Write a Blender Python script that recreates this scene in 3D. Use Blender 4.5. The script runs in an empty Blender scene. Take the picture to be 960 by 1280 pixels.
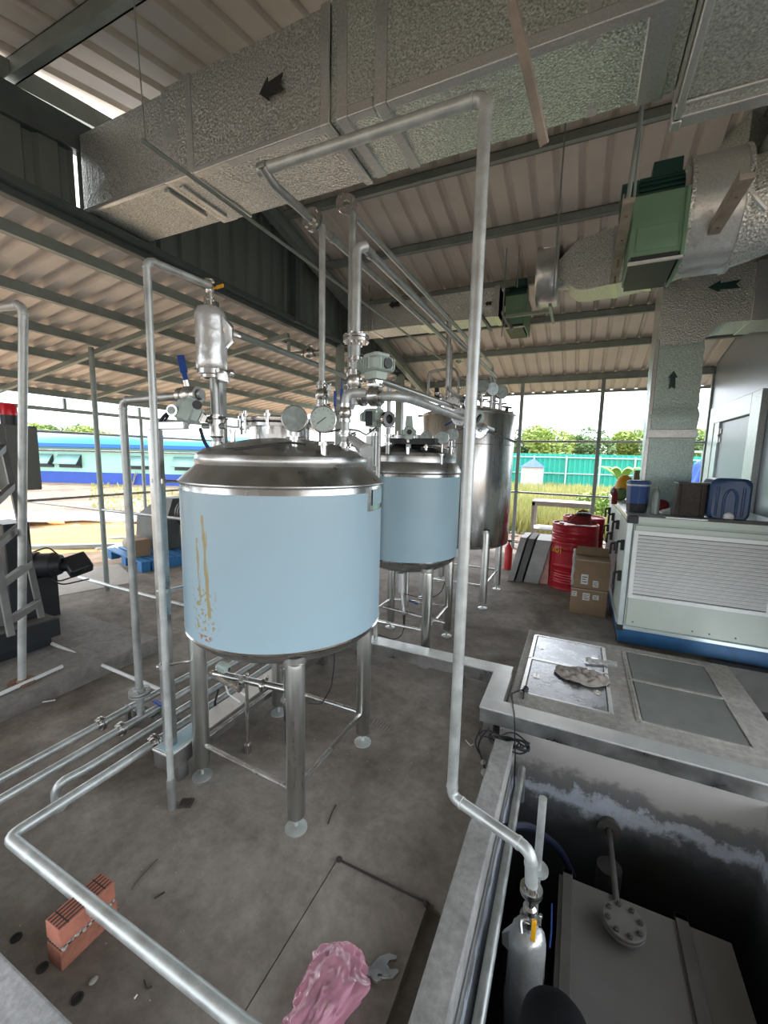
import bpy, math, random
from mathutils import Vector, Matrix, noise
random.seed(7)
SC = bpy.context.scene
COL = SC.collection
PI = math.pi

# ---------------------------------------------------------------- camera
cam_data = bpy.data.cameras.new('camera')
cam = bpy.data.objects.new('camera', cam_data)
COL.objects.link(cam)
cam_data.sensor_fit = 'HORIZONTAL'
cam_data.sensor_width = 36.0
cam_data.lens = 36.0 * 520.7 / 960.0
cam_data.clip_start = 0.05
cam_data.clip_end = 600
cam.matrix_world = Matrix(((0.9058, -0.0764, 0.4167, 0.0),
                           (0.4231, 0.1102, -0.8994, 0.0),
                           (0.0227, 0.9910, 0.1321, 1.7),
                           (0, 0, 0, 1)))
SC.camera = cam

# ---------------------------------------------------------------- sky
world = bpy.data.worlds.new('world')
SC.world = world
world.use_nodes = True
wn = world.node_tree
wn.nodes.clear()
w_out = wn.nodes.new('ShaderNodeOutputWorld')
w_bg = wn.nodes.new('ShaderNodeBackground')
w_tc = wn.nodes.new('ShaderNodeTexCoord')
w_map = wn.nodes.new('ShaderNodeMapping')
w_map.inputs['Scale'].default_value = (1.0, 1.0, 3.0)
w_noise = wn.nodes.new('ShaderNodeTexNoise')
w_noise.inputs['Scale'].default_value = 2.2
w_noise.inputs['Detail'].default_value = 6
w_ramp = wn.nodes.new('ShaderNodeValToRGB')
w_ramp.color_ramp.elements[0].position = 0.36
w_ramp.color_ramp.elements[0].color = (0.62, 0.72, 0.84, 1)
w_ramp.color_ramp.elements[1].position = 0.62
w_ramp.color_ramp.elements[1].color = (0.97, 0.98, 1.0, 1)
wn.links.new(w_tc.outputs['Generated'], w_map.inputs['Vector'])
wn.links.new(w_map.outputs['Vector'], w_noise.inputs['Vector'])
wn.links.new(w_noise.outputs['Fac'], w_ramp.inputs['Fac'])
wn.links.new(w_ramp.outputs['Color'], w_bg.inputs['Color'])
wn.links.new(w_bg.outputs['Background'], w_out.inputs['Surface'])
w_bg.inputs['Strength'].default_value = 2.3

# ---------------------------------------------------------------- sun behind thin cloud
sun_data = bpy.data.lights.new('sun', 'SUN')
sun_data.energy = 2.6
sun_data.angle = math.radians(3)
sun_data.color = (1.0, 0.97, 0.92)
sun = bpy.data.objects.new('sun', sun_data)
COL.objects.link(sun)
sun.rotation_euler = (math.radians(-24), math.radians(-16), 0)

# ---------------------------------------------------------------- exposure
SC.view_settings.view_transform = 'Standard'
SC.view_settings.look = 'None'
SC.view_settings.gamma = 1
SC.view_settings.use_curve_mapping = False
SC.view_settings.exposure = 1.0

# ================================================================ materials
def new_mat(name):
    m = bpy.data.materials.new(name)
    m.use_nodes = True
    nt = m.node_tree
    return m, nt, nt.nodes['Principled BSDF']

def pbr(name, col, rough=0.6, metal=0.0, mottle=0.0, mscale=6.0, col2=None, bump=0.0, bscale=60.0,
        spec=0.5, alpha=1.0, trans=0.0, stretch=None, rvar=0.0, bdist=0.003, sheen=0.0):
    """one procedural surface: base colour mottled by noise, noise-driven roughness and bump"""
    m, nt, b = new_mat(name)
    N, L = nt.nodes, nt.links
    b.inputs['Base Color'].default_value = (*col, 1)
    b.inputs['Roughness'].default_value = rough
    b.inputs['Metallic'].default_value = metal
    b.inputs['Specular IOR Level'].default_value = spec
    b.inputs['Alpha'].default_value = alpha
    b.inputs['Transmission Weight'].default_value = trans
    tc = N.new('ShaderNodeTexCoord')
    src = tc.outputs['Object']
    if stretch:
        mp = N.new('ShaderNodeMapping')
        mp.inputs['Scale'].default_value = stretch
        L.new(src, mp.inputs['Vector'])
        src = mp.outputs['Vector']
    if mottle > 0 or col2:
        n = N.new('ShaderNodeTexNoise')
        n.inputs['Scale'].default_value = mscale
        n.inputs['Detail'].default_value = 7
        n.inputs['Roughness'].default_value = 0.62
        L.new(src, n.inputs['Vector'])
        r = N.new('ShaderNodeValToRGB')
        r.color_ramp.elements[0].position = 0.32
        r.color_ramp.elements[1].position = 0.68
        c2 = col2 if col2 else tuple(min(1, c * (1 + mottle)) for c in col)
        c1 = col if col2 else tuple(c * (1 - mottle) for c in col)
        r.color_ramp.elements[0].color = (*c1, 1)
        r.color_ramp.elements[1].color = (*c2, 1)
        L.new(n.outputs['Fac'], r.inputs['Fac'])
        L.new(r.outputs['Color'], b.inputs['Base Color'])
        if rvar > 0:
            mr = N.new('ShaderNodeMapRange')
            mr.inputs['To Min'].default_value = max(0.02, rough - rvar)
            mr.inputs['To Max'].default_value = min(1, rough + rvar)
            mr.inputs['From Min'].default_value = 0.3
            mr.inputs['From Max'].default_value = 0.7
            L.new(n.outputs['Fac'], mr.inputs['Value'])
            L.new(mr.outputs['Result'], b.inputs['Roughness'])
    if bump > 0:
        n2 = N.new('ShaderNodeTexNoise')
        n2.inputs['Scale'].default_value = bscale
        n2.inputs['Detail'].default_value = 4
        L.new(src, n2.inputs['Vector'])
        bp = N.new('ShaderNodeBump')
        bp.inputs['Strength'].default_value = bump
        bp.inputs['Distance'].default_value = bdist
        L.new(n2.outputs['Fac'], bp.inputs['Height'])
        L.new(bp.outputs['Normal'], b.inputs['Normal'])
    return m

def foil_mat(name, col, rough, weave, strength, speck=0.38):
    """crinkled aluminium-faced insulation: a fine woven relief broken by creases"""
    m, nt, b = new_mat(name)
    N, L = nt.nodes, nt.links
    b.inputs['Metallic'].default_value = 0.68
    tc = N.new('ShaderNodeTexCoord')
    v = N.new('ShaderNodeTexVoronoi')
    v.inputs['Scale'].default_value = weave
    n = N.new('ShaderNodeTexNoise')
    n.inputs['Scale'].default_value = 9
    n.inputs['Detail'].default_value = 8
    n.inputs['Roughness'].default_value = 0.7
    mx = N.new('ShaderNodeMath'); mx.operation = 'MULTIPLY_ADD'
    mx.inputs[1].default_value = 0.55
    L.new(tc.outputs['Object'], v.inputs['Vector'])
    L.new(tc.outputs['Object'], n.inputs['Vector'])
    L.new(v.outputs['Distance'], mx.inputs[0])
    L.new(n.outputs['Fac'], mx.inputs[2])
    bp = N.new('ShaderNodeBump')
    bp.inputs['Strength'].default_value = strength
    bp.inputs['Distance'].default_value = 0.006
    L.new(mx.outputs[0], bp.inputs['Height'])
    L.new(bp.outputs['Normal'], b.inputs['Normal'])
    r = N.new('ShaderNodeValToRGB')
    r.color_ramp.elements[0].position = 0.3
    r.color_ramp.elements[1].position = 0.75
    r.color_ramp.elements[0].color = (*[c * (1 - speck) for c in col], 1)
    r.color_ramp.elements[1].color = (*[min(1, c * (1 + speck * .6)) for c in col], 1)
    n3 = N.new('ShaderNodeTexNoise')
    n3.inputs['Scale'].default_value = 120
    L.new(tc.outputs['Object'], n3.inputs['Vector'])
    L.new(n3.outputs['Fac'], r.inputs['Fac'])
    L.new(r.outputs['Color'], b.inputs['Base Color'])
    b.inputs['Roughness'].default_value = rough
    return m

def concrete_mat(name, c1, c2, c3, scale=1.4, rough=0.85, streaks=True):
    m, nt, b = new_mat(name)
    N, L = nt.nodes, nt.links
    tc = N.new('ShaderNodeTexCoord')
    n1 = N.new('ShaderNodeTexNoise'); n1.inputs['Scale'].default_value = scale; n1.inputs['Detail'].default_value = 9
    n1.inputs['Roughness'].default_value = 0.6; n1.inputs['Distortion'].default_value = 0.6
    n2 = N.new('ShaderNodeTexNoise'); n2.inputs['Scale'].default_value = scale * 9; n2.inputs['Detail'].default_value = 8
    n2.inputs['Roughness'].default_value = 0.7
    r1 = N.new('ShaderNodeValToRGB')
    e = r1.color_ramp.elements
    e[0].position = 0.33; e[0].color = (*c1, 1)
    e[1].position = 0.70; e[1].color = (*c3, 1)
    mid = e.new(0.50); mid.color = (*c2, 1)
    L.new(tc.outputs['Object'], n1.inputs['Vector'])
    L.new(tc.outputs['Object'], n2.inputs['Vector'])
    L.new(n1.outputs['Fac'], r1.inputs['Fac'])
    mix = N.new('ShaderNodeMixRGB'); mix.blend_type = 'OVERLAY'; mix.inputs['Fac'].default_value = 0.55
    r2 = N.new('ShaderNodeValToRGB')
    r2.color_ramp.elements[0].position = 0.3; r2.color_ramp.elements[0].color = (0.25, 0.25, 0.25, 1)
    r2.color_ramp.elements[1].position = 0.7; r2.color_ramp.elements[1].color = (0.72, 0.72, 0.72, 1)
    L.new(n2.outputs['Fac'], r2.inputs['Fac'])
    L.new(r1.outputs['Color'], mix.inputs['Color1'])
    L.new(r2.outputs['Color'], mix.inputs['Color2'])
    L.new(mix.outputs['Color'], b.inputs['Base Color'])
    b.inputs['Roughness'].default_value = rough
    b.inputs['Specular IOR Level'].default_value = 0.35
    # broomed trowel marks
    bp = N.new('ShaderNodeBump'); bp.inputs['Strength'].default_value = 0.45; bp.inputs['Distance'].default_value = 0.004
    w = N.new('ShaderNodeTexWave'); w.wave_type = 'RINGS'; w.inputs['Scale'].default_value = 9
    w.inputs['Distortion'].default_value = 14; w.inputs['Detail'].default_value = 3; w.inputs['Detail Scale'].default_value = 0.9
    L.new(tc.outputs['Object'], w.inputs['Vector'])
    ad = N.new('ShaderNodeMath'); ad.operation = 'MULTIPLY_ADD'; ad.inputs[1].default_value = 0.16 if streaks else 0.0
    L.new(w.outputs['Fac'], ad.inputs[0]); L.new(n2.outputs['Fac'], ad.inputs[2])
    L.new(ad.outputs[0], bp.inputs['Height'])
    L.new(bp.outputs['Normal'], b.inputs['Normal'])
    return m

M = {}
M['galv'] = pbr('galvanised_steel', (0.40, 0.42, 0.41), 0.42, 0.75, 0.22, 14, rvar=0.1)
M['galv_light'] = pbr('galvanised_pipe_light', (0.50, 0.53, 0.52), 0.45, 0.6, 0.22, 11, rvar=0.1)
M['stainless'] = pbr('stainless_steel', (0.56, 0.56, 0.54), 0.26, 1.0, 0.10, 8, rvar=0.08, stretch=(1, 1, 0.15))
M['stain_dark'] = pbr('dull_stainless', (0.50, 0.51, 0.50), 0.34, 1.0, 0.18, 9, rvar=0.1)
M['stain_bright'] = pbr('bright_stainless', (0.68, 0.68, 0.67), 0.16, 1.0, 0.06, 8)
M['leg'] = pbr('brushed_leg_steel', (0.60, 0.62, 0.59), 0.33, 1.0, 0.12, 5, rvar=0.08, stretch=(3, 3, 0.4))
M['film2'] = pbr('protective_film', (0.31, 0.45, 0.52), 0.38, 0.0, 0.04, 3)
M['foil'] = foil_mat('woven_foil', (0.66, 0.68, 0.65), 0.33, 75, 1.0, 0.55)
M['foil_fine'] = foil_mat('fine_foil', (0.68, 0.73, 0.68), 0.30, 95, 0.9, 0.5)
M['foil_green_cast'] = foil_mat('drop_duct_foil', (0.50, 0.63, 0.59), 0.42, 70, 0.5)  # green cast of reflected surroundings put into the foil colour
M['tape'] = foil_mat('foil_tape', (0.60, 0.62, 0.61), 0.28, 30, 0.3, 0.15)
M['wrap'] = foil_mat('plastic_wrapped_steel', (0.70, 0.72, 0.72), 0.22, 14, 0.8, 0.08)
M['wrap'].node_tree.nodes['Principled BSDF'].inputs['Metallic'].default_value = 0.55
M['roof'] = pbr('roof_sheet_underside', (0.66, 0.60, 0.53), 0.5, 0.15, 0.08, 2.0)
M['canopy'] = pbr('canopy_sheet_underside', (0.88, 0.79, 0.71), 0.45, 0.1, 0.12, 2.4)
M['wallsheet'] = pbr('dark_wall_sheet', (0.15, 0.18, 0.17), 0.5, 0.3, 0.10, 3)
M['purlin'] = pbr('purlin_steel', (0.27, 0.31, 0.29), 0.5, 0.5, 0.15, 5)
M['beam'] = pbr('dark_beam_paint', (0.075, 0.095, 0.095), 0.5, 0.2, 0.15, 5)
M['act'] = pbr('actuator_grey_green', (0.46, 0.56, 0.52), 0.42, 0.0, 0.04, 12)
M['black'] = pbr('black_plastic', (0.018, 0.02, 0.022), 0.45)
M['dome'] = pbr('matt_black', (0.006, 0.007, 0.008), 0.95, spec=0.1)
M['rubber'] = pbr('black_cable', (0.012, 0.014, 0.018), 0.5)
M['blue'] = pbr('blue_vinyl_grip', (0.015, 0.06, 0.26), 0.4)
M['yellow'] = pbr('yellow_grip', (0.75, 0.38, 0.01), 0.45, 0, 0.1, 40)
M['white'] = pbr('white_plastic', (0.75, 0.76, 0.76), 0.45)
M['pvc'] = pbr('white_pvc', (0.66, 0.67, 0.67), 0.4, 0, 0.08, 20)
M['glass'] = pbr('gauge_glass', (0.30, 0.36, 0.35), 0.18, 0.2, 0.28, 30)
M['dial'] = pbr('gauge_dial', (0.42, 0.50, 0.47), 0.4, 0, 0.08, 30)
M['rust'] = pbr('rusty_flange', (0.22, 0.13, 0.09), 0.8, 0.3, 0.35, 30, bump=0.4)
M['floor'] = concrete_mat('stained_concrete', (0.120, 0.098, 0.080), (0.215, 0.190, 0.163), (0.325, 0.300, 0.268))
M['curb'] = concrete_mat('smooth_curb_concrete', (0.24, 0.24, 0.23), (0.30, 0.30, 0.29), (0.38, 0.38, 0.365), 3, streaks=False)
M['lid'] = pbr('tray_lid_steel', (0.66, 0.68, 0.67), 0.3, 0.55, 0.1, 6)  # paler and less metallic: reflected sky put into the lid colour
M['slab'] = concrete_mat('cover_slab_concrete', (0.29, 0.275, 0.25), (0.37, 0.355, 0.325), (0.46, 0.445, 0.41), 3, streaks=False)
M['block'] = concrete_mat('pale_block_concrete', (0.36, 0.37, 0.38), (0.46, 0.47, 0.48), (0.56, 0.57, 0.58), 6, streaks=False)
M['plinth'] = concrete_mat('plinth_concrete', (0.17, 0.16, 0.148), (0.22, 0.21, 0.195), (0.28, 0.27, 0.255), 2)
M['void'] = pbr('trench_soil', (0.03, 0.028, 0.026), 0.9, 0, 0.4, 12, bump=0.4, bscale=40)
M['brick'] = pbr('red_clay', (0.40, 0.15, 0.10), 0.85, 0, 0.18, 25, bump=0.3, bscale=90)
M['brick_dark'] = pbr('dark_clay', (0.30, 0.12, 0.075), 0.85, 0, 0.25, 25, bump=0.3, bscale=90)
M['mortar'] = pbr('mortar', (0.38, 0.37, 0.35), 0.9, 0, 0.4, 60, bump=0.6, bscale=80)
M['ahu'] = pbr('cream_panel', (0.50, 0.56, 0.50), 0.45, 0, 0.05, 3)
M['ahu_white'] = pbr('white_louvre', (0.76, 0.78, 0.76), 0.4, 0, 0.03, 5)
M['ahu_frame'] = pbr('aluminium_frame', (0.60, 0.68, 0.68), 0.35, 0.5, 0.05, 5)
M['bluebase'] = pbr('blue_base_rail', (0.015, 0.10, 0.24), 0.5, 0, 0.15, 8)
M['checker'] = pbr('foil_hatch', (0.42, 0.44, 0.47), 0.3, 0.85, 0.3, 7, rvar=0.12, bump=0.3, bscale=25)
M['dusty'] = pbr('dusty_hatch', (0.19, 0.205, 0.19), 0.6, 0.1, 0.12, 5, bump=0.15, bscale=25)
M['alu'] = pbr('aluminium_trim', (0.72, 0.73, 0.73), 0.3, 0.8, 0.1, 20)
M['dirtsteel'] = pbr('dusty_dark_steel', (0.105, 0.10, 0.092), 0.62, 0.35, 0.2, 4, bump=0.2, bscale=30)
M['tanksteel'] = pbr('pit_tank_plate', (0.15, 0.145, 0.135), 0.6, 0.3, 0.12, 2.5)
M['teal'] = pbr('teal_fence_sheet', (0.02, 0.36, 0.27), 0.5, 0, 0.05, 0.6)
M['fencepost'] = pbr('fence_post', (0.42, 0.55, 0.52), 0.5, 0.2, 0.1, 3)
M['house'] = pbr('pale_green_render', (0.34, 0.60, 0.50), 0.7, 0, 0.04, 0.8)
M['houseblue'] = pbr('blue_skirting', (0.035, 0.085, 0.38), 0.7, 0, 0.1, 0.8)
M['roofblue'] = pbr('blue_roof_sheet', (0.02, 0.30, 0.80), 0.4, 0, 0.06, 0.5)
M['gutter'] = pbr('blue_gutter', (0.012, 0.13, 0.52), 0.45)
M['darkglass'] = pbr('dark_opening', (0.02, 0.025, 0.03), 0.3)
M['shutter'] = pbr('green_shutter', (0.30, 0.52, 0.46), 0.5)
M['drum'] = pbr('red_drum_paint', (0.42, 0.008, 0.02), 0.35, 0.1, 0.12, 6)
M['red'] = pbr('red_paint', (0.55, 0.02, 0.02), 0.4)
M['card'] = pbr('cardboard', (0.24, 0.165, 0.10), 0.85, 0, 0.08, 9)
M['paper'] = pbr('paper_label', (0.62, 0.62, 0.58), 0.8, 0, 0.15, 60)
M['cloth'] = pbr('grey_rag', (0.30, 0.27, 0.24), 0.95, 0, 0.2, 16)
M['redbag'] = pbr('red_fabric', (0.22, 0.02, 0.02), 0.8, 0, 0.1, 20)
M['bagpink'] = pbr('pink_plastic', (0.74, 0.34, 0.46), 0.22, 0, 0.25, 14, bump=0.6, bscale=26, trans=0.2, alpha=0.74, bdist=0.01)
M['coolblue'] = pbr('blue_cooler_plastic', (0.025, 0.07, 0.24), 0.4)
M['jerry'] = pbr('blue_jerrycan', (0.018, 0.055, 0.14), 0.32)
M['basket'] = pbr('brown_woven', (0.055, 0.045, 0.038), 0.8, 0, 0.3, 60, bump=0.6, bscale=120)
M['fan'] = pbr('fan_green_paint', (0.13, 0.235, 0.15), 0.45, 0, 0.08, 4)
M['motor'] = pbr('motor_green', (0.012, 0.05, 0.042), 0.4)
M['channel'] = pbr('rusty_channel', (0.33, 0.29, 0.24), 0.6, 0.4, 0.25, 10)
M['soil'] = pbr('soil', (0.3, 0.2, 0.12), 0.95)
M['cabinet'] = pbr('olive_grey_cabinet', (0.145, 0.15, 0.13), 0.5)
M['blackpaint'] = pbr('black_painted_steel', (0.018, 0.022, 0.026), 0.4, 0.1, 0.2, 8)
M['ladder'] = pbr('ladder_aluminium', (0.17, 0.17, 0.165), 0.5, 0.5, 0.15, 12)
M['beacon'] = pbr('red_beacon_lens', (0.75, 0.01, 0.03), 0.25, trans=0.2)
M['pallet'] = pbr('blue_pallet', (0.02, 0.14, 0.33), 0.6, 0, 0.1, 5)
M['sack'] = pbr('sack', (0.42, 0.36, 0.28), 0.9, 0, 0.1, 8)
M['hopper'] = pbr('grey_hopper', (0.12, 0.13, 0.125), 0.6, 0.3, 0.15, 4)
M['sand'] = pbr('yellow_sand', (0.42, 0.26, 0.11), 0.95, 0, 0.12, 2, bump=0.3, bscale=12)
M['tarp'] = pbr('white_sheet', (0.5, 0.48, 0.46), 0.7, 0, 0.12, 3)
M['tarpblue'] = pbr('blue_tarp', (0.02, 0.09, 0.50), 0.5, 0, 0.25, 6, bump=0.4, bscale=9, bdist=0.02)
M['orange'] = pbr('orange_object', (0.75, 0.24, 0.06), 0.6)
M['board'] = pbr('flattened_card', (0.42, 0.39, 0.35), 0.85, 0, 0.12, 4)
M['leaf'] = pbr('leaf', (0.16, 0.27, 0.055), 0.6, 0, 0.0, 2, col2=(0.42, 0.50, 0.12))
M['leafdark'] = pbr('leaf_dark', (0.07, 0.14, 0.05), 0.6, 0, 0.0, 2, col2=(0.20, 0.30, 0.11))
M['trunk'] = pbr('trunk', (0.12, 0.09, 0.06), 0.9, 0, 0.3, 5)
M['grass'] = pbr('meadow_grass', (0.27, 0.31, 0.09), 0.8, 0, 0, 0.9, col2=(0.52, 0.47, 0.19))
M['banana'] = pbr('banana_leaf', (0.22, 0.42, 0.10), 0.5, 0, 0.3, 3)
M['wallpanel'] = pbr('grey_blue_panel', (0.27, 0.31, 0.345), 0.32, 0.25, 0.06, 1.5)
M['doorpanel'] = pbr('pale_door', (0.36, 0.42, 0.46), 0.35, 0.1, 0.04, 3)
M['foilframe'] = foil_mat('foil_door_frame', (0.50, 0.54, 0.52), 0.4, 60, 0.4, 0.25)
M['grid'] = pbr('drain_grate', (0.10, 0.085, 0.07), 0.7, 0.3, 0.2, 20)
M['stone'] = pbr('pebble', (0.30, 0.29, 0.26), 0.9, 0, 0.2, 30)
M['wrench'] = pbr('wrench_steel', (0.42, 0.43, 0.42), 0.35, 0.9, 0.2, 30)
M['plate'] = pbr('stacked_metal_plate', (0.26, 0.26, 0.25), 0.45, 0.6, 0.15, 6)
M['tablewood'] = pbr('weathered_frame', (0.42, 0.38, 0.33), 0.7, 0.1, 0.15, 8)
M['bluehose'] = pbr('dark_blue_hose', (0.008, 0.012, 0.03), 0.4)
M['redtube'] = pbr('pink_wrap', (0.62, 0.35, 0.30), 0.5, 0, 0.2, 10)
M['ink'] = pbr('label_ink', (0.03, 0.03, 0.03), 0.8)
M['yellowink'] = pbr('yellow_lettering', (0.85, 0.55, 0.03), 0.6)

def film_mat():
    """pale blue protective film with a brown rust streak and scuffs near the left edge"""
    m, nt, b = new_mat('stained_protective_film')
    N, L = nt.nodes, nt.links
    b.inputs['Roughness'].default_value = 0.34
    geo = N.new('ShaderNodeNewGeometry')
    sep = N.new('ShaderNodeSeparateXYZ')
    L.new(geo.outputs['Position'], sep.inputs['Vector'])
    def math_(op, a, bb=None, c=None):
        n = N.new('ShaderNodeMath'); n.operation = op
        for i, v in enumerate((a, bb, c)):
            if v is None: continue
            if isinstance(v, (int, float)): n.inputs[i].default_value = v
            else: L.new(v, n.inputs[i])
        return n.outputs[0]
    # horizontal arc position around the shell (tank axis at -1.36, 1.725)
    ang = math_('ARCTAN2', math_('SUBTRACT', sep.outputs['Y'], 1.725), math_('SUBTRACT', sep.outputs['X'], -1.36))
    nz = N.new('ShaderNodeTexNoise'); nz.inputs['Scale'].default_value = 14; nz.inputs['Detail'].default_value = 5
    mp = N.new('ShaderNodeMapping'); mp.inputs['Scale'].default_value = (6, 6, 0.7)
    L.new(geo.outputs['Position'], mp.inputs['Vector']); L.new(mp.outputs['Vector'], nz.inputs['Vector'])
    nf = N.new('ShaderNodeTexNoise'); nf.inputs['Scale'].default_value = 60; nf.inputs['Detail'].default_value = 4
    L.new(geo.outputs['Position'], nf.inputs['Vector'])
    def streak(a0, w, z0, z1, thr):
        lean = math_('ADD', math_('MULTIPLY', math_('SUBTRACT', sep.outputs['Z'], z0), -0.10), math_('MULTIPLY', math_('SUBTRACT', nz.outputs['Fac'], 0.5), 0.10))
        d = math_('ABSOLUTE', math_('SUBTRACT', ang, math_('ADD', a0, lean)))
        s = math_('SUBTRACT', 1.0, math_('DIVIDE', d, w))
        s = math_('MAXIMUM', s, 0.0)
        up = math_('LESS_THAN', sep.outputs['Z'], z1)
        dn = math_('GREATER_THAN', sep.outputs['Z'], z0)
        s = math_('MULTIPLY', math_('MULTIPLY', s, up), dn)
        k = math_('MULTIPLY', s, math_('GREATER_THAN', nz.outputs['Fac'], thr))
        return math_('MINIMUM', math_('MULTIPLY', k, 2.2), 1.0)
    s1 = streak(-1.615, 0.024, 1.00, 1.44, 0.36)
    s2 = streak(-1.725, 0.020, 1.06, 1.34, 0.40)
    blob = math_('MULTIPLY', streak(-1.67, 0.19, 0.93, 1.12, 0.0), math_('GREATER_THAN', nf.outputs['Fac'], 0.56))
    tot = math_('MINIMUM', math_('ADD', math_('ADD', s1, s2), blob), 1.0)
    rust = math_('MULTIPLY', streak(-1.68, 0.10, 0.89, 0.915, 0.0), math_('GREATER_THAN', nf.outputs['Fac'], 0.5))
    base = N.new('ShaderNodeRGB'); base.outputs[0].default_value = (0.35, 0.50, 0.585, 1)
    m1 = N.new('ShaderNodeMixRGB'); L.new(base.outputs[0], m1.inputs[1]); m1.inputs[2].default_value = (0.36, 0.27, 0.08, 1)
    L.new(math_('MULTIPLY', tot, 0.85), m1.inputs[0])
    m2 = N.new('ShaderNodeMixRGB'); L.new(m1.outputs[0], m2.inputs[1]); m2.inputs[2].default_value = (0.35, 0.13, 0.05, 1)
    L.new(rust, m2.inputs[0])
    L.new(m2.outputs[0], b.inputs['Base Color'])
    return m
M['film'] = film_mat()

def ground_mat():
    m, nt, b = new_mat('open_ground')
    N, L = nt.nodes, nt.links
    geo = N.new('ShaderNodeNewGeometry')
    n = N.new('ShaderNodeTexNoise'); n.inputs['Scale'].default_value = 0.45; n.inputs['Detail'].default_value = 9; n.inputs['Roughness'].default_value = 0.65
    L.new(geo.outputs['Position'], n.inputs['Vector'])
    r = N.new('ShaderNodeValToRGB')
    e = r.color_ramp.elements
    e[0].position = 0.30; e[0].color = (0.10, 0.08, 0.062, 1)
    e[1].position = 0.72; e[1].color = (0.24, 0.25, 0.10, 1)
    a = e.new(0.45); a.color = (0.20, 0.125, 0.09, 1)
    a = e.new(0.56); a.color = (0.29, 0.225, 0.15, 1)
    L.new(n.outputs['Fac'], r.inputs['Fac'])
    n2 = N.new('ShaderNodeTexNoise'); n2.inputs['Scale'].default_value = 6; n2.inputs['Detail'].default_value = 8
    L.new(geo.outputs['Position'], n2.inputs['Vector'])
    mx = N.new('ShaderNodeMixRGB'); mx.blend_type = 'OVERLAY'; mx.inputs[0].default_value = 0.6
    L.new(r.outputs['Color'], mx.inputs[1]); L.new(n2.outputs['Fac'], mx.inputs[2])
    L.new(mx.outputs[0], b.inputs['Base Color'])
    b.inputs['Roughness'].default_value = 0.95
    return m
M['ground'] = ground_mat()

def pitwall_mat():
    """wall coloured darker towards the bottom, with a chalky white lime band"""
    m, nt, b = new_mat('stained_pit_wall')
    N, L = nt.nodes, nt.links
    geo = N.new('ShaderNodeNewGeometry')
    sep = N.new('ShaderNodeSeparateXYZ'); L.new(geo.outputs['Position'], sep.inputs['Vector'])
    n = N.new('ShaderNodeTexNoise'); n.inputs['Scale'].default_value = 5; n.inputs['Detail'].default_value = 9; n.inputs['Roughness'].default_value = 0.7
    L.new(geo.outputs['Position'], n.inputs['Vector'])
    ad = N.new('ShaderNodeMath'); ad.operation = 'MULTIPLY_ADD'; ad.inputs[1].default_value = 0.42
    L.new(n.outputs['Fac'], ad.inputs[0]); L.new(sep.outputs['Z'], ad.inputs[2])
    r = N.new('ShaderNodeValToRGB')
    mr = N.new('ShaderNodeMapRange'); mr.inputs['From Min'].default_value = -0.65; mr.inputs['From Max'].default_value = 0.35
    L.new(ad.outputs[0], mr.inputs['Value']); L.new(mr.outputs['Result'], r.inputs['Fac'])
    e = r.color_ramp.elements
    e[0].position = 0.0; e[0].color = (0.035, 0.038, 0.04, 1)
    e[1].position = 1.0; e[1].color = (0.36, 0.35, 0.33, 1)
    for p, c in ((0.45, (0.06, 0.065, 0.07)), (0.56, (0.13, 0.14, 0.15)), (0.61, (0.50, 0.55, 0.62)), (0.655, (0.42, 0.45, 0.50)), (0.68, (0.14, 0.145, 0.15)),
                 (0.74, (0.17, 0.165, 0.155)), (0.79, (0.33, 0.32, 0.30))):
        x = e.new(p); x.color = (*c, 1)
    L.new(r.outputs['Color'], b.inputs['Base Color'])
    b.inputs['Roughness'].default_value = 0.75
    bp = N.new('ShaderNodeBump'); bp.inputs['Strength'].default_value = 0.4; bp.inputs['Distance'].default_value = 0.01
    L.new(n.outputs['Fac'], bp.inputs['Height']); L.new(bp.outputs['Normal'], b.inputs['Normal'])
    return m
M['pitwall'] = pitwall_mat()

# ================================================================ mesh helpers
def frame(o, z=(0, 0, 1), x=None):
    """a matrix with origin o, local z along z (x hint along x)"""
    z = Vector(z).normalized()
    h = Vector(x) if x else (Vector((1, 0, 0)) if abs(z.x) < 0.9 else Vector((0, 1, 0)))
    y = z.cross(h).normalized()
    xx = y.cross(z).normalized()
    m = Matrix(((xx.x, y.x, z.x, o[0]), (xx.y, y.y, z.y, o[1]), (xx.z, y.z, z.z, o[2]), (0, 0, 0, 1)))
    return m

WORLD = {}

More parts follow.
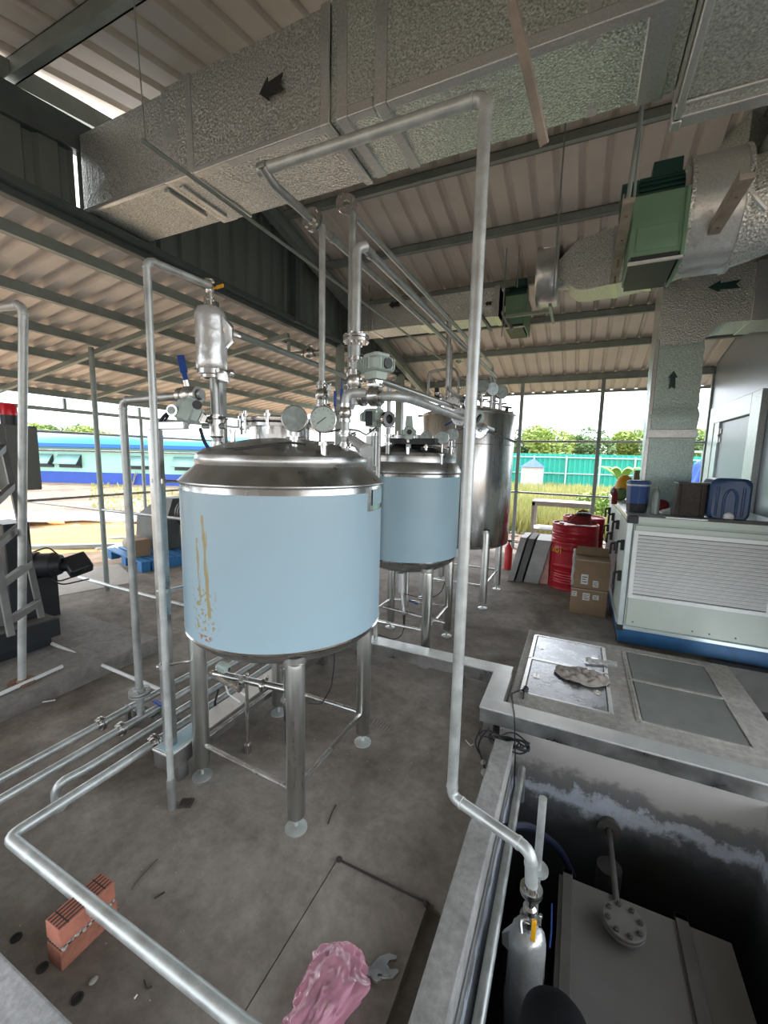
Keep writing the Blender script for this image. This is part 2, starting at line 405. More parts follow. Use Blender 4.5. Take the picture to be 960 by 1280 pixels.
class MB:
    def __init__(s, m=None):
        s.v, s.f, s.m = [], [], (m or Matrix.Identity(4))
    def at(s, m):
        s.m = m
        return s
    def add(s, vs, fs):
        b = len(s.v)
        s.v += [s.m @ Vector(p) for p in vs]
        s.f += [[b + i for i in f] for f in fs]
        return s
    def box(s, x0, x1, y0, y1, z0, z1):
        return s.add([(x0, y0, z0), (x1, y0, z0), (x1, y1, z0), (x0, y1, z0), (x0, y0, z1), (x1, y0, z1), (x1, y1, z1), (x0, y1, z1)],
                     [(3, 2, 1, 0), (4, 5, 6, 7), (0, 1, 5, 4), (1, 2, 6, 5), (2, 3, 7, 6), (3, 0, 4, 7)])
    def cbox(s, c, sx, sy, sz):
        return s.box(c[0] - sx / 2, c[0] + sx / 2, c[1] - sy / 2, c[1] + sy / 2, c[2] - sz / 2, c[2] + sz / 2)
    def bar(s, a, b, w, h=None, up=(0, 0, 1)):
        """a rectangular bar from a to b, w wide, h high"""
        h = h or w
        a, b = Vector(a), Vector(b)
        d = (b - a); L = d.length
        d.normalize()
        u = Vector(up)
        if abs(d.dot(u)) > 0.98: u = Vector((0, 1, 0))
        r = d.cross(u).normalized(); u = r.cross(d).normalized()
        vs = [p + r * (i * w / 2) + u * (j * h / 2) for p in (a, b) for i, j in ((-1, -1), (1, -1), (1, 1), (-1, 1))]
        return s.add(vs, [(0, 1, 2, 3), (7, 6, 5, 4), (0, 4, 5, 1), (1, 5, 6, 2), (2, 6, 7, 3), (3, 7, 4, 0)])
    def lathe(s, prof, c=(0, 0, 0), axis=(0, 0, 1), seg=24, a0=0.0, a1=2 * PI):
        """prof: list of (r, z) along the axis"""
        fm = frame(c, axis)
        full = abs(a1 - a0 - 2 * PI) < 1e-6
        n = seg if full else seg + 1
        vs, fs = [], []
        for r, z in prof:
            for i in range(n):
                a = a0 + (a1 - a0) * i / seg
                vs.append(fm @ Vector((r * math.cos(a), r * math.sin(a), z)))
        for j in range(len(prof) - 1):
            for i in range(seg):
                k = (i + 1) % n
                fs.append((j * n + i, j * n + k, (j + 1) * n + k, (j + 1) * n + i))
        return s.add(vs, fs)
    def cyl(s, a, b, r, r2=None, seg=16):
        a, b = Vector(a), Vector(b)
        L = (b - a).length
        r2 = r if r2 is None else r2
        return s.lathe([(0.0001, 0), (r, 0), (r2, L), (0.0001, L)], a, b - a, seg)
    def ring(s, c, axis, ro, ri, t, seg=24):
        return s.lathe([(ri, -t / 2), (ro, -t / 2), (ro, t / 2), (ri, t / 2), (ri, -t / 2)], c, axis, seg)
    def tube(s, pts, r, bend=None, seg=12, cap=True):
        pts = [Vector(p) for p in pts]
        bend = r * 2.2 if bend is None else bend
        path = [pts[0]]
        for i in range(1, len(pts) - 1):
            a, p, b = pts[i - 1], pts[i], pts[i + 1]
            d1, d2 = (a - p), (b - p)
            l1, l2 = d1.length, d2.length
            d1.normalize(); d2.normalize()
            t = min(bend, l1 * 0.49, l2 * 0.49)
            if d1.dot(d2) < -0.999 or t < 1e-5:
                path.append(p); continue
            A, B = p + d1 * t, p + d2 * t
            for k in range(6):
                u = k / 5
                path.append(A * (1 - u) ** 2 + p * 2 * u * (1 - u) + B * u * u)
        path.append(pts[-1])
        d0 = (path[1] - path[0]).normalized()
        n = d0.orthogonal().normalized()
        vs, fs = [], []
        for i, p in enumerate(path):
            if i == 0: d = path[1] - path[0]
            elif i == len(path) - 1: d = path[-1] - path[-2]
            else: d = (path[i + 1] - path[i]).normalized() + (path[i] - path[i - 1]).normalized()
            d.normalize()
            n = (n - d * n.dot(d)).normalized()
            b = d.cross(n)
            for k in range(seg):
                a = 2 * PI * k / seg
                vs.append(p + (n * math.cos(a) + b * math.sin(a)) * r)
        for i in range(len(path) - 1):
            for k in range(seg):
                q = (k + 1) % seg
                fs.append((i * seg + k, i * seg + q, (i + 1) * seg + q, (i + 1) * seg + k))
        if cap:
            fs.append(tuple(reversed(range(seg))))
            fs.append(tuple((len(path) - 1) * seg + k for k in range(seg)))
        return s.add(vs, fs)
    def ball(s, c, r, sx=1, sy=1, sz=1, seg=16, rings=10):
        vs, fs = [], []
        for j in range(rings + 1):
            t = PI * j / rings
            for i in range(seg):
                a = 2 * PI * i / seg
                vs.append((c[0] + r * sx * math.sin(t) * math.cos(a), c[1] + r * sy * math.sin(t) * math.sin(a), c[2] - r * sz * math.cos(t)))
        for j in range(rings):
            for i in range(seg):
                k = (i + 1) % seg
                fs.append((j * seg + i, j * seg + k, (j + 1) * seg + k, (j + 1) * seg + i))
        return s.add(vs, fs)
    def prism(s, poly, h0, h1):
        """polygon in local xy, extruded in local z"""
        n = len(poly)
        vs = [(p[0], p[1], h0) for p in poly] + [(p[0], p[1], h1) for p in poly]
        fs = [tuple(reversed(range(n))), tuple(range(n, 2 * n))]
        fs += [(i, (i + 1) % n, n + (i + 1) % n, n + i) for i in range(n)]
        return s.add(vs, fs)
    def grid(s, nu, nv, fn):
        vs = [fn(i / nu, j / nv) for j in range(nv + 1) for i in range(nu + 1)]
        fs = [(j * (nu + 1) + i, j * (nu + 1) + i + 1, (j + 1) * (nu + 1) + i + 1, (j + 1) * (nu + 1) + i) for j in range(nv) for i in range(nu)]
        return s.add(vs, fs)
    def hull8(s, a, b):
        """loft between two quads (4 points each)"""
        return s.add(list(a) + list(b), [(3, 2, 1, 0), (4, 5, 6, 7), (0, 1, 5, 4), (1, 2, 6, 5), (2, 3, 7, 6), (3, 0, 4, 7)])
    def loft(s, secs, closed=True, cap=True):
        n = len(secs[0])
        vs = [p for sec in secs for p in sec]
        fs = []
        for j in range(len(secs) - 1):
            for i in range(n if closed else n - 1):
                k = (i + 1) % n
                fs.append((j * n + i, j * n + k, (j + 1) * n + k, (j + 1) * n + i))
        if cap:
            fs.append(tuple(reversed(range(n))))
            fs.append(tuple((len(secs) - 1) * n + i for i in range(n)))
        return s.add(vs, fs)

def origin_of(parent):
    p = parent
    while p.parent: p = p.parent
    return WORLD.get(p.name, Vector((0, 0, 0)))

def link_mesh(name, mb, mat, parent=None, bevel=0.0, sharp=35, solid=0.0):
    if parent is not None:
        org = origin_of(parent)
    else:
        xs = [v.x for v in mb.v]; ys = [v.y for v in mb.v]; zs = [v.z for v in mb.v]
        org = Vector(((min(xs) + max(xs)) / 2, (min(ys) + max(ys)) / 2, min(zs)))
    me = bpy.data.meshes.new(name)
    me.from_pydata([v - org for v in mb.v], [], mb.f)
    me.validate()
    me.polygons.foreach_set('use_smooth', [True] * len(me.polygons))
    me.set_sharp_from_angle(angle=math.radians(sharp))
    me.materials.append(M[mat] if isinstance(mat, str) else mat)
    o = bpy.data.objects.new(name, me)
    COL.objects.link(o)
    if parent is not None:
        o.parent = parent
    else:
        o.location = org
        WORLD[o.name] = org.copy()
    if solid:
        sm = o.modifiers.new('thickness', 'SOLIDIFY'); sm.thickness = solid; sm.offset = 0
    if bevel:
        bm = o.modifiers.new('soft_edge', 'BEVEL'); bm.width = bevel; bm.segments = 2; bm.limit_method = 'ANGLE'; bm.angle_limit = math.radians(40)
    return o

def thing(name, label, cat, loc, group=None):
    o = bpy.data.objects.new(name, None)
    o.empty_display_size = 0.05
    COL.objects.link(o)
    o.location = loc
    WORLD[o.name] = Vector(loc)
    o['label'] = label; o['category'] = cat
    if group: o['group'] = group
    return o

def part(name, mb, mat, parent, label=None, **k):
    o = link_mesh(name, mb, mat, parent, **k)
    if label: o['label'] = label
    return o

def solo(name, mb, mat, label, cat, group=None, **k):
    o = link_mesh(name, mb, mat, None, **k)
    o['label'] = label; o['category'] = cat
    if group: o['group'] = group
    return o

def struct(name, mb, mat, parent=None, **k):
    o = link_mesh(name, mb, mat, parent, **k)
    if parent is None: o['kind'] = 'structure'
    return o

def dup(root, loc, label=None, rotz=None, group=None):
    def cp(o, par):
        c = o.copy(); COL.objects.link(c)
        if par is not None: c.parent = par
        for ch in o.children: cp(ch, c)
        return c
    c = cp(root, None)
    c.location = loc
    WORLD[c.name] = Vector(loc)
    if rotz is not None: c.rotation_euler.z = rotz
    if label: c['label'] = label
    if group: c['group'] = group
    return c

def text_mesh(txt, size, m, depth=0.001):
    """flat lettering as mesh (local x right, y up)"""
    cu = bpy.data.curves.new('lettering', 'FONT')
    cu.body = txt; cu.size = size; cu.extrude = depth; cu.align_x = 'CENTER'; cu.align_y = 'CENTER'
    o = bpy.data.objects.new('lettering', cu)
    COL.objects.link(o)
    dg = bpy.context.evaluated_depsgraph_get()
    me = bpy.data.meshes.new_from_object(o.evaluated_get(dg))
    mb = MB(m)
    mb.add([v.co.copy() for v in me.vertices], [list(p.vertices) for p in me.polygons])
    bpy.data.objects.remove(o)
    bpy.data.meshes.remove(me)
    bpy.data.curves.remove(cu)
    return mb

# ---- reusable fittings (built as parts of a thing)
def flange(parent, c, axis, ro, rp, t=0.012, bolts=4, mat='stainless', name='flange', pair=True):
    a = Vector(axis).normalized()
    c = Vector(c)
    mb = MB()
    offs = (-t * 0.62, t * 0.62) if pair else (0,)
    for s in offs:
        mb.ring(c + a * s, a, ro, rp * 0.9, t * 0.9, 20)
        mb.ring(c + a * (s * 2.6 if pair else 0), a, rp * 1.25, rp * 0.9, t * 1.2, 14)
    f = frame(c, a)
    for k in range(bolts):
        an = 2 * PI * (k + 0.5) / bolts
        p = f @ Vector((math.cos(an) * ro * 0.78, math.sin(an) * ro * 0.78, 0))
        mb.cyl(p - a * t * 1.9, p + a * t * 1.9, ro * 0.11, seg=6)
    return part(name, mb, mat, parent)

def clamp(parent, c, axis, r, mat='stainless', name='clamp'):
    a = Vector(axis).normalized(); c = Vector(c)
    f = frame(c, a)
    mb = MB()
    mb.ring(c, a, r * 1.75, r * 0.95, r * 0.55, 16)
    mb.ring(c + a * r * 0.5, a, r * 1.35, r * 0.95, r * 0.35, 16)
    mb.ring(c - a * r * 0.5, a, r * 1.35, r * 0.95, r * 0.35, 16)
    q = f @ Vector((r * 2.0, 0, 0))
    mb.cyl(q - (f.to_3x3() @ Vector((0, 1, 0))) * r * 1.0, q + (f.to_3x3() @ Vector((0, 1, 0))) * r * 1.0, r * 0.28, seg=8)
    mb.ball(q + (f.to_3x3() @ Vector((0, 1, 0))) * r * 1.0, r * 0.5, seg=8, rings=5)
    return part(name, mb, mat, parent)

def ball_valve(parent, c, axis, r, side=(0, 0, 1), hdir=None, hmat='blue', L=0.11):
    """ball valve body with end nuts, stem and lever handle"""
    a = Vector(axis).normalized(); c = Vector(c); sd = Vector(side).normalized()
    mb = MB()
    mb.lathe([(r, -r * 2.4), (r * 1.5, -r * 2.4), (r * 1.5, -r * 1.5), (r * 1.25, -r * 1.4), (r * 1.7, -r * 0.6), (r * 1.7, r * 0.6),
              (r * 1.25, r * 1.4), (r * 1.5, r * 1.5), (r * 1.5, r * 2.4), (r, r * 2.4)], c, a, 12)
    mb.cyl(c + sd * r * 1.2, c + sd * r * 2.7, r * 0.5, seg=8)
    v = part('valve', mb, 'stainless', parent)
    h = Vector(hdir).normalized() if hdir else a
    p0 = c + sd * r * 2.7
    part('handle', MB().bar(p0 - h * r * 0.6, p0 + h * L * 0.35, r * 0.9, r * 0.25, up=sd).bar(p0 + h * L * 0.3, p0 + h * L, r * 1.25, r * 0.6, up=sd), hmat, v, bevel=0.002)
    return v

def actuator(parent, c, up, face, s, port=True):
    """finned electric valve actuator; c = body centre, up = stem-to-top axis, face = side with the round sight port"""
    f = frame(c, up, face)
    mb = MB(f)
    e = []
    def oct_(w, d, k=0.28):
        return [(w, -d * (1 - k)), (w, d * (1 - k)), (w * (1 - k), d), (-w * (1 - k), d), (-w, d * (1 - k)), (-w, -d * (1 - k)), (-w * (1 - k), -d), (w * (1 - k), -d)]
    secs = []
    for z, w, d in ((-0.62, .46, .40), (-0.30, .50, .44), (-0.26, .80, .56), (-0.18, .86, .62), (0.22, .86, .62), (0.30, .80, .56), (0.40, .62, .46), (0.52, .60, .44), (0.58, .50, .36)):
        secs.append([(x * s, y * s, z * s) for x, y in oct_(w, d)])
    mb.loft(secs)
    a = part('actuator', mb, 'act', parent, bevel=0.0)
    fins = MB(f)
    for k in range(6):
        y = (-0.40 + k * 0.16) * s
        for sgn in (-1, 1):
            fins.box(sgn * 0.84 * s if sgn < 0 else 0.80 * s, -0.80 * s if sgn < 0 else 0.92 * s, y - 0.02 * s, y + 0.02 * s, -0.20 * s, 0.26 * s) if sgn > 0 else \
                fins.box(-0.92 * s, -0.80 * s, y - 0.02 * s, y + 0.02 * s, -0.20 * s, 0.26 * s)
    for k in range(5):
        x = (-0.44 + k * 0.2) * s
        fins.box(x - 0.022 * s, x + 0.022 * s, -0.72 * s, -0.56 * s, -0.22 * s, 0.28 * s).box(x - 0.022 * s, x + 0.022 * s, 0.56 * s, 0.72 * s, -0.22 * s, 0.28 * s)
    part('fins', fins, 'act', a)
    seam = MB(f)
    for sx in (-1, 1):
        for sy in (-1, 1):
            seam.cyl((sx * .62 * s, sy * .50 * s, .22 * s), (sx * .62 * s, sy * .50 * s, .36 * s), .05 * s, seg=6)
    part('bolts', seam, 'stainless', a)
    if port:
        pm = MB(f)
        pm.cyl((0.80 * s, 0, 0.02 * s), (0.98 * s, 0, 0.02 * s), 0.24 * s, seg=18)
        part('port', pm, 'black', a)
    stem = MB(f)
    stem.cyl((0, 0, -1.0 * s), (0, 0, -0.6 * s), 0.16 * s, seg=10)
    stem.box(-0.30 * s, 0.30 * s, -0.22 * s, 0.22 * s, -0.74 * s, -0.66 * s)
    stem.box(-0.30 * s, -0.24 * s, -0.18 * s, 0.18 * s, -0.95 * s, -0.70 * s)
    stem.box(0.24 * s, 0.30 * s, -0.18 * s, 0.18 * s, -0.95 * s, -0.70 * s)
    part('bracket', stem, 'stainless', a)
    return a

def gauge(parent, c, face, r, stem=0.06, needle=True, wrapped=False):
    """round pressure gauge on a vertical stem; c = dial centre, face = viewing direction"""
    f = frame(c, face)
    mb = MB(f)
    mb.lathe([(0.001, -r * .55), (r * .92, -r * .55), (r, -r * .45), (r, r * .05), (r * .98, r * .12), (r * .92, r * .14), (r * .91, r * .06)], seg=28)
    mb.m = Matrix.Identity(4)
    c = Vector(c)
    base = c - Vector(face).normalized() * r * .2
    mb.cyl(base - Vector((0, 0, r * .9)), base - Vector((0, 0, r + stem * .4)), r * .2, seg=10)
    mb.lathe([(r * .22, 0), (r * .42, 0), (r * .42, r * .25), (r * .22, r * .25)], base - Vector((0, 0, r + stem * .55)), seg=14)
    mb.cyl(base - Vector((0, 0, r + stem * .55)), base - Vector((0, 0, r + stem)), r * .26, seg=12)
    mb.cyl(base - Vector((r * .75, 0, r + stem * .42)), base + Vector((r * .95, 0, -(r + stem * .42))), r * .12, seg=8)
    g = part('pressure_gauge', mb, 'stainless', parent)
    part('dial', MB(f).lathe([(0.001, r * .07), (r * .92, r * .07)], seg=28), 'glass' if wrapped else 'dial', g)
    if needle and not wrapped:
        nm = MB(f)
        nm.m = f @ Matrix.Rotation(math.radians(130), 4, 'Z')
        nm.box(-r * .03, r * .03, -r * .25, r * .6, r * .085, r * .10)
        for k in range(11):
            an = math.radians(-135 + 27 * k)
            nm.m = f @ Matrix.Rotation(an, 4, 'Z')
            nm.box(-r * .015, r * .015, r * .66, r * .78, r * .08, r * .09)
        part('needle', nm, 'black', g)
    return g

# ================================================================ the setting
# ---- floor: concrete deck with a pit and a recessed strip beside the curb
fl = MB()
def slab_box(x0, x1, y0, y1, z0=-0.12, z1=0.0): fl.box(x0, x1, y0, y1, z0, z1)
slab_box(-6.2, -0.805, -7.0, 8.6)
slab_box(-0.800, -0.40, -3.0, 1.345, -0.12, 0.004)
slab_box(-0.805, -0.32, 1.352, 8.6)
slab_box(-0.32, 1.165, 3.92, 8.6)
slab_box(1.165, 3.2, 4.27, 8.6)
slab_box(-0.40, -0.32, -3.0, 1.352, -0.12, -0.045)
slab_box(-0.805, -0.80, -3.0, 1.345, -0.12, -0.02)
slab_box(-0.40, 3.2, -3.0, 0.90, -0.12, 0.02)
slab_box(-0.805, 6.0, -7.0, -3.0)
slab_box(3.2, 6.0, -3.0, 8.6)
slab_box(1.3, 3.2, 0.90, 2.50)
floor = struct('floor', fl, 'floor', sharp=20)
for hx, hy in ((-1.659, 0.602), (-1.480, 0.594), (-1.292, 0.597)):
    holes = MB().ring((hx, hy, 0.002), (0, 0, 1), 0.017, 0.012, 0.006, 14)
    holes.lathe([(0.0001, 0.001), (0.0125, 0.001)], (hx, hy, 0), seg=14)
    part('bolt_hole', holes, 'void', floor)


# ---- pit
pw = MB()
pw.box(-0.32, -0.222, 0.2, 2.45, -1.5, 0.0)          # under the curb
pw.box(-0.32, 1.3, 2.45, 2.56, -1.5, 0.115)          # far wall
pw.box(0.955, 1.3, 0.2, 2.45, -1.5, 0.06)             # right wall
pw.box(-0.32, 1.3, 0.2, 0.9, -1.5, -0.12)
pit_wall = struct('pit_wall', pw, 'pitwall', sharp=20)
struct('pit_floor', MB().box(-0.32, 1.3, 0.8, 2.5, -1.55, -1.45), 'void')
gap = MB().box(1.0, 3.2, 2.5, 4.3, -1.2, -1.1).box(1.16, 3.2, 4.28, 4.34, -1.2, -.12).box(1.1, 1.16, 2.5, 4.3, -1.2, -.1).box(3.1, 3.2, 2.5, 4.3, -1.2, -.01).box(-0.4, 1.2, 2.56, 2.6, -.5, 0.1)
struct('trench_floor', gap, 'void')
curb = struct('pit_curb', MB().box(-0.322, -0.222, 0.5, 2.30, -0.12, 0.10), 'curb', bevel=0.006)

# ---- pit cover slab with its hatches
t = thing('cover_slab', 'grey concrete pit cover slab with two foil hatches and two dusty hatches', 'slab', (0.43, 3.25, 0.0))
part('slab', MB().box(-0.305, 1.165, 2.545, 3.91, -0.10, 0.15), 'slab', t, bevel=0.008)
def hatch(x0, x1, y0, y1, mat, label, tabs):
    w = 0.014
    h = part('hatch', MB().box(x0, x1, y0, y1, 0.150, 0.157), mat, t, label=label, bevel=0.001)
    fr = MB()
    for k, g in ((0, 0.0), (1, 0.024)):
        a0, a1, b0, b1 = x0 - w - g * 0.5, x1 + w + g * 0.5, y0 - w * .5, y1 + w * .5
        z = 0.162 - 0.003 * k
        fr.box(a0 - w * .5, a0 + w * .4, b0, b1, 0.15, z).box(a1 - w * .4, a1 + w * .5, b0, b1, 0.15, z)
    fr.box(x0 - w, x1 + w, y0 - w, y0, 0.15, 0.161).box(x0 - w, x1 + w, y1, y1 + w, 0.15, 0.161)
    part('hatch_frame', fr, 'alu' if tabs else 'slab', h)
    if tabs:
        for cx, cy in ((x0 + .05, (y0 + y1) / 2), (x1 - .05, (y0 + y1) / 2 - .04)):
            part('handle', MB().box(cx - .022, cx + .022, cy - .03, cy + .03, .157, .160).tube([(cx, cy - .022, .158), (cx, cy - .02, .168), (cx, cy + .02, .168), (cx, cy + .022, .158)], .003, seg=6), 'stain_bright', h)
hatch(-0.215, 0.275, 3.32, 3.775, 'checker', 'hatch clad in crumpled shiny foil', True)
hatch(-0.215, 0.275, 2.775, 3.29, 'checker', 'hatch clad in shiny foil under the rag', True)
hatch(0.465, 0.975, 3.32, 3.79, 'dusty', 'dull dusty grey hatch', False)
hatch(0.465, 0.975, 2.775, 3.29, 'dusty', 'dull dusty grey hatch', False)

# ---- left machine plinth and the pale block in the corner
struct('plinth', MB().box(-7.0, -3.15, -3.0, 2.28, -0.1, 0.12), 'plinth', bevel=0.01)
struct('concrete_block', MB().box(-3.2, -1.16, -1.2, 0.527, -0.1, 0.10), 'block', bevel=0.01)

# ---- open ground
gm = MB()
for x0, x1, y0, y1 in ((-120, -6.1, -100, 140), (5.9, 120, -100, 140), (-6.1, 5.9, 8.5, 140), (-6.1, 5.9, -100, -6.9)):
    gm.grid(6, 6, lambda u, v: (x0 + (x1 - x0) * u, y0 + (y1 - y0) * v, -0.10))
struct('ground', gm, 'ground')

# ---- main roof, falling towards the far eave
RS = 0.23
RIDGE = 3.26
def roof_z(y): return 5.13 - RS * y if y > RIDGE else 3.63 + RS * y
def corrug(mb, n, pitch, top, slope, depth, place):
    """trapezoid ribbed sheet; place(u, d, e) -> point; u across ribs, d rib depth, e in 0/1 end"""
    us = []
    for i in range(n):
        b = i * pitch
        us += [(b, 0), (b + pitch - top - 2 * slope, 0), (b + pitch - top - slope, depth), (b + pitch - slope, depth)]
    us.append((n * pitch, 0))
    vs = [place(u, d, e) for u, d in us for e in (0, 1)]
    fs = [(2 * i, 2 * i + 1, 2 * i + 3, 2 * i + 2) for i in range(len(us) - 1)]
    mb.add(vs, fs)
mb = MB()
corrug(mb, 38, 0.20, 0.035, 0.018, 0.032, lambda u, d, e: (-3.33 + u, (RIDGE, 9.15)[e], roof_z((RIDGE, 9.15)[e]) + d))
corrug(mb, 38, 0.20, 0.035, 0.018, 0.032, lambda u, d, e: (-3.33 + u, (-6.0, RIDGE)[e], roof_z((-6.0, RIDGE)[e]) + d))  # unseen back run, lengthened to shade the ground behind the camera
ceiling = struct('ceiling', mb, 'roof', sharp=15)
for i, (y, h) in enumerate(((8.3, .12), (7.2, .10), (6.37, .10), (5.5, .10), (4.65, .10), (3.85, .10), (3.02, .10), (1.57, .16), (0.7, .10), (-0.2, .10), (-1.1, .10), (-2.0, .10), (-2.9, .10), (-3.9, .10), (-4.9, .10), (-5.9, .10))):
    x0, x1 = -3.30, 4.2
    z = roof_z(y) - 0.005
    pm = MB().box(x0, x1, y - .004, y + .004, z - h, z).box(x0, x1, y - .05, y + .004, z - h, z - h + .006).box(x0, x1, y - .004, y + .05, z - .006, z)
    part('purlin', pm, 'purlin', ceiling)
for x in (-2.98,):
    rm = MB()
    for dy in (0,):
        a, b = (x, 3.3, roof_z(3.3) - .20), (x, 8.6, roof_z(8.6) - .20)
        rm.bar(a, b, 0.008, 0.15)
        rm.bar((a[0], a[1], a[2] - .07), (b[0], b[1], b[2] - .07), 0.09, 0.010)
        rm.bar((a[0], a[1], a[2] + .07), (b[0], b[1], b[2] + .07), 0.09, 0.010)
    part('rafter', rm, 'purlin', ceiling)
eb = MB().box(-4.4, 4.2, 9.05, 9.09, roof_z(9.07) - .05, roof_z(9.07) - .01)
part('eave_angle', eb, 'purlin', ceiling)

# ---- high side wall of dark ribbed sheet above the lean-to
mb = MB()
def wz(y): return 3.60 + .15 * max(0, min(1, (y - 1.4) / .6)) * .5 if y < 2.75 else roof_z(y) - 0.02
corrug(mb, 30, 0.1985, 0.05, 0.02, 0.030, lambda u, d, e: (-3.17 - d, -4.1 + u, (3.20, min(wz(-4.1 + u), roof_z(-4.1 + u) - .02) if -4.1 + u < 0 else wz(-4.1 + u))[e]))
corrug(mb, 32, 0.20, 0.05, 0.02, 0.030, lambda u, d, e: (-3.17 - d, 1.876 + u, (3.20, wz(1.876 + u))[e]))
0 and corrug(mb, 62, 0.20, 0.05, 0.02, 0.030, lambda u, d, e: (-3.17 - d, -4.1 + u, (3.20, min(wz(-4.1 + u), roof_z(-4.1 + u) - .02) if -4.1 + u < 0 else wz(-4.1 + u))[e]))
wall_left = struct('wall_left', mb, 'wallsheet', sharp=15)
part('flashing', MB().box(-3.19, -3.13, -1.5, 8.3, 3.16, 3.205).box(-3.135, -3.125, -1.5, 8.3, 3.16, 3.23), 'beam', wall_left)
part('girder', MB().bar((-3.18, -.9, 3.36), (-3.18, 1.0, 3.60), .08, .12).bar((-3.18, 1.0, 3.64), (-3.18, 2.8, 3.84), .08, .18), 'beam', wall_left)
part('top_rail', MB().bar((-3.24, 1.0, 3.82), (-3.24, 2.8, 4.09), .03, .12), 'purlin', wall_left)
for y in (4.106, 5.251, 7.435):
    part('wall_stud', MB().box(-3.12, -3.04, y - .04, y + .04, 3.2, roof_z(y) - .12), 'beam', wall_left)
part('lower_girt', MB().box(-3.12, -3.06, -1.5, 8.3, 3.205, 3.25), 'beam', wall_left)

# ---- lean-to roof on the left
def cz(x): return 3.617 - 0.15 * abs(x)
mb = MB()
corrug(mb, 58, 0.20, 0.062, 0.018, 0.050, lambda u, d, e: ((-3.20, -7.65)[e], -2.4 + u, cz((-3.20, -7.65)[e]) + 0.10 + d))
canopy = struct('canopy_roof', mb, 'canopy', sharp=15)
for x in (3.53, 4.31, 5.06, 5.77, 6.77, 7.43):
    z = cz(x)
    part('purlin', MB().box(-x - .004, -x + .004, -2.4, 9.1, z, z + .098).box(-x, -x + .05, -2.4, 9.1, z, z + .006), 'purlin', canopy)
for y, xe in ((3.12, -7.5), (4.2, -7.2), (6.3, -7.5)):
    part('rafter', MB().bar((xe, y, cz(xe) - .03), (-3.25, y, cz(-3.25) - .03), 0.05, 0.055), 'purlin', canopy)
part('eave_beam', MB().bar((-7.5, -2.4, 2.31), (-7.5, 9.1, 2.31), 0.05, 0.055), 'purlin', canopy)
for k in range(8):
    y = -1.0 + 1.25 * k
    part('eave_strut', MB().box(-7.52, -7.48, y - .02, y + .02, 2.33, 2.50), 'purlin', canopy)

# posts of the lean-to and the far eave
def post(x, y, z0, z1, r, label, sq=False, mat='galv'):
    m_ = MB()
    if sq: m_.box(x - r, x + r, y - r, y + r, z0, z1)
    else: m_.cyl((x, y, z0), (x, y, z1), r, seg=12)
    return solo('post', m_, mat, label, 'post', bevel=0.002 if sq else 0)
post(-5.115, 3.043, 0.0, cz(5.115), 0.028, 'slim post holding the lean-to roof behind the stand pipe with the elbow', mat='purlin')
post(-7.40, 5.2, -0.1, 2.3, 0.03, 'thin post at the outer edge of the lean-to, left of the tall pipes', mat='purlin')
post(-3.10, 5.135, 0.0, 3.2, 0.045, 'steel post under the dark wall behind the tall thin pipe', True, 'purlin')
post(-3.10, 7.271, 0.0, 3.2, 0.06, 'steel post under the dark wall behind the big valve actuator', True, 'purlin')
for px, lab in ((-1.066, 'thin post at the far eave just right of the tall plain tank'),
                (0.268, 'thin post at the far eave in front of the fence, left of the drop duct'),
                (1.814, 'thin dark post at the far eave against the grey panel wall')):
    post(px, 8.3, -0.1, roof_z(8.3) - .12, 0.030, lab, True, 'purlin')
# rails
def rail(a, b, r, label, group=None):
    return solo('rail', MB().tube([a, b], r, seg=8), 'galv', label, 'rail', group)
rail((-7.4, 3.0, 1.96), (-7.4, 9.0, 1.96), 0.022, 'upper rail crossing in front of the blue roof')
rail((-7.4, 3.0, 1.68), (-7.4, 9.0, 1.66), 0.014, 'thin lower rail crossing in front of the pale green house wall')
rail((-6.9, 3.04, 0.99), (-3.15, 3.04, 1.0), 0.018, 'knee-high rail running left from the tall pipes over the sand heap')
rail((-5.1, 2.2, 1.165), (-5.1, 4.3, 1.165), 0.013, 'thin rail running away above the sand heap')
rail((-5.6, 3.00, 0.105), (-3.3, 3.00, 0.06), 0.020, 'rail lying low over the floor behind the tall pipes')
rail((-1.2, 8.26, 2.04), (3.0, 8.26, 2.04), 0.020, 'upper rail at the far eave in front of the treetops')
rail((-1.2, 8.26, 1.085), (1.8, 8.26, 1.071), 0.020, 'lower rail at the far eave in front of the meadow')
rail((-3.1, 8.26, 2.545), (-1.2, 8.26, 2.574), 0.022, 'rail behind the second tank, upper')
rail((-3.1, 8.26, 2.121), (-1.2, 8.26, 2.121), 0.022, 'rail behind the second tank, lower')

# ---- grey panel room on the right with its door
wr = MB().box(1.81, 1.90, 3.2, 8.25, -0.1, 5.0).box(1.9, 4.5, 8.17, 8.25, -0.1, 3.2)
wall_right = struct('wall_right', wr, 'wallpanel', bevel=0.004)
d1 = MB().box(1.785, 1.809, 6.28, 7.50, 0.0, 2.28)
door_1 = struct('door_1', d1, 'doorpanel', bevel=0.004)
df = MB().box(1.745, 1.812, 5.97, 6.28, 0.0, 2.53).box(1.745, 1.812, 7.72, 7.97, 0.0, 2.53).box(1.745, 1.812, 6.28, 7.72, 2.29, 2.53)
part('door_frame', df, 'foilframe', door_1, bevel=0.006)
part('door_jamb', MB().box(1.755, 1.812, 7.50, 7.72, 0.0, 2.29), 'ahu_frame', door_1)
for z in (2.12, 2.0, 1.4, 0.6):
    part('hinge', MB().cyl((1.77, 7.50, z), (1.77, 7.50, z + .09), 0.018, seg=10).box(1.77, 1.782, 7.43, 7.5, z + .01, z + .08), 'stainless', door_1)

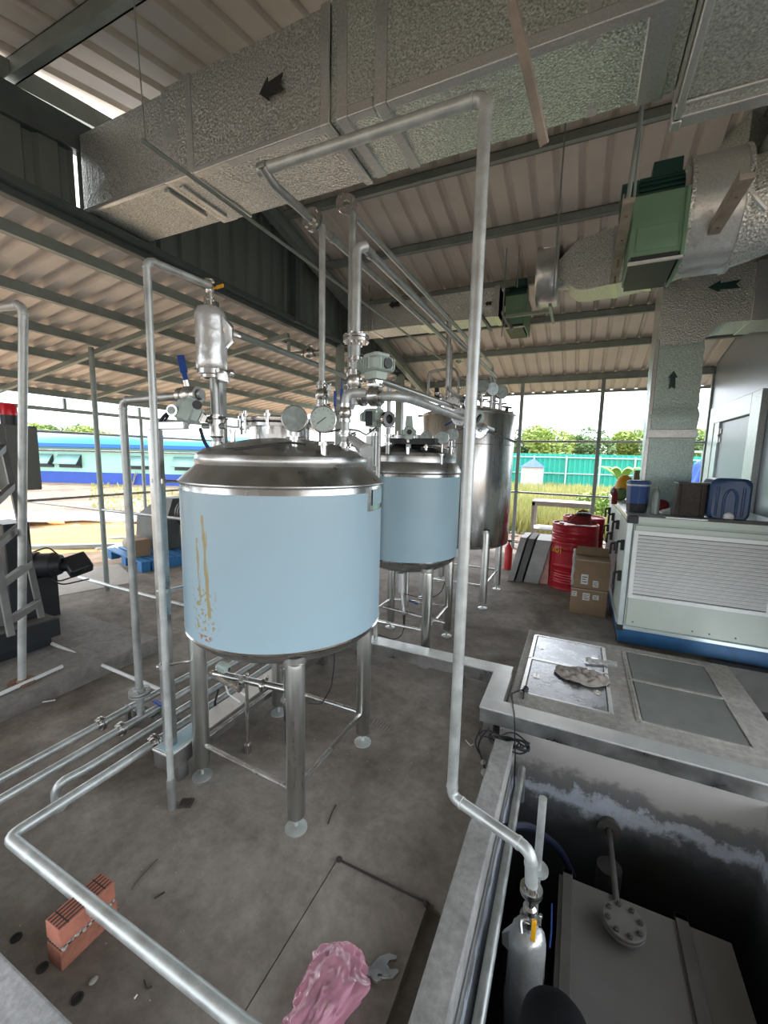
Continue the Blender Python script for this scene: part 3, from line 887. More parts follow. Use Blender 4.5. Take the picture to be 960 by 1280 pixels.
# ================================================================ foil-clad ducts
def rect(x, y0, y1, z0, z1): return [(x, y0, z0), (x, y1, z0), (x, y1, z1), (x, y0, z1)]
def band(mb, x0, x1, y0, y1, z0, z1, g=0.006):
    mb.box(x0, x1, y0 - g, y1 + g, z0 - g, z1 + g)
def wavy(mb, x0, x1, y0, y1, z0, z1, n=None, amp=0.006, seed=0):
    """a soft insulated box between two x stations with slightly bulging faces"""
    n = n or max(3, int((x1 - x0) / 0.08))
    secs = []
    for i in range(n + 1):
        x = x0 + (x1 - x0) * i / n
        s = []
        for (ya, za, yb, zb) in ((y0, z0, y1, z0), (y1, z0, y1, z1), (y1, z1, y0, z1), (y0, z1, y0, z0)):
            for k in range(4):
                u = k / 4
                y = ya + (yb - ya) * u; z = za + (zb - za) * u
                w = noise.noise(Vector((x * 4 + seed, y * 5, z * 5))) * amp * (0.4 + 1.6 * math.sin(PI * u))
                ny, nz = ((0, -1), (1, 0), (0, 1), (-1, 0))[[(y0, z0, y1, z0), (y1, z0, y1, z1), (y1, z1, y0, z1), (y0, z1, y0, z0)].index((ya, za, yb, zb))]
                s.append((x, y + ny * w, z + nz * w))
        secs.append(s)
    mb.loft(secs)
def arrow(m, L, W):
    """flat arrow with a notched tail, pointing along local -x"""
    mb = MB(m)
    mb.prism([(-L * .5, 0), (-L * .12, W * .5), (-L * .12, W * .26), (L * .5, W * .34), (L * .36, 0), (L * .5, -W * .34), (-L * .12, -W * .26), (-L * .12, -W * .5)], 0, 0.004)
    return mb

D1Y0, D1Y1, D1Z0, D1Z1 = 1.874, 2.305, 3.266, 3.73
t = thing('air_duct', 'big foil-clad duct crossing overhead with a black arrow on its side', 'duct', (-1.0, 2.1, 3.27))
b = MB(); wavy(b, -3.12, -2.32, D1Y0, D1Y1, D1Z0, D1Z1, seed=1)
part('duct_section', b, 'foil', t, label='duct section nearest the dark wall', sharp=50)
b = MB(); wavy(b, -2.30, -1.19, D1Y0 - .012, D1Y1, D1Z0 - .012, D1Z1 + .012, seed=5)
part('duct_section', b, 'foil', t, label='middle duct section with the black arrow', sharp=50)
b = MB(); wavy(b, -1.20, 0.24, D1Y0 - .006, D1Y1, D1Z0 - .006, D1Z1 + .02, seed=9)
part('duct_section', b, 'foil_fine', t, label='long duct section with finely woven foil', sharp=50)
for x0, x1, m_, g in ((-2.33, -2.20, 'tape', .012), (-2.13, -2.085, 'tape', .02), (-1.24, -1.19, 'tape', .022), (-1.16, -1.10, 'tape', .010), (-0.96, -0.90, 'tape', .012), (-0.10, -0.05, 'tape', .008), (0.10, 0.20, 'tape', .014)):
    b = MB(); band(b, x0, x1, D1Y0, D1Y1, D1Z0, D1Z1, g)
    part('tape_band', b, m_, t, bevel=0.006)
b = MB()
b.box(-3.12, -2.33, D1Y0 - .009, D1Y0 + .02, D1Z0 - .009, D1Z0 + .02)
b.box(-2.3, -1.2, D1Y0 - .018, D1Y0 + .03, D1Z0 - .018, D1Z0 + .012)
b.box(-0.895, 0.2, D1Y0 - .0165, D1Y0 + .03, D1Z0 - .0165, D1Z0 + .035)
b.box(-1.095, -0.965, D1Y0 - .0135, D1Y0 + .03, D1Z0 - .0135, D1Z0 + .035)
part('edge_tape', b, 'tape', t, bevel=0.005)
b = MB().box(-2.40, -2.36, D1Y0 + .04, D1Y1 - .1, D1Z0 - .022, D1Z0).box(-2.27, -2.235, D1Y0 + .04, D1Y1 - .05, D1Z0 - .026, D1Z0)
part('lap_seam', b, 'tape', t, bevel=0.004)
p = Vector((-1.519, 1.860, 3.490))
part('arrow', arrow(Matrix(((1, 0, 0, p.x), (0, 0, -1, p.y - .016), (0, 1, 0, p.z), (0, 0, 0, 1))) @ Matrix.Rotation(math.radians(4), 4, 'Z'), 0.15, 0.11), 'black', t)

# the deeper duct it opens into on the right
t2 = thing('wide_duct', 'wider deeper foil duct box at the top right, joined to the big overhead duct', 'duct', (1.4, 1.6, 3.14))
b = MB(); wavy(b, 0.245, 2.9, 0.95, 2.31, 3.15, 3.72, seed=14, amp=.008)
part('duct_body', b, 'foil_fine', t2, sharp=50)
b = MB().box(0.245, 2.9, 2.27, 2.335, 3.13, 3.18).box(0.245, 0.275, 0.95, 2.33, 3.13, 3.17).box(0.24, 2.9, 2.20, 2.215, 3.135, 3.15)
b.box(0.241, 0.279, 2.285, 2.341, 3.124, 3.30)
part('edge_tape', b, 'tape', t2, bevel=0.006)

# second duct, further back, from the wall to the smaller fan
t = thing('air_duct', 'foil duct behind the steel pipes running from the dark wall to the far fan', 'duct', (-2.0, 5.5, 3.38))
b = MB(); wavy(b, -2.92, -1.0, 5.24, 5.60, 3.375, 3.70, seed=21)
part('duct_body', b, 'foil', t, sharp=50)
for x0, x1 in ((-1.98, -1.90), (-1.06, -1.0), (-2.7, -2.66)):
    b = MB(); band(b, x0, x1, 5.24, 5.60, 3.375, 3.70, .01)
    part('tape_band', b, 'tape', t, bevel=0.005)
p = Vector((-2.331, 5.230, 3.657))
part('arrow', arrow(Matrix(((1, 0, 0, p.x), (0, 0, -1, p.y - .02), (0, 1, 0, p.z), (0, 0, 0, 1))), 0.16, 0.10), 'black', t)
part('arrow', arrow(Matrix(((1, 0, 0, -1.12), (0, 0, -1, p.y - .02), (0, 1, 0, p.z - .14), (0, 0, 0, 1))), 0.08, 0.06), 'black', t)

def hanger(x, y, z0, z1, r=0.006):
    return MB().cyl((x, y, z0), (x, y, z1), r, seg=6)
# ---- fans
def fan_unit(x0, x1, y0, y1, z0, z1, motor_top, label):
    t = thing('duct_fan', label, 'fan', ((x0 + x1) / 2, (y0 + y1) / 2, z0))
    part('fan_box', MB().box(x0, x1, y0, y1, z0 + .08 * (z1 - z0), z1), 'fan', t, bevel=0.006)
    w, h = x1 - x0, z1 - z0
    part('panel_seam', MB().box(x0 + .12 * w, x1 - .12 * w, y0 - .006, y0 + .002, z0 + .16 * h, z0 + .52 * h).box(x1 - .05 * w, x1 + .03 * w, y0 - .01, y1, z0, z1), 'fan', t, bevel=0.004)
    part('base_opening', MB().box(x0 + .05 * w, x1 - .1 * w, y0 - .004, y1 - .03, z0 - .02 * h, z0 + .09 * h), 'black', t)
    part('lip', MB().box(x0, x1, y0 - .012, y0 + .004, z0 - .03 * h, z0 + .01 * h), 'alu', t)
    # finned motor riding on the box
    mz = z1 + .17 * h
    mb = MB()
    mr = .30 * h
    mb.cyl((x0 - .22 * w, (y0 + y1) / 2 - .1 * (y1 - y0), mz), (x0 + .1 * w, (y0 + y1) / 2 - .1 * (y1 - y0), mz), mr * .95, mr, seg=18)
    mb.cyl((x0 + .1 * w, (y0 + y1) / 2 - .1 * (y1 - y0), mz), (x1 - .04 * w, (y0 + y1) / 2 - .1 * (y1 - y0), mz), mr * .86, seg=18)
    mo = part('motor', mb, 'motor', t)
    fm = MB()
    cy = (y0 + y1) / 2 - .1 * (y1 - y0)
    for k in range(22):
        a = 2 * PI * k / 22
        q = Vector((0, math.cos(a), math.sin(a)))
        c = Vector((0, cy, mz))
        fm.bar((x0 + .12 * w, cy + q.y * mr * .94, mz + q.z * mr * .94), (x1 - .06 * w, cy + q.y * mr * .94, mz + q.z * mr * .94), .008, mr * .16, up=q)
    part('fins', fm, 'motor', mo)
    part('terminal_box', MB().box(x0 + .35 * w, x1 - .1 * w, cy - mr * .6, cy + mr * .4, mz + mr * .8, mz + mr * 1.55), 'motor', mo, bevel=0.004)
    return t
fan_unit(0.150, 0.395, 2.70, 3.12, 2.748, 3.078, True, 'green duct fan with dark finned motor near the top right, nearer of the two')
fan_unit(-0.93, -0.70, 5.25, 5.75, 3.231, 3.584, True, 'dark green duct fan hanging behind the tall pipe, the farther one')

# support channels and drop rods of the near fan
def perforated(a, b, w, label):
    t = thing('support_channel', label, 'channel', a)
    part('channel', MB().bar(a, b, w, 0.022).bar((a[0] - w / 2, a[1], a[2] + .012), (b[0] - w / 2, b[1], b[2] + .012), .004, .04).bar((a[0] + w / 2, a[1], a[2] + .012), (b[0] + w / 2, b[1], b[2] + .012), .004, .04), 'channel', t)
    n = 4
    for k in range(n):
        u = (k + .5) / n
        c = Vector(a).lerp(Vector(b), u)
        hb = MB().lathe([(0.0001, -.013), (.007, -.013), (.007, -.011)], c, (0, 0, 1), 8)
        if k > 1: hb.cyl(c - Vector((0, 0, .05)), c + Vector((0, 0, .02)), .005, seg=6)
        part('bolt', hb, 'rust', t)
    return t
cz1 = 2.925
perforated((0.115, 2.42, cz1), (0.118, 3.42, cz1), 0.045, 'perforated channel under the left side of the near fan')
zc2 = 2.864
perforated((0.530, 2.3, zc2), (0.530 - .01, 3.35, zc2), 0.05, 'long rusty channel slanting under the round duct at right')
for x, y, z0, z1, lab in ((0.143, 2.55, 2.984 , 4.15, 'threaded rod hanging in front of the near fan motor'),
                          (-0.283, 3.6, 2.941, 4.2, 'long threaded rod hanging left of the curved foil duct'),
                          (-0.755, 4.9, 3.535, 3.95, 'thin rod hanging above the farther fan'),
                          (-0.888, 4.9, 3.042, 3.95, 'thin hanging rod at the left corner of the farther fan'),
                          (-2.648, 5.1, 3.315, 3.9, 'thin rod hanging in front of the far duct')):
    solo('hanger_rod', hanger(x, y, z0, z1, .006), 'purlin', lab, 'rod')
# the big strut hanging from roof height in front of the duct
a = (-0.309, 1.550, 3.154); b_ = (-0.209, 1.800, 2.867)
solo('hanging_channel', MB().bar(a, b_, 0.028, 0.016).bar((a[0] - .013, a[1] + .01, a[2]), (b_[0] - .013, b_[1] + .01, b_[2]), .004, .02), 'channel', 'steel channel hanging down in front of the overhead duct, top centre', 'channel')
solo('hanger_strut', MB().cyl((0.138, 2.500, 3.386), (0.112, 2.500, 2.925), 0.010, seg=8), 'purlin', 'pipe strut hanging beside the near fan motor', 'strut')
def bracket(a, b, lab):
    solo('support_bracket', MB().bar(a, b, 0.03, 0.03), 'purlin', lab, 'bracket')
bracket((-0.941, 5.150, 3.381), (-0.765, 4.800, 3.075), 'short bracket under the left corner of the farther fan')
bracket((-1.211, 5.200, 3.410), (-0.986, 4.800, 3.098), 'short bracket under the far duct, left of the farther fan')
bracket((-0.866, 4.950, 3.261), (-0.389, 4.950, 3.271), 'crossbar under the farther fan')
bracket((-0.393, 4.7, 3.25), (-0.393, 5.3, 3.25), 'small end bracket right of the farther fan')

# round casing beside the near fan
t = thing('round_duct', 'foil-wrapped drum casing right of the near green fan', 'duct', (0.55, 2.9, 2.85))
zc = 3.02
b = MB()
prof = [(0.0001, 0), (.27, 0), (.285, .01), (.285, .22), (.27, .235), (0.0001, .235)]
b.lathe(prof, (0.415, 2.98, zc + .02), (1, 0, 0), 36)
part('casing', b, 'tape', t, sharp=40)
b = MB()
for x in (.413, .64): b.ring((x, 2.98, zc + .02), (1, 0, 0), .292, .25, .02, 36)
part('tape_band', b, 'foil', t)
b = MB()
secs = []
for k in range(9):
    u = k / 8
    secs.append([(.655 + .5 * u, 2.98 + (math.cos(a_) * .25 * (1 - .2 * u)) - .1 * u, zc + .05 * u + math.sin(a_) * .25 * (1 - .2 * u) + .012 * noise.noise(Vector((k * 2.1, a_ * 2, 0)))) for a_ in [2 * PI * j / 20 for j in range(20)]])
b.loft(secs)
part('flexible_collar', b, 'foil', t)
b = MB().box(.40, .66, 2.72, 3.2, 2.967, 2.967 + .03)
part('saddle', b, 'tape', t)
solo('loose_foil', MB().tube([(0.595, 2.750, 3.172), (0.609, 2.700, 3.052), (0.664, 2.700, 2.959), (0.715, 2.720, 2.909)], 0.012, seg=8).tube([(0.648, 2.750, 3.106), (0.607, 2.750, 3.062), (0.721, 2.800, 2.991)], 0.010, seg=8), 'wrap', 'twisted loose foil hanging at the right edge beside the round casing', 'foil')

# casing, reducer and curved duct leading right from the far fan
t = thing('curved_duct', 'curved foil duct sweeping right from the round casing of the far fan', 'duct', (-0.2, 5.2, 3.3))
Y = 5.3
b = MB()
x0, x1 = -0.597, -0.367
rr = .33
zc = 3.760 + .02
b.lathe([(0.0001, 0), (rr * .95, 0), (rr, .02), (rr, x1 - x0 - .02), (rr * .95, x1 - x0), (0.0001, x1 - x0)], (x0, Y + .05, zc), (1, 0, 0), 32)
part('casing', b, 'tape', t, sharp=40)
b = MB()
b.lathe([(.11, 0), (.12, .08), (.14, .17)], (x1, Y - .05, zc - .09), (1, 0, 0), 20)
part('nozzle', b, 'foil', t)
def dsec(px_x, y, z0, z1, w, ang):
    """rectangular cross-section centred on a bending path"""
    c, s = math.cos(ang), math.sin(ang)
    return [(px_x - s * w / 2 * 1, y - c * w / 2, z0), (px_x + s * w / 2, y + c * w / 2, z0), (px_x + s * w / 2, y + c * w / 2, z1), (px_x - s * w / 2, y - c * w / 2, z1)]
b = MB()
zb = 3.459
secs = [dsec(x1 + .0, 5.25, zc - .12, zc + .05, .28, 0), dsec(x1 + .20, 5.22, zb + .02, zc + .22, .36, 0), dsec(x1 + .30, 5.2, zb, zc + .32, .38, 0), dsec(x1 + .55, 5.15, zb, zc + .40, .40, .1)]
b.loft(secs)
part('transition', b, 'foil', t, sharp=45)
b = MB()
secs = []
for k in range(11):
    u = k / 10
    x = x1 + .55 + (1.05 - x1 - .55) * u
    y = 5.15 - .95 * u * u
    ang = .1 + .65 * u
    secs.append(dsec(x, y, zb, zc + .40, .40, ang))
b.loft(secs)
part('bend', b, 'foil_fine', t, sharp=45)
b = MB()
for k in (0, 3):
    u = k / 10
    x = x1 + .55 + (1.05 - x1 - .55) * u
    s0 = dsec(x - .03, 5.15 - .95 * u * u, zb - .008, zc + .41, .42, .1 + .65 * u); s1 = dsec(x + .03, 5.15 - .95 * u * u, zb - .008, zc + .41, .42, .1 + .65 * u)
    b.hull8(s0, s1)
b2 = MB()
part('tape_band', b, 'tape', t)
b = MB(); wavy(b, 1.0, 1.75, 3.75, 4.35, zb, zb + .5, seed=31)
part('duct_body', b, 'foil', t, sharp=50)

# duct 3 and its drop to the air handler
t = thing('drop_duct', 'foil duct with green arrows turning down onto the air handling unit', 'duct', (0.9, 5.6, 1.22))
xa, xb = 0.685, 1.10
Y0, Y1 = 5.45, 5.95
zt0, zt1 = 3.06, 3.66
b = MB()
n = 26
secs = []
for k in range(n + 1):
    z = 1.22 + (zt0 - .12 - 1.22) * k / n
    g = .006 * (k % 2) + (.012 if k in (14, 15) else 0)
    sl = -.03 * (k / n)
    secs.append([(xa - g + sl, Y0 - g, z), (xb + g + sl, Y0 - g, z), (xb + g + sl, Y1 + g, z), (xa - g + sl, Y1 + g, z)])
b.loft(secs)
part('riser', b, 'foil_green_cast', t, label='upright duct with sagging horizontal pleats', sharp=25)
b = MB()
secs = []
for k in range(9):
    u = k / 8; a = u * PI / 2
    # inner curve around (xb+.12, zt0-.12); outer corner squared
    ix, iz = xb - .03 + .18 * (1 - math.cos(a)), zt0 - .12 + .18 * math.sin(a)
    ox, oz = (xa - .03, zt0 - .12 + (zt1 - zt0 + .12) * min(1, u * 2)) if u <= .5 else (xa - .03 + (xb + .18 - xa) * (u - .5) * 2, zt1)
    secs.append([(ix, Y0, iz), (ix, Y1, iz), (ox, Y1, oz), (ox, Y0, oz)])
b.loft(secs)
part('elbow', b, 'foil', t, sharp=40)
b = MB(); wavy(b, xb + .14, 1.78, Y0, Y1, zt0 + .06, zt1, seed=40)
part('duct_section', b, 'foil', t, sharp=50)
b = MB(); band(b, 1.42, 1.55, Y0, Y1, zt0 + .06, zt1, .012)
part('tape_band', b, 'tape', t, bevel=0.005)
b = MB().box(xa - .045, xb + .0, Y0 - .02, Y0 + .02, 1.97, 2.06).box(xa - .05, xa - .01, Y0 - .015, Y0 + .03, 1.22, 3.0)
part('edge_tape', b, 'tape', t, bevel=0.005)
p = Vector((1.168, 5.420, 3.466))
part('arrow', arrow(Matrix(((1, 0, 0, p.x), (0, 0, -1, p.y), (0, 1, 0, p.z), (0, 0, 0, 1))), 0.26, 0.11), 'motor', t, label='dark green arrow pointing left')
p = Vector((0.826, 5.420, 2.573))
part('arrow', arrow(Matrix(((1, 0, 0, p.x), (0, 0, -1, p.y), (0, 1, 0, p.z), (0, 0, 0, 1))) @ Matrix.Rotation(-PI / 2, 4, 'Z'), 0.19, 0.085), 'motor', t, label='grey green arrow pointing up')

# thin conduit running back under the big duct, hung on a wire
c0 = Vector((-1.984, 1.474, 3.150))
t = thing('conduit', 'thin dark conduit running back just under the big duct near the dark wall', 'conduit', c0)
part('tube', MB().tube([c0, (c0.x, 6.4, 3.15)], .011, seg=8), 'purlin', t)
part('hanger', MB().cyl(c0 + Vector((0, .02, 0)), (c0.x - .02, c0.y, roof_z(c0.y)), .003, seg=6), 'purlin', t)

# ================================================================ tanks
def tank(label, cx, cy, R, z_bot, z_top, prof_top, prof_bot, leg_xy, leg_r, leg_top, brace_z, film=None, group=None, shellmat='stainless'):
    t = thing('mixing_tank', label, 'tank', (cx, cy, 0.0), group)
    sh = MB().lathe([(R * .99, z_bot - .01), (R, z_bot), (R, z_top), (R * .99, z_top + .01)], (cx, cy, 0), seg=72)
    part('shell', sh, shellmat, t, sharp=30)
    part('top_cone', MB().lathe(prof_top, (cx, cy, 0), seg=72), 'stain_dark', t, sharp=28)
    part('bottom_dish', MB().lathe(prof_bot, (cx, cy, 0), seg=72), 'stain_dark', t, sharp=40)
    for (lx, ly), bz in zip(leg_xy, brace_z):
        lm = MB()
        lm.lathe([(0.0001, .062), (leg_r * .8, .062), (leg_r, .072), (leg_r, leg_top - .03), (leg_r * .92, leg_top - .01), (leg_r * .6, leg_top), (0.0001, leg_top)], (lx, ly, 0), seg=22)
        ax, ay = cx - lx, cy - ly
        l = math.hypot(ax, ay)
        lm.lathe([(leg_r * 1.22, leg_top - .02), (leg_r * 1.22, leg_top + .02)], (lx + ax / l * .02, ly + ay / l * .02, 0), seg=22)
        lg = part('leg', lm, 'leg', t, sharp=40)
        fm = MB()
        fm.cyl((lx, ly, .012), (lx, ly, .064), .009, seg=8)
        fm.lathe([(0.0001, 0), (leg_r * 1.22, 0), (leg_r * 1.22, .006), (leg_r * .55, .014), (0.0001, .016)], (lx, ly, 0), seg=22)
        part('foot', fm, 'galv_light', lg)
    n = len(leg_xy)
    for k in range(n):
        a, b = leg_xy[k], leg_xy[(k + 1) % n]
        z = brace_z[k]
        va, vb = Vector((a[0], a[1], z)), Vector((b[0], b[1], z))
        d = (vb - va).normalized() * leg_r
        part('brace', MB().cyl(va + d * .95, vb - d * .95, .0125, seg=10), 'stainless', t)
    return t

# ---- front tank
TX, TY, TR = -1.36, 1.725, 0.49
legs1 = [(-1.685, 1.424), (-1.052, 1.390), (-1.050, 2.037), (-1.68, 2.04)]
t1 = tank('front stainless mixing tank wrapped in pale blue film with a rusty streak', TX, TY, TR, 0.86, 1.555,
          [(TR, 1.560), (TR + .010, 1.566), (TR + .009, 1.571), (.452, 1.616), (.425, 1.640), (.418, 1.648), (.424, 1.662), (.424, 1.676), (.418, 1.692), (.400, 1.706), (.36, 1.722), (.28, 1.748), (.18, 1.768), (.08, 1.778), (0.0001, 1.78)],
          [(TR, .87), (TR - .012, .835), (TR - .05, .80), (.36, .765), (.25, .74), (.12, .725), (0.0001, .72)],
          legs1, 0.042, 0.815, [0.19, 0.20, 0.19, 0.20])
CAM_A = math.atan2(-TY, -TX)        # azimuth of the photographer seen from the tank axis
na0, na1 = CAM_A + math.radians(48), CAM_A + math.radians(76)
fm = MB()
f0 = frame((TX, TY, 0), (0, 0, 1), (1, 0, 0))
def film_arc(mb, R, a0, a1, z0, z1, seg):
    mb.grid(seg, 1, lambda u, v: (TX + R * math.cos(a0 + (a1 - a0) * u), TY + R * math.sin(a0 + (a1 - a0) * u), z0 + (z1 - z0) * v))
R1 = TR + .0025
film_arc(fm, R1, na0 - 2 * PI + (na1 - na0) + 0.0, na0, 0.868, 1.533, 84)
film_arc(fm, R1, na0, na1, 0.868, 1.445, 8)
part('protective_film', fm, 'film', t1, sharp=40)
nm = MB()
film_arc(nm, R1 + .001, na0 + .10, na1, 1.470, 1.545, 6)
part('name_plate', nm, 'film2', t1, label='corner cut-out showing bluish steel')
ru = MB().lathe([(TR + .002, .858), (TR + .007, .862), (TR + .002, .868)], (TX, TY, 0), seg=72)
part('rim_seam', ru, 'stain_bright', t1)

def on_top(c, prof, x, y):
    """height of a lathe profile above point (x, y)"""
    r = math.hypot(x - c[0], y - c[1])
    best = None
    for (r0, z0), (r1, z1) in zip(prof[:-1], prof[1:]):
        lo, hi = min(r0, r1), max(r0, r1)
        if lo <= r <= hi and hi > lo:
            z = z0 + (z1 - z0) * (r - r0) / (r1 - r0)
            best = z if best is None else max(best, z)
    return best if best is not None else prof[0][1]
PT1 = [(TR + .008, 1.578), (.425, 1.640), (.424, 1.676), (.400, 1.706), (.28, 1.748), (.18, 1.768), (.08, 1.778), (0.0, 1.78)]
def top1(x, y): return on_top((TX, TY), PT1, x, y)

# manhole with clamped cover
mh = MB()
mc = (-1.50, 1.86)
mh.lathe([(.16, 1.72), (.16, 1.845)], (mc[0], mc[1], 0), seg=30)
mh.lathe([(.16, 1.842), (.198, 1.842), (.198, 1.858), (.16, 1.858)], (mc[0], mc[1], 0), seg=30)
mhp = part('manhole', mh, 'stainless', t1, sharp=30)
lid = MB().lathe([(.198, 1.866), (.20, 1.872), (.20, 1.884), (.16, 1.893), (.08, 1.905), (0.0001, 1.907)], (mc[0], mc[1], 0), seg=30)
part('lid', lid, 'stainless', mhp, sharp=30)
for k in range(9):
    bm_ = MB()
    a = 2 * PI * k / 9 + .2
    x, y = mc[0] + .205 * math.cos(a), mc[1] + .205 * math.sin(a)
    bm_.cyl((x, y, 1.80), (x, y, 1.915), .007, seg=8)
    bm_.lathe([(0.0001, 0), (.016, 0), (.016, .014), (0.0001, .014)], (x, y, 1.885), seg=8)
    bm_.lathe([(0.0001, 0), (.014, 0), (.014, .012), (0.0001, .012)], (x, y, 1.825), seg=8)
    part('clamp_bolt', bm_, 'stain_bright', mhp)
# lifting lugs, ports
lug = MB()
def ear(mb, x, y, ang, z0, r=.026):
    m = frame((x, y, z0), (math.cos(ang), math.sin(ang), 0), (0, 0, 1))
    mb.m = m
    mb.ring((0.028, 0, 0), (0, 0, 1), r, r * .45, .008, 18)
    mb.box(-.01, .025, -r * .9, r * .9, -.004, .004)
    mb.m = Matrix.Identity(4)
lx_, ly_ = -1.683, 1.62
ear(lug, lx_, ly_, CAM_A + PI / 2 + .5, top1(lx_, ly_) + .002)
ear(lug, -1.05, 1.95, CAM_A, top1(-1.05, 1.95))
part('lifting_lug', lug, 'stainless', t1)
for px in ((-1.557, 1.57),):
    z = top1(*px)
    part('port', MB().cyl((px[0], px[1], z - .02), (px[0], px[1], z + .05), .013, seg=12).cyl((px[0], px[1], z + .05), (px[0], px[1], z + .06), .019, seg=12), 'stain_bright', t1)
# gauges at the front of the dome
FACE = (0.50, -0.86, 0.05)
for (px, py, w) in ((368, 523, True), (404, 524, False)):
    c = {368: Vector((-1.132, 1.500, 1.854)), 404: Vector((-1.004, 1.530, 1.851))}[px]
    zt = top1(c.x, c.y)
    gauge(t1, c, FACE, .057, stem=max(.03, c.z - .057 - zt), needle=True, wrapped=w)
# wrapped sight light at the right shoulder
s0 = Vector((-0.977, 1.740, 1.777)); s1 = Vector((-0.877, 1.680, 1.725))
part('sight_lamp', MB().cyl(s0, s1, .020, .030, seg=18).cyl(s1, s1 + (s1 - s0).normalized() * .015, .034, .03, seg=18).cyl(s0 - (s1 - s0) * .4, s0, .014, seg=12), 'wrap', t1)
# riser spool with clamps on the right of the dome
rx, ry = -1.026, 1.75
zt = top1(rx, ry)
pm = MB().tube([(rx, ry, zt - .02), (rx, ry, 1.995), (rx + .08, ry + .05, 1.995)], .022, bend=.05, seg=14)
part('outlet_pipe', pm, 'galv_light', t1)
clamp(t1, (rx, ry, zt + .075), (0, 0, 1), .021)
clamp(t1, (rx, ry, zt + .02), (0, 0, 1), .021)
ball_valve(t1, (rx, ry, 1.90), (0, 0, 1), .018, side=(-.8, -.3, 0), hdir=(0, 0, 1), L=.10)
# bottom outlet assembly
bp = MB().tube([(-1.36, 1.725, .73), (-1.36, 1.725, .30)], .022, seg=12)
bp.cyl((-1.36, 1.725, .60), (-1.36, 1.725, .66), .034, seg=14)
part('drain_pipe', bp, 'stainless', t1)
clamp(t1, (-1.36, 1.725, .55), (0, 0, 1), .022)
clamp(t1, (-1.36, 1.725, .36), (0, 0, 1), .022)
part('drain_nozzle', MB().cyl((-1.36, 1.725, .10), (-1.36, 1.725, .26), .014, seg=10).cyl((-1.36, 1.725, .24), (-1.36, 1.725, .30), .02, seg=10), 'black', t1)
p0 = Vector((-1.806, 1.600, 0.422)); 
side = MB().tube([(-1.36, 1.725, .42), (-1.66, 1.66, .44), (-1.80, 1.63, .45)], .021, seg=12)
part('side_pipe', side, 'stainless', t1)
for x in (-1.50, -1.62): clamp(t1, (x, 1.725 + (x + 1.36) * .22, .425), (1, .22, -.05), .021)
part('pipe_stand', MB().cyl((-1.60, 1.67, .05), (-1.60, 1.67, .42), .010, seg=8).cyl((-1.60, 1.67, 0), (-1.60, 1.67, .05), .02, seg=10), 'stainless', t1)
# junction plate under the dish
part('bracket_plate', MB().box(-1.70, -1.48, 1.50, 1.70, .765, .770).box(-1.70, -1.48, 1.500, 1.504, .735, .77), 'stainless', t1, bevel=.002)

# cable looping along the dome and below
solo('cable', MB().tube([(-1.688, 1.500, 1.713), (-1.552, 1.420, 1.720), (-1.401, 1.360, 1.714), (-1.238, 1.330, 1.722), (-1.105, 1.320, 1.736), (-1.016, 1.330, 1.746), (-0.974, 1.360, 1.738)], .0045, bend=.03, seg=6), 'rubber', 'thin black cable lying over the dome of the front tank', 'cable')
solo('cable', MB().tube([(-1.168, 1.900, 0.619), (-1.167, 1.900, 0.534), (-1.187, 1.900, 0.384), (-1.284, 1.950, 0.229), (-1.418, 2.000, 0.168)], .004, bend=.04, seg=6), 'rubber', 'black cable hanging below the front tank between its right legs', 'cable')
solo('cable', MB().tube([(-1.871, 1.720, 0.283), (-1.908, 1.720, 0.179), (-1.885, 1.720, 0.101), (-1.834, 1.720, 0.070)], .006, bend=.03, seg=6), 'rubber', 'black hose hanging from the small valve under the front tank', 'cable')

# small actuator valve under the front tank
t = thing('drain_actuator', 'small pale actuator valve low under the front tank behind its left leg', 'valve', (-1.729, 1.620, 0.432))
c = Vector((-1.720, 1.620, 0.511))
actuator(t, c, (0.25, -.15, 1), (.9, .1, .2), .042)
part('pipe', MB().tube([c + Vector((-.12, .02, -.075)), c + Vector((.14, -.02, -.085))], .018, seg=10), 'stainless', t)
part('air_hose', MB().tube([c + Vector((-.02, .02, -.09)), c + Vector((-.03, .06, -.20)), c + Vector((.02, .10, -.26))], .005, seg=6).tube([c + Vector((.06, .0, -.1)), c + Vector((.12, .05, -.17))], .005, seg=6), 'white', t)

# ---- middle tank
T2X, T2Y, T2R = -1.335, 3.405, 0.43
legs2 = [(-1.60, 3.09), (-1.03, 3.09), (-1.036, 3.731), (-1.598, 3.66)]
PT2 = [(T2R, 1.565), (T2R + .008, 1.578), (T2R + .006, 1.59), (.41, 1.64), (.392, 1.66), (.388, 1.69), (.392, 1.71), (.38, 1.735), (.33, 1.765), (.22, 1.80), (.1, 1.815), (0.0001, 1.82)]
t_2 = tank('middle mixing tank in clean pale blue film, right behind the front tank', T2X, T2Y, T2R, 0.86, 1.575, PT2,
           [(T2R, .87), (T2R - .012, .83), (T2R - .06, .79), (.30, .755), (.15, .74), (0.0001, .735)], legs2, 0.040, 0.80, [0.30, 0.30, 0.30, 0.30])
fm = MB()
fm.lathe([(T2R + .0025, .868), (T2R + .0025, 1.545)], (T2X, T2Y, 0), seg=72)
part('protective_film', fm, 'film2', t_2)
pt2 = [(T2R + .006, 1.59), (.392, 1.66), (.392, 1.71), (.33, 1.765), (.22, 1.80), (.1, 1.815), (0.0, 1.82)]
def top2(x, y): return on_top((T2X, T2Y), pt2, x, y)
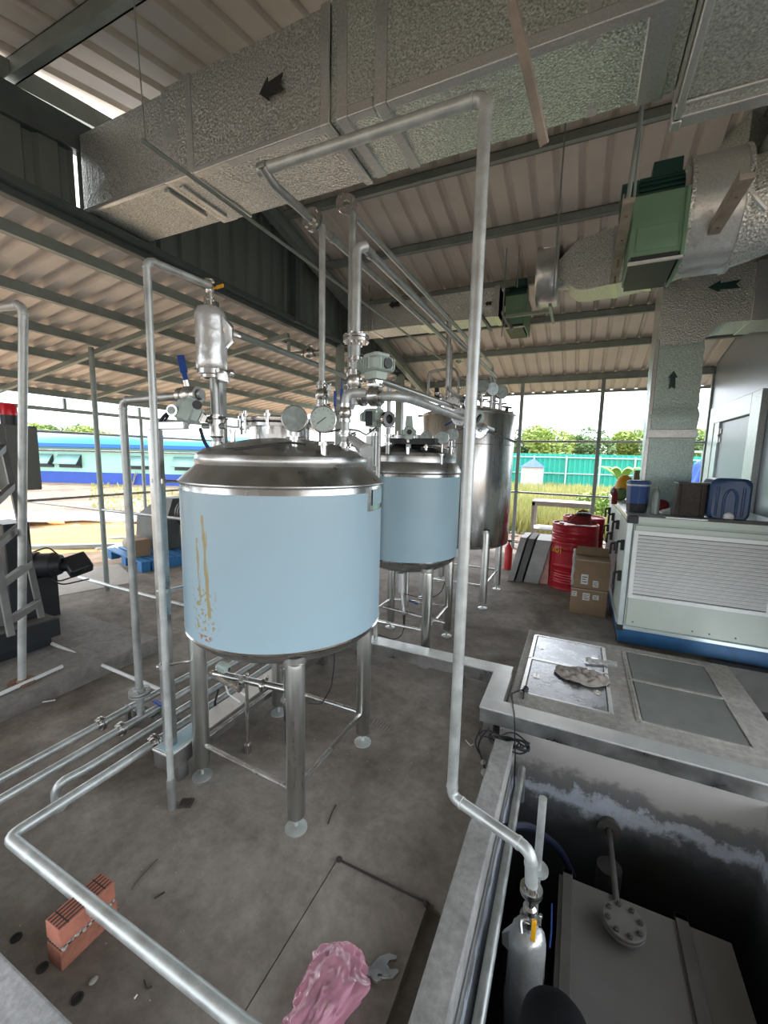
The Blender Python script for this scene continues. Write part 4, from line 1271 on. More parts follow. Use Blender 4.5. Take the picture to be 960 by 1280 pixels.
for px, yy in ((533, 3.15), (555, 3.2), (566, 3.32)):
    c = {533: Vector((-1.107, 3.150, 1.854)), 555: Vector((-0.992, 3.200, 1.857)), 566: Vector((-0.959, 3.350, 1.890))}[px]
    gauge(t_2, c, (0.42, -0.9, .05), .052, stem=max(.03, c.z - .052 - top2(c.x, c.y)), wrapped=True)
for px in ((-1.220, 3.05),):
    z = top2(*px)
    part('port', MB().cyl((px[0], px[1], z - .02), (px[0], px[1], z + .05), .014, seg=12), 'stain_bright', t_2)
mh = MB()
mh.lathe([(.15, 1.74), (.15, 1.85), (.19, 1.85), (.19, 1.885), (.10, 1.90), (0.0001, 1.905)], (-1.42, 3.50, 0), seg=28)
mp = part('manhole', mh, 'stain_dark', t_2, sharp=30)
for k in range(8):
    a = 2 * PI * k / 8
    bm_ = MB().cyl((-1.42 + .19 * math.cos(a), 3.5 + .19 * math.sin(a), 1.82), (-1.42 + .19 * math.cos(a), 3.5 + .19 * math.sin(a), 1.915), .009, seg=8)
    part('clamp_bolt', bm_, 'stain_bright', mp)
part('motor_mount', MB().box(-1.42, -1.02, 3.10, 3.30, top2(-1.2, 3.2) + .01, top2(-1.2, 3.2) + .055), 'black', t_2)
bp = MB().tube([(-1.335, 3.405, .75), (-1.335, 3.405, .35)], .020, seg=10)
part('drain_pipe', bp, 'stainless', t_2)
part('drain_valve', MB().cyl((-1.271, 3.100, 0.750), (-1.259, 3.100, 0.588), .035, .03, seg=14).cyl((-1.259, 3.100, 0.588), (-1.232, 3.100, 0.420), .012, seg=8), 'wrap', t_2)
part('cross_pipe', MB().tube([(-1.477, 3.200, 0.392), (-0.936, 3.300, 0.314)], .016, seg=10).tube([(-1.264, 3.150, 0.572), (-1.247, 3.150, 0.265)], .008, seg=8), 'stainless', t_2)
part('valve_tip', MB().cyl((-1.251, 3.150, 0.378), (-1.247, 3.150, 0.258), .013, .006, seg=8), 'black', t_2)
part('handle', MB().bar((-1.231, 3.200, 0.492), (-1.150, 3.200, 0.471), .02, .008), 'blue', t_2)
solo('cable', MB().tube([(-1.235, 3.120, 0.272), (-1.255, 3.120, 0.197), (-1.319, 3.100, 0.155), (-1.462, 3.050, 0.202)], .004, bend=.05, seg=6), 'rubber', 'thin black cable drooping under the middle tank onto the tray', 'cable')
solo('cable', MB().tube([(-1.316, 3.300, 0.505), (-1.203, 3.300, 0.495), (-1.058, 3.300, 0.505), (-0.975, 3.300, 0.575), (-0.951, 3.300, 0.663)], .004, bend=.05, seg=6), 'rubber', 'thin black cable looping behind the legs of the middle tank', 'cable')

# ---- far tall tank
T3X, T3Y, T3R = -1.255, 5.06, 0.545
legs3 = [(-1.62, 4.66), (-0.886, 4.66), (-0.87, 5.46), (-1.63, 5.46)]
PT3 = [(T3R, 2.19), (T3R + .006, 2.20), (T3R + .004, 2.212), (.50, 2.235), (.35, 2.275), (.2, 2.31), (.1, 2.32), (0.0001, 2.325)]
t_3 = tank('tall plain stainless tank at the back without any film', T3X, T3Y, T3R, 0.72, 2.20, PT3,
           [(T3R, .73), (T3R - .012, .70), (T3R - .07, .67), (.35, .645), (.18, .63), (0.0001, .625)], legs3, 0.043, 0.885, [0.26, 0.26, 0.26, 0.26])
part('weld_band', MB().lathe([(T3R + .001, 1.855), (T3R + .005, 1.858), (T3R + .001, 1.861)], (T3X, T3Y, 0), seg=72).box(T3X - .002, T3X + .002, T3Y - T3R - .003, T3Y - T3R + .01, .73, 2.2), 'stain_bright', t_3)
def top3(x, y): return on_top((T3X, T3Y), [(T3R + .004, 2.212), (.50, 2.235), (.35, 2.275), (.2, 2.31), (.1, 2.32), (0.0, 2.325)], x, y)
for key in (0, 1, 2):
    c = [Vector((-1.032, 4.720, 2.486)), Vector((-0.930, 4.780, 2.465)), Vector((-0.845, 4.850, 2.438))][key]
    gauge(t_3, c, (0.35 + .2 * key, -0.9, 0.0), .075, stem=max(.04, c.z - .075 - top3(c.x, c.y)), wrapped=key != 2)
part('vent', MB().cyl((-0.794, 4.95, 2.2), (-0.794, 4.95, 2.27), .02, seg=10).bar((-0.848, 4.95, 2.29), (-0.740, 4.95, 2.275), .02, .02), 'black', t_3)
mh = MB().lathe([(.16, 2.25), (.16, 2.37), (.2, 2.37), (.2, 2.40), (.1, 2.42), (0.0001, 2.425)], (-1.36, 4.98, 0), seg=26)
mp = part('manhole', mh, 'stain_dark', t_3, sharp=30)
for k in range(9):
    a = 2 * PI * k / 9
    x, y = -1.36 + .2 * math.cos(a), 4.98 + .2 * math.sin(a)
    part('clamp_bolt', MB().cyl((x, y, 2.33), (x, y, 2.45), .009, seg=8), 'stain_bright', mp)

# ================================================================ overhead and standing pipework
def run(name, label, pts, r, mat='galv_light', bend=None, cat='pipe', seg=14, group=None, cuffs=()):
    t = thing(name, label, cat, pts[0], group)
    part('pipe', MB().tube(pts, r, bend, seg), mat, t, sharp=50)
    if cuffs:
        m_ = MB()
        for i in cuffs:
            p = Vector(pts[i])
            for q in (pts[i - 1], pts[i + 1]):
                d = (Vector(q) - p).normalized()
                m_.lathe([(r * .98, -r * .25), (r * 1.12, -r * .2), (r * 1.12, r * .2), (r * .98, r * .25)], p + d * r * 2.1, d, seg)
        part('weld_collar', m_, mat, t)
    return t

# the tall pipe loop on the right
rz = 2.971
PX, PY = -0.405, 1.665
ztop = 2.991
zlow = 0.20
r = run('vent_pipe', 'tall galvanised pipe standing right of the tanks, bent over under the duct', [(-1.385, 1.572 * 0 + 1.655, ztop + .0), (PX, PY, ztop), (PX, PY, zlow), (-0.056, 1.545, 0.20), (-0.056 + .012, 1.545 - .01, 0.055)],
        0.024, bend=.045, cuffs=(1, 2, 3))
# mouth where it meets the branch line
BX = -1.40
zb = ztop - .035
b = thing('branch_pipe', 'pipe running back from the overhead pipe mouth to the tall tank, flanged', 'pipe', (BX, 1.60, zb))
part('pipe', MB().tube([(BX, 1.63, zb + .03), (BX, 1.70, zb - .005), (BX, 4.62, zb - .01), (BX, 4.72, zb - .04), (BX, 4.72, 2.33)], .021, bend=.06, seg=14), 'galv', b)
part('mouth', MB().ring((BX - .012, 1.655, ztop), (1, 0, 0), .029, .018, .05, 16), 'galv', b)
flange(b, (BX, 2.02, zb - .006), (0, 1, 0), .058, .021, .011, 4)
clamp(b, (BX, 4.72, 2.42), (0, 0, 1), .02)
part('weld_collar', MB().ring((BX, 2.22, zb - .006), (0, 1, 0), .026, .018, .03, 14), 'galv', b)

# drop to the front tank
dx, dy = BX + .012, 2.10
d = run('drop_pipe', 'thin pipe dropping from the branch line onto the front tank', [(dx, dy, zb), (dx, dy, 1.70)], .0185)
vz = 2.048
ball_valve(d, (dx, dy, vz), (0, 0, 1), .022, side=(1, -.3, 0), hdir=(0, 0, 1), hmat='stainless', L=.05)
clamp(d, (dx, dy, vz + .06), (0, 0, 1), .02)
clamp(d, (dx, dy, vz - .06), (0, 0, 1), .02)

# pair of risers with the open flange
ax_, ay_ = -1.151, 2.02
az = 2.929
r1 = run('riser_pipe', 'riser with an open flange on top, right of the thin drop pipe', [(ax_, ay_, 1.95), (ax_, ay_, az), (ax_ - .02, ay_, az + .03)], .020, 'galv')
flange(r1, (-1.177, 2.000, 2.970), (.55, -.80, .1), .055, .020, .010, 4, pair=False)
bx_, by_ = -1.073, 1.93
bz = 2.713
r2 = run('riser_pipe', 'thicker riser with bolted flange halfway above the big valve', [(bx_, by_, 1.96), (bx_, by_, bz), (bx_ + .03, by_ + .04, bz + .02)], .024, 'galv_light')
flange(r2, (-1.072, 1.930, 2.284), (0, 0, 1), .066, .024, .014, 6)
zf = 2.284
for z in (zf - .10, zf - .2): clamp(r2, (-1.072, by_, z), (0, 0, 1), .022)
# the two lines running back from them
l3 = run('line_pipe', 'upper of two pipes slanting back to the tall tank, from the open flange', [(ax_, ay_, az), (ax_ + .005, 5.80, az - .01), (ax_ + .005, 5.80, 2.36)], .0165, 'galv')
part('drop_leg', MB().tube([(ax_, 3.80, az), (ax_, 3.80, 2.33), (ax_ - .05, 4.6, 2.33)], .0165, bend=.04), 'galv', l3)
l2 = run('line_pipe', 'lower thick pipe slanting back to the tall tank above the big valve', [(bx_ + .02, by_ + .03, bz + .015), (bx_ + .02, 5.55, bz + .02), (bx_ + .02, 5.55, 2.34)], .021, 'galv')
part('weld_collar', MB().ring((bx_ + .02, by_ + .10, bz + .015), (0, 1, 0), .027, .018, .03, 14), 'galv', l2)

# horizontal header with the big actuated valve
hz_ = 2.00
hy = 1.95
hx0, hx1 = -1.122, -0.874
h = run('header_pipe', 'header pipe through the big actuated valve, then running back to the right', [(hx0 - .06, hy, hz_), (hx1, hy, hz_), (hx1 + .05, hy + .10, hz_), (hx1 + .055, 4.30, hz_ - .01)], .024, 'galv_light', bend=.05)
flange(h, (hx0 + .085, hy, hz_), (1, 0, 0), .046, .024, .010, 4)
flange(h, (hx0 + .175, hy, hz_), (1, 0, 0), .046, .024, .010, 4)
flange(h, (hx1 + .055, 3.05, hz_), (0, 1, 0), .062, .024, .014, 6)
ac = Vector((-0.966, 1.950, 2.148))
actuator(h, ac, (0.02, 0, 1), (.86, -.45, 0), .105)
part('stem', MB().cyl((ac.x, hy, hz_ + .01), (ac.x, hy, ac.z - .08), .014, seg=10).box(ac.x - .035, ac.x + .035, hy - .03, hy + .03, hz_ + .05, hz_ + .062), 'stainless', h)
part('wafer', MB().lathe([(.03, -.03), (.048, -.025), (.048, .025), (.03, .03)], (ac.x, hy, hz_), (1, 0, 0), 18), 'stainless', h)
# blue handled valve on the riser
ball_valve(r2, (-1.069 - .01, by_, 2.075), (0, 0, 1), .024, side=(-.75, -.5, 0), hdir=(0, 0, -1), L=.125)
ball_valve(r1, (ax_ + .01, ay_, 2.14), (0, 0, 1), .02, side=(.9, -.2, 0), hdir=(0.1, 0, 1), hmat='black', L=.07)

# second line at valve height, ending in a bolted flange
l4y = 1.60
l4 = run('line_pipe', 'dark pipe running back from behind the big valve to a bolted flange', [(-1.138, 2.300, 2.155), (-1.159, 3.950, 2.195)], .024, 'stain_dark')
flange(l4, (-1.149, 4.000, 2.193), (.1, 1, -.02), .085, .024, .016, 6, 'stain_bright')
part('pipe_stub', MB().tube([(-1.147, 4.050, 2.191), (-1.105, 4.200, 2.160)], .022), 'galv', l4)
l5 = run('line_pipe', 'slim bright pipe poking out past the tall pipe in front of the tall tank', [(-0.788, 3.250, 1.957), (-0.501, 3.700, 1.843)], .010, 'stain_bright')
flange(l5, (-0.722, 3.300, 1.918), (.1, 1, -.02), .060, .012, .014, 4, 'stain_bright')
# fittings beside the tall pipe
t = thing('butterfly_valve', 'pale round valve head just right of the tall pipe', 'valve', (-0.821, 3.600, 2.051))
part('valve_head', MB().cyl((-0.878, 3.500, 2.036), (-0.807, 3.600, 2.038), .075, seg=20).cyl((-0.863, 3.440, 2.031), (-0.810, 3.440, 2.023), .05, seg=20), 'act', t, bevel=.006)
part('port', MB().cyl((-0.773, 3.420, 2.021), (-0.760, 3.420, 2.014), .04, seg=16), 'black', t)

# second actuator in the gap between the tanks
t = thing('actuator_valve', 'pale grey-green actuator with dark window below the header pipe', 'valve', (-1.303, 2.600, 1.838))
c = Vector((-1.299, 2.600, 1.961))
actuator(t, c, (0, 0, 1), (.95, -.2, 0), .100, port=False)
f = frame(c, (0, 0, 1), (.95, -.2, 0))
part('window', MB().bar(Vector((-1.273, 2.480, 1.898)), Vector((-1.275, 2.480, 1.991)), .045, .012, up=(.3, -.9, 0)), 'darkglass', t)
part('cable_gland', MB().ring((-1.173, 2.560, 1.945), (.9, -.4, 0), .052, .030, .03, 20), 'stain_bright', t)
part('port', MB().cyl((-1.199, 2.580, 1.947), (-1.183, 2.570, 1.946), .032, seg=16), 'black', t)
part('stem', MB().cyl(c - Vector((0, 0, .10)), c - Vector((0, 0, .30)), .02, seg=10), 'stainless', t)
# third on top of the middle tank
t = thing('actuator_valve', 'pale actuator with a black knob on the middle tank', 'valve', (-1.10, 3.1, 1.83))
c = Vector((-1.245, 3.120, 1.890))
actuator(t, c, (0, 0, 1), (.42, -.9, 0), .080)
part('neck', MB().cyl(c + Vector((0, 0, .05)), c + Vector((0, 0, .13)), .032, .026, seg=14).cyl(c - Vector((0, 0, .05)), c - Vector((0, 0, .12)), .02, seg=10), 'act', t)

# vertical pipes behind the front tank's right shoulder
r = run('riser_pipe', 'slim vertical pipe with clamps left of the middle tank', [(-1.37, 3.0, 1.72), (-1.37, 3.0, 2.265), (-1.32, 3.0, 2.265 + .02)], .017, 'galv')
for z in (1.80, 1.86, 1.93, 2.02): clamp(r, (-1.37, 3.0, z), (0, 0, 1), .018)
r = run('riser_pipe', 'vertical pipe with clamps between the front tank dome and the middle tank', [(-1.429, 2.950, 2.128), (-1.418, 2.95, .199)], .018, 'galv')
r = run('stand_pipe', 'capped steel stub standing between the two filmed tanks', [(-1.184, 2.4, 1.636), (-1.184, 2.4, 1.827)], .015, 'galv')
solo('frame_post', MB().box(-1.300 - .02, -1.300 + .02, 2.53, 2.57, 0.2, 1.835), 'stain_dark', 'square steel post rising between the front and middle tanks', 'post')
solo('cable', MB().tube([(-1.185, 1.850, 1.818), (-1.120, 1.900, 1.837), (-1.089, 2.000, 1.835), (-1.144, 2.200, 1.821), (-1.230, 2.500, 1.889)], .005, bend=.05, seg=6), 'rubber', 'black cable sagging between the dial gauges and the windowed actuator', 'cable')

# small pipework on top of the tall tank
t = thing('manifold', 'cluster of small looping pipes and valves on the tall tank', 'pipe', (-1.3, 4.8, 2.35))
part('pipe', MB().tube([(-1.686, 4.800, 2.420), (-1.686, 4.800, 2.694), (-1.380, 4.800, 2.719), (-1.329, 4.800, 2.628), (-1.320, 4.800, 2.433)], .016, bend=.05, seg=10), 'galv', t)
part('pipe', MB().tube([(-1.448, 4.700, 3.219), (-1.422, 4.700, 2.423)], .018, seg=10), 'galv', t)
part('pipe', MB().tube([(-1.309, 4.800, 2.609), (-0.959, 4.800, 2.607), (-0.943, 4.800, 2.486)], .014, bend=.03, seg=10), 'galv', t)
part('pipe', MB().tube([(-1.516, 4.600, 2.272), (-1.244, 4.600, 2.350), (-1.025, 4.600, 2.350)], .015, bend=.03, seg=10), 'galv', t)
for px in (0, 1, 2, 3):
    c = [Vector((-1.425, 4.700, 2.493)), Vector((-1.313, 4.800, 2.495)), Vector((-1.536, 4.700, 2.427)), Vector((-1.336, 4.800, 2.787))][px]
    clamp(t, c, (0, 0, 1), .02)
ball_valve(t, (-1.147, 4.700, 2.411), (1, 0, 0), .02, hmat='black', L=.07)
ball_valve(t, (-1.228, 4.550, 2.284), (1, 0, 0), .024, hmat='blue', L=.08)
part('motor_cap', MB().cyl((-1.559, 4.750, 2.381), (-1.564, 4.750, 2.499), .03, .026, seg=14), 'black', t)
t = thing('relief_valve', 'blue-handled valve with small bent pipe beside the tall pipe', 'valve', (-0.980, 3.600, 1.891))
part('pipe', MB().tube([(-1.045, 3.600, 1.752), (-1.032, 3.600, 1.939), (-0.927, 3.600, 1.959)], .014, bend=.04, seg=10), 'stainless', t)
part('handle', MB().bar((-1.092, 3.600, 1.981), (-1.021, 3.600, 2.021), .03, .012), 'blue', t)

# ---- left group of standing pipes
zt_ = 2.466
p1 = run('stand_pipe', 'tall slim pipe left of the front tank, elbow at its top', [(-1.650, 1.215, 0.0), (-1.646, 1.218, zt_), (-1.644, 1.535, 2.479)], .0155, 'galv_light', bend=.035, cuffs=(1,))
part('sleeve', MB().cyl((-1.65, 1.215, 0), (-1.65, 1.215, 0.157), .0195, seg=12), 'galv', p1)
# clamp arm that ties pipe to tank
for k in (0, 1, 2):
    c = [Vector((-1.658, 1.240, 1.572)), Vector((-1.662, 1.240, 1.075)), Vector((-1.692, 1.240, 0.705))][k]
    q = [Vector((-1.737, 1.400, 1.558)), Vector((-1.734, 1.400, 1.038)), Vector((-1.699, 1.400, 0.655))][k]
    t = thing('pipe_bracket', ['upper', 'middle', 'lower'][k] + ' bracket arm tying the slim stand pipe to the front tank', 'bracket', c)
    part('arm', MB().tube([c, q], .007, seg=8), 'stainless', t)
    part('clamp_ring', MB().ring(c, (0, 0, 1), .024, .015, .02, 14).ball(c + Vector((-.015, -.02, 0)), .009, seg=8, rings=5), 'stain_dark', t)
sq = MB().box(-1.832, -1.784, 1.315, 1.363, 0.20, 1.80)
fp = solo('frame_post', sq, 'stain_dark', 'square stainless post beside the tall slim pipe, on the tray end', 'post', bevel=.003)
solo('frame_rail', MB().box(-1.83, -1.60, 1.325, 1.353, 1.80, 1.835), 'stain_dark', 'short level square bar behind the left actuator', 'bar', bevel=.003)
p155 = run('stand_pipe', 'thick pipe rising from the floor pipes then turning right towards the filter', [(-2.246, 1.481, 0.15), (-2.246, 1.481, 1.965), (-1.655, 1.481, 1.975)], .021, 'galv', bend=.05, cuffs=(1,))
flange(p155, (-2.246, 1.481, 0.29), (0, 0, 1), .058, .026, .014, 4, 'galv')
ball_valve(p155, (-1.739, 1.481, 1.973), (1, 0, 0), .026, side=(-.1, -.2, 1), hdir=(-.25, 0, 1), L=.12)

# filter housing wrapped in plastic above the left shoulder
fx, fy = -1.661, 1.55
t = thing('filter_housing', 'plastic-wrapped steel filter canister hanging high left of the front tank', 'filter', (fx, fy, 2.08))
zf0, zf1 = 2.091, 2.393
b = MB()
prof = [(0.0001, zf0), (.055, zf0 + .004), (.066, zf0 + .03), (.066, zf1 - .04), (.056, zf1 - .012), (.03, zf1), (0.0001, zf1)]
n = 28
secs = []
for r_, z_ in [(.03, zf0 - .01), (.062, zf0), (.070, zf0 + .03)] + [(.070, zf0 + .03 + (zf1 - zf0 - .07) * k / 12) for k in range(1, 13)] + [(.058, zf1 - .012), (.03, zf1)]:
    secs.append([(fx + (r_ + .005 * noise.noise(Vector((math.cos(a) * 3, math.sin(a) * 3, z_ * 14)))) * math.cos(a), fy + (r_ + .005 * noise.noise(Vector((math.cos(a) * 3, math.sin(a) * 3, z_ * 14)))) * math.sin(a), z_) for a in [2 * PI * j / n for j in range(n)]])
b.loft(secs)
part('canister', b, 'wrap', t, sharp=60)
# loose plastic flap to the right
b = MB()
b.loft([[(-1.598, 1.550, 2.353), (-1.535, 1.560, 2.284), (-1.557, 1.580, 2.237), (-1.615, 1.570, 2.184)], [(-1.649, 1.600, 2.389), (-1.583, 1.620, 2.313), (-1.586, 1.620, 2.239), (-1.667, 1.620, 2.184)]])
b.loft([[(-1.602, 1.520, 2.106), (-1.542, 1.530, 2.075), (-1.544, 1.540, 2.033), (-1.594, 1.520, 2.047)], [(-1.665, 1.580, 2.130), (-1.592, 1.580, 2.095), (-1.574, 1.580, 2.033), (-1.658, 1.580, 2.045)]])
part('plastic_wrap', b, 'wrap', t, sharp=60)
clamp(t, (fx, fy, zf0 - .005), (0, 0, 1), .040)
nk = MB().cyl((fx, fy, zf1 - .01), (fx, fy, 2.454), .012, seg=10).cyl((fx - .03, fy, zf1), (fx - .03, fy, zf1 + .05), .007, seg=8)
part('top_nipple', nk, 'stainless', t)
v = ball_valve(t, (fx, fy, zf1 + .075), (0, 0, 1), .012, side=(1, -.2, 0), hdir=(1, -.1, 0), hmat='yellow', L=.07)
part('top_ring', MB().ring((fx, fy, zf1 + .115), (0, 0, 1), .024, .012, .008, 14).ring((fx, fy, zf1 + .035), (0, 0, 1), .02, .01, .012, 14), 'stainless', t)
part('side_fitting', MB().tube([(-1.576, 1.560, 2.281), (-1.647, 1.700, 2.307), (-1.751, 1.850, 2.344)], .014, seg=10).cyl((-1.584, 1.600, 2.308), (-1.581, 1.600, 2.256), .012, seg=8), 'stainless', t)
dn = run('filter_pipe', 'pipe under the wrapped canister going down onto the front tank', [(fx + .012, fy, zf0), (fx + .022, fy, 1.66)], .022, 'galv')
clamp(dn, (fx + .018, fy, 1.87), (0, 0, 1), .022)
clamp(dn, (fx + .02, fy, 1.74), (0, 0, 1), .021)
part('valve_body', MB().lathe([(.022, -.05), (.034, -.04), (.034, .04), (.022, .05)], (fx + .018, fy, 1.82), (0, 0, 1), 14).cyl((fx - .06, fy - .01, 1.83), (fx + .08, fy, 1.83), .014, seg=10), 'stainless', dn)
solo('support_strut', MB().bar((-1.667, 1.62, 1.72), (-1.670, 1.62, zf1 - .02), .03, .022), 'galv', 'flat steel strut standing behind the wrapped canister', 'strut')
# long overhead pipe running right behind the canister
l = run('line_pipe', 'dark pipe running back below the wall from the wrapped canister', [(-1.712, 1.750, 2.330), (-2.065, 3.600, 2.443)], .020, 'purlin')
l = run('line_pipe', 'short pipe with valve hanging below the dark wall between the uprights', [(-3.323, 4.300, 2.910), (-2.815, 4.300, 2.897)], .028, 'galv')
ball_valve(l, (-3.029, 4.300, 2.896), (1, 0, 0), .035, side=(0, 0, 1), hmat='stainless', L=.05)
part('riser', MB().cyl((-3.322, 4.300, 3.050), (-3.324, 4.300, 2.882), .022, seg=10), 'galv', l)

# left actuator
t = thing('actuator_valve', 'pale grey-green actuator with glass port left of the front tank', 'valve', (-1.737, 1.450, 1.841))
c = Vector((-1.713, 1.450, 1.893))
actuator(t, c, (-.42, -.35, .25), (.15, -.80, .15), .092, port=False)
part('cap', MB().cyl((-1.578, 1.380, 1.911), (-1.558, 1.365, 1.908), .020, seg=18), 'black', t)
part('sight_glass', MB().cyl((-1.785, 1.420, 1.896), (-1.715, 1.360, 1.887), .019, .019, seg=18), 'glass', t)
part('sight_ring', MB().ring((-1.718, 1.365, 1.888), Vector((.02, -.06, 0)), .027, .017, .012, 20), 'stain_bright', t)
part('stem', MB().tube([c + Vector((.05, .03, -.01)), (fx, fy, 1.83)], .012, seg=8), 'stainless', t)
part('cable', MB().tube([(-1.762, 1.380, 1.883), (-1.781, 1.360, 1.856), (-1.810, 1.350, 1.808)], .008, bend=.03, seg=8).tube([(-1.763, 1.380, 1.869), (-1.766, 1.360, 1.841), (-1.777, 1.350, 1.811)], .005, bend=.03, seg=8), 'rubber', t)
part('cable', MB().tube([(-1.608, 1.420, 1.811), (-1.608, 1.440, 1.750), (-1.596, 1.460, 1.713)], .008, bend=.02, seg=8), 'rubber', t)

# big leaning-free post at far left with rusty base flange
PXl, PYl = -3.317, 1.377
tp = run('stand_pipe', 'thick galvanised pipe at far left on a rusty base flange', [(PXl, PYl, 0.14), (-2.903, 1.377, 2.503), (-3.528, 1.300, 2.501)], .023, 'galv_light', bend=.06, cuffs=(1,))
part('base_flange', MB().ring((PXl, PYl, .128), (0, 0, 1), .075, .02, .014, 24), 'rust', tp)
part('weld', MB().lathe([(.023, .135), (.033, .136), (.025, .15)], (PXl, PYl, 0), seg=16), 'rust', tp)

# ================================================================ cable trays and floor pipes
def tray(label, boxes, lidgap=()):
    x0, x1, y0, y1 = boxes[0]
    t = thing('cable_tray', label, 'cable tray', ((x0 + x1) / 2, (y0 + y1) / 2, 0.08))
    b = MB(); l = MB()
    for (x0, x1, y0, y1) in boxes:
        b.box(x0, x1, y0, y1, 0.100, 0.188)
        l.box(x0 - .004, x1 + .004, y0 - .004, y1 + .004, 0.186, 0.198)
    part('tray', b, 'stain_dark', t, bevel=.002)
    part('lid', l, 'lid', t, bevel=.002)
    return t
ta = tray('long stainless cable tray running back past the left legs of the front tank', [(-1.86, -1.74, 1.28, 2.88)])
part('bracket_foot', MB().box(-1.84, -1.76, 1.34, 1.40, 0, .10), 'stain_dark', ta)
part('bracket_foot', MB().box(-1.84, -1.76, 2.70, 2.76, 0, .10), 'stain_dark', ta)
part('film_scrap', MB().box(-1.85, -1.75, 1.29, 1.50, .198, .200), 'film2', ta, label='torn pale blue film left on the lid')
tb = tray('stainless cable tray crossing in front of the middle tank legs', [(-1.86, -0.33, 2.89, 3.01)])
for x in (-1.5, -.7): part('bracket_foot', MB().box(x - .03, x + .03, 2.92, 2.98, 0, .10), 'stain_dark', tb)
tc = tray('short stainless cable tray link beside the cover slab', [(-0.44, -0.325, 2.535, 2.885)])
part('bracket_foot', MB().box(-.42, -.36, 2.68, 2.74, 0, .10), 'stain_dark', tc)
td = tray('stainless cable tray along the far edge of the pit', [(-0.44, 2.2, 2.415, 2.53)])
part('bracket_foot', MB().box(-.42, -.36, 2.44, 2.50, -.0, .10), 'stain_dark', td)

def floor_pipe(label, x, y0, y1, z=.13, r=.021, extra=None, mat='galv_light', flanges=(), hang=None):
    pts = extra if extra else [(x, y0, z), (x, y1, z)]
    t = thing('floor_pipe', label, 'pipe', (x, y0, 0))
    part('pipe', MB().tube(pts, r, bend=.06, seg=14), mat, t, sharp=50)
    for y in flanges: flange(t, (x, y, z), (0, 1, 0), .040, r, .011, 4)
    if hang:
        for y in hang: part('support', MB().box(x - .012, x + .012, y - .012, y + .012, 0.0, z - r * .8).tube([(x - r * 1.15, y, z - .01), (x - r * 1.1, y, z + r * 1.15), (x + r * 1.1, y, z + r * 1.15), (x + r * 1.15, y, z - .01)], .003, seg=6), 'stain_dark', t)
    return t
floor_pipe('leftmost of the four pipes running low over the floor', -2.395, -0.6, 3.6, flanges=(1.34,), hang=(1.50, 2.6))
floor_pipe('second floor pipe from the left, under the thick stand pipe', -2.246, -0.6, 3.6, flanges=(1.36,), hang=(1.62, 2.65))
floor_pipe('third floor pipe with a dull elbow turning down into the floor', -2.095, .9, 3.6, extra=[(-2.12, 0.965, -0.0), (-2.12, 0.965, .135), (-2.095, 1.08, .135), (-2.095, 3.6, .135)], hang=(1.75,))
f4 = thing('floor_pipe', 'long bright pipe running along the floor and turning right past the bricks', 'pipe', (-1.98, .8, 0))
y4 = 0.726
part('pipe', MB().tube([(-1.965, 3.6, .14), (-1.965, 1.15, .14), (-1.976, y4, .14), (-0.732, 0.711, .14), (-0.732 + .4, 0.711, .14)], .0235, bend=.04, seg=16), 'galv_light', f4, sharp=50)
flange(f4, (-1.965, 1.36, .14), (0, 1, 0), .046, .024, .012, 4)
part('support', MB().cyl((-2.124, 0.979, 0), (-2.124, 0.979, .03), .03, seg=14), 'stone', f4)
for x in (-2.395, -2.246, -2.095, -1.965):
    pass
sup = thing('pipe_support', 'low dark steel angle under the four floor pipes', 'support', (-2.15, 1.55, 0))
part('angle', MB().box(-2.48, -1.88, 1.53, 1.56, .0, .105).box(-2.48, -1.88, 1.56, 1.59, .098, .105), 'stain_dark', sup, bevel=.002)
part('blue_tie', MB().bar((-2.198, 1.587, 0.160), (-2.286, 1.598, 0.160), .02, .012), 'blue', sup)
part('u_bolt', MB().tube([(-1.99, 1.66, .1), (-1.99, 1.66, .175), (-1.94, 1.66, .175), (-1.94, 1.66, .1)], .005, seg=6), 'stainless', sup)
# white plastic conduits
solo('conduit', MB().tube([(-3.823, 1.787, 0.130), (-2.536, 1.819, 0.050)], .0125, seg=10), 'pvc', 'long white plastic conduit lying from the plinth down to the floor', 'conduit')
solo('conduit', MB().tube([(-3.248, 1.189, 0.135), (-3.293, 1.610, 0.135)], .013, seg=10), 'pvc', 'short white plastic conduit lying on the plinth by the rusty flange', 'conduit')
solo('stick', MB().cyl((-3.162, 1.398, 0.010), (-3.104, 1.459, 0.010), .005, seg=6), 'pvc', 'short white stick on the floor below the plinth edge', 'stick')

# drain grate
t = thing('drain_grate', 'small brown slotted piece lying on the floor by the slim pipe foot', 'grate', (-1.609, 1.261, 0))
gx, gy = -1.609, 1.261
part('plate', MB().at(Matrix.Translation((gx, gy, 0)) @ Matrix.Rotation(.5, 4, 'Z')).box(-.028, .028, -.025, .025, 0, .006), 'void', t)
b = MB().at(Matrix.Translation((gx, gy, 0)) @ Matrix.Rotation(.5, 4, 'Z'))
for k in range(6):
    o_ = link_mesh('slat', MB().at(Matrix.Translation((gx, gy, 0)) @ Matrix.Rotation(.5, 4, 'Z')).box(-.028 + k * .0098, -.022 + k * .0098, -.026, .026, .004, .011), 'grid', t)
# floor vent marks beyond: a second slotted strip right of the back leg
for k in range(6):
    x_, y_ = -1.024 - .04 + k * .018, 2.236
vt = thing('floor_grille', 'faint slotted grille in the floor right of the front tank legs', 'grate', (-1.024, 2.236, 0))
for k in range(7):
    link_mesh('slat', MB().box(-1.024 - .06 + k * .02, -1.024 - .052 + k * .02, 2.236 - .035, 2.236 + .035, 0.0, .004), 'plinth', vt)

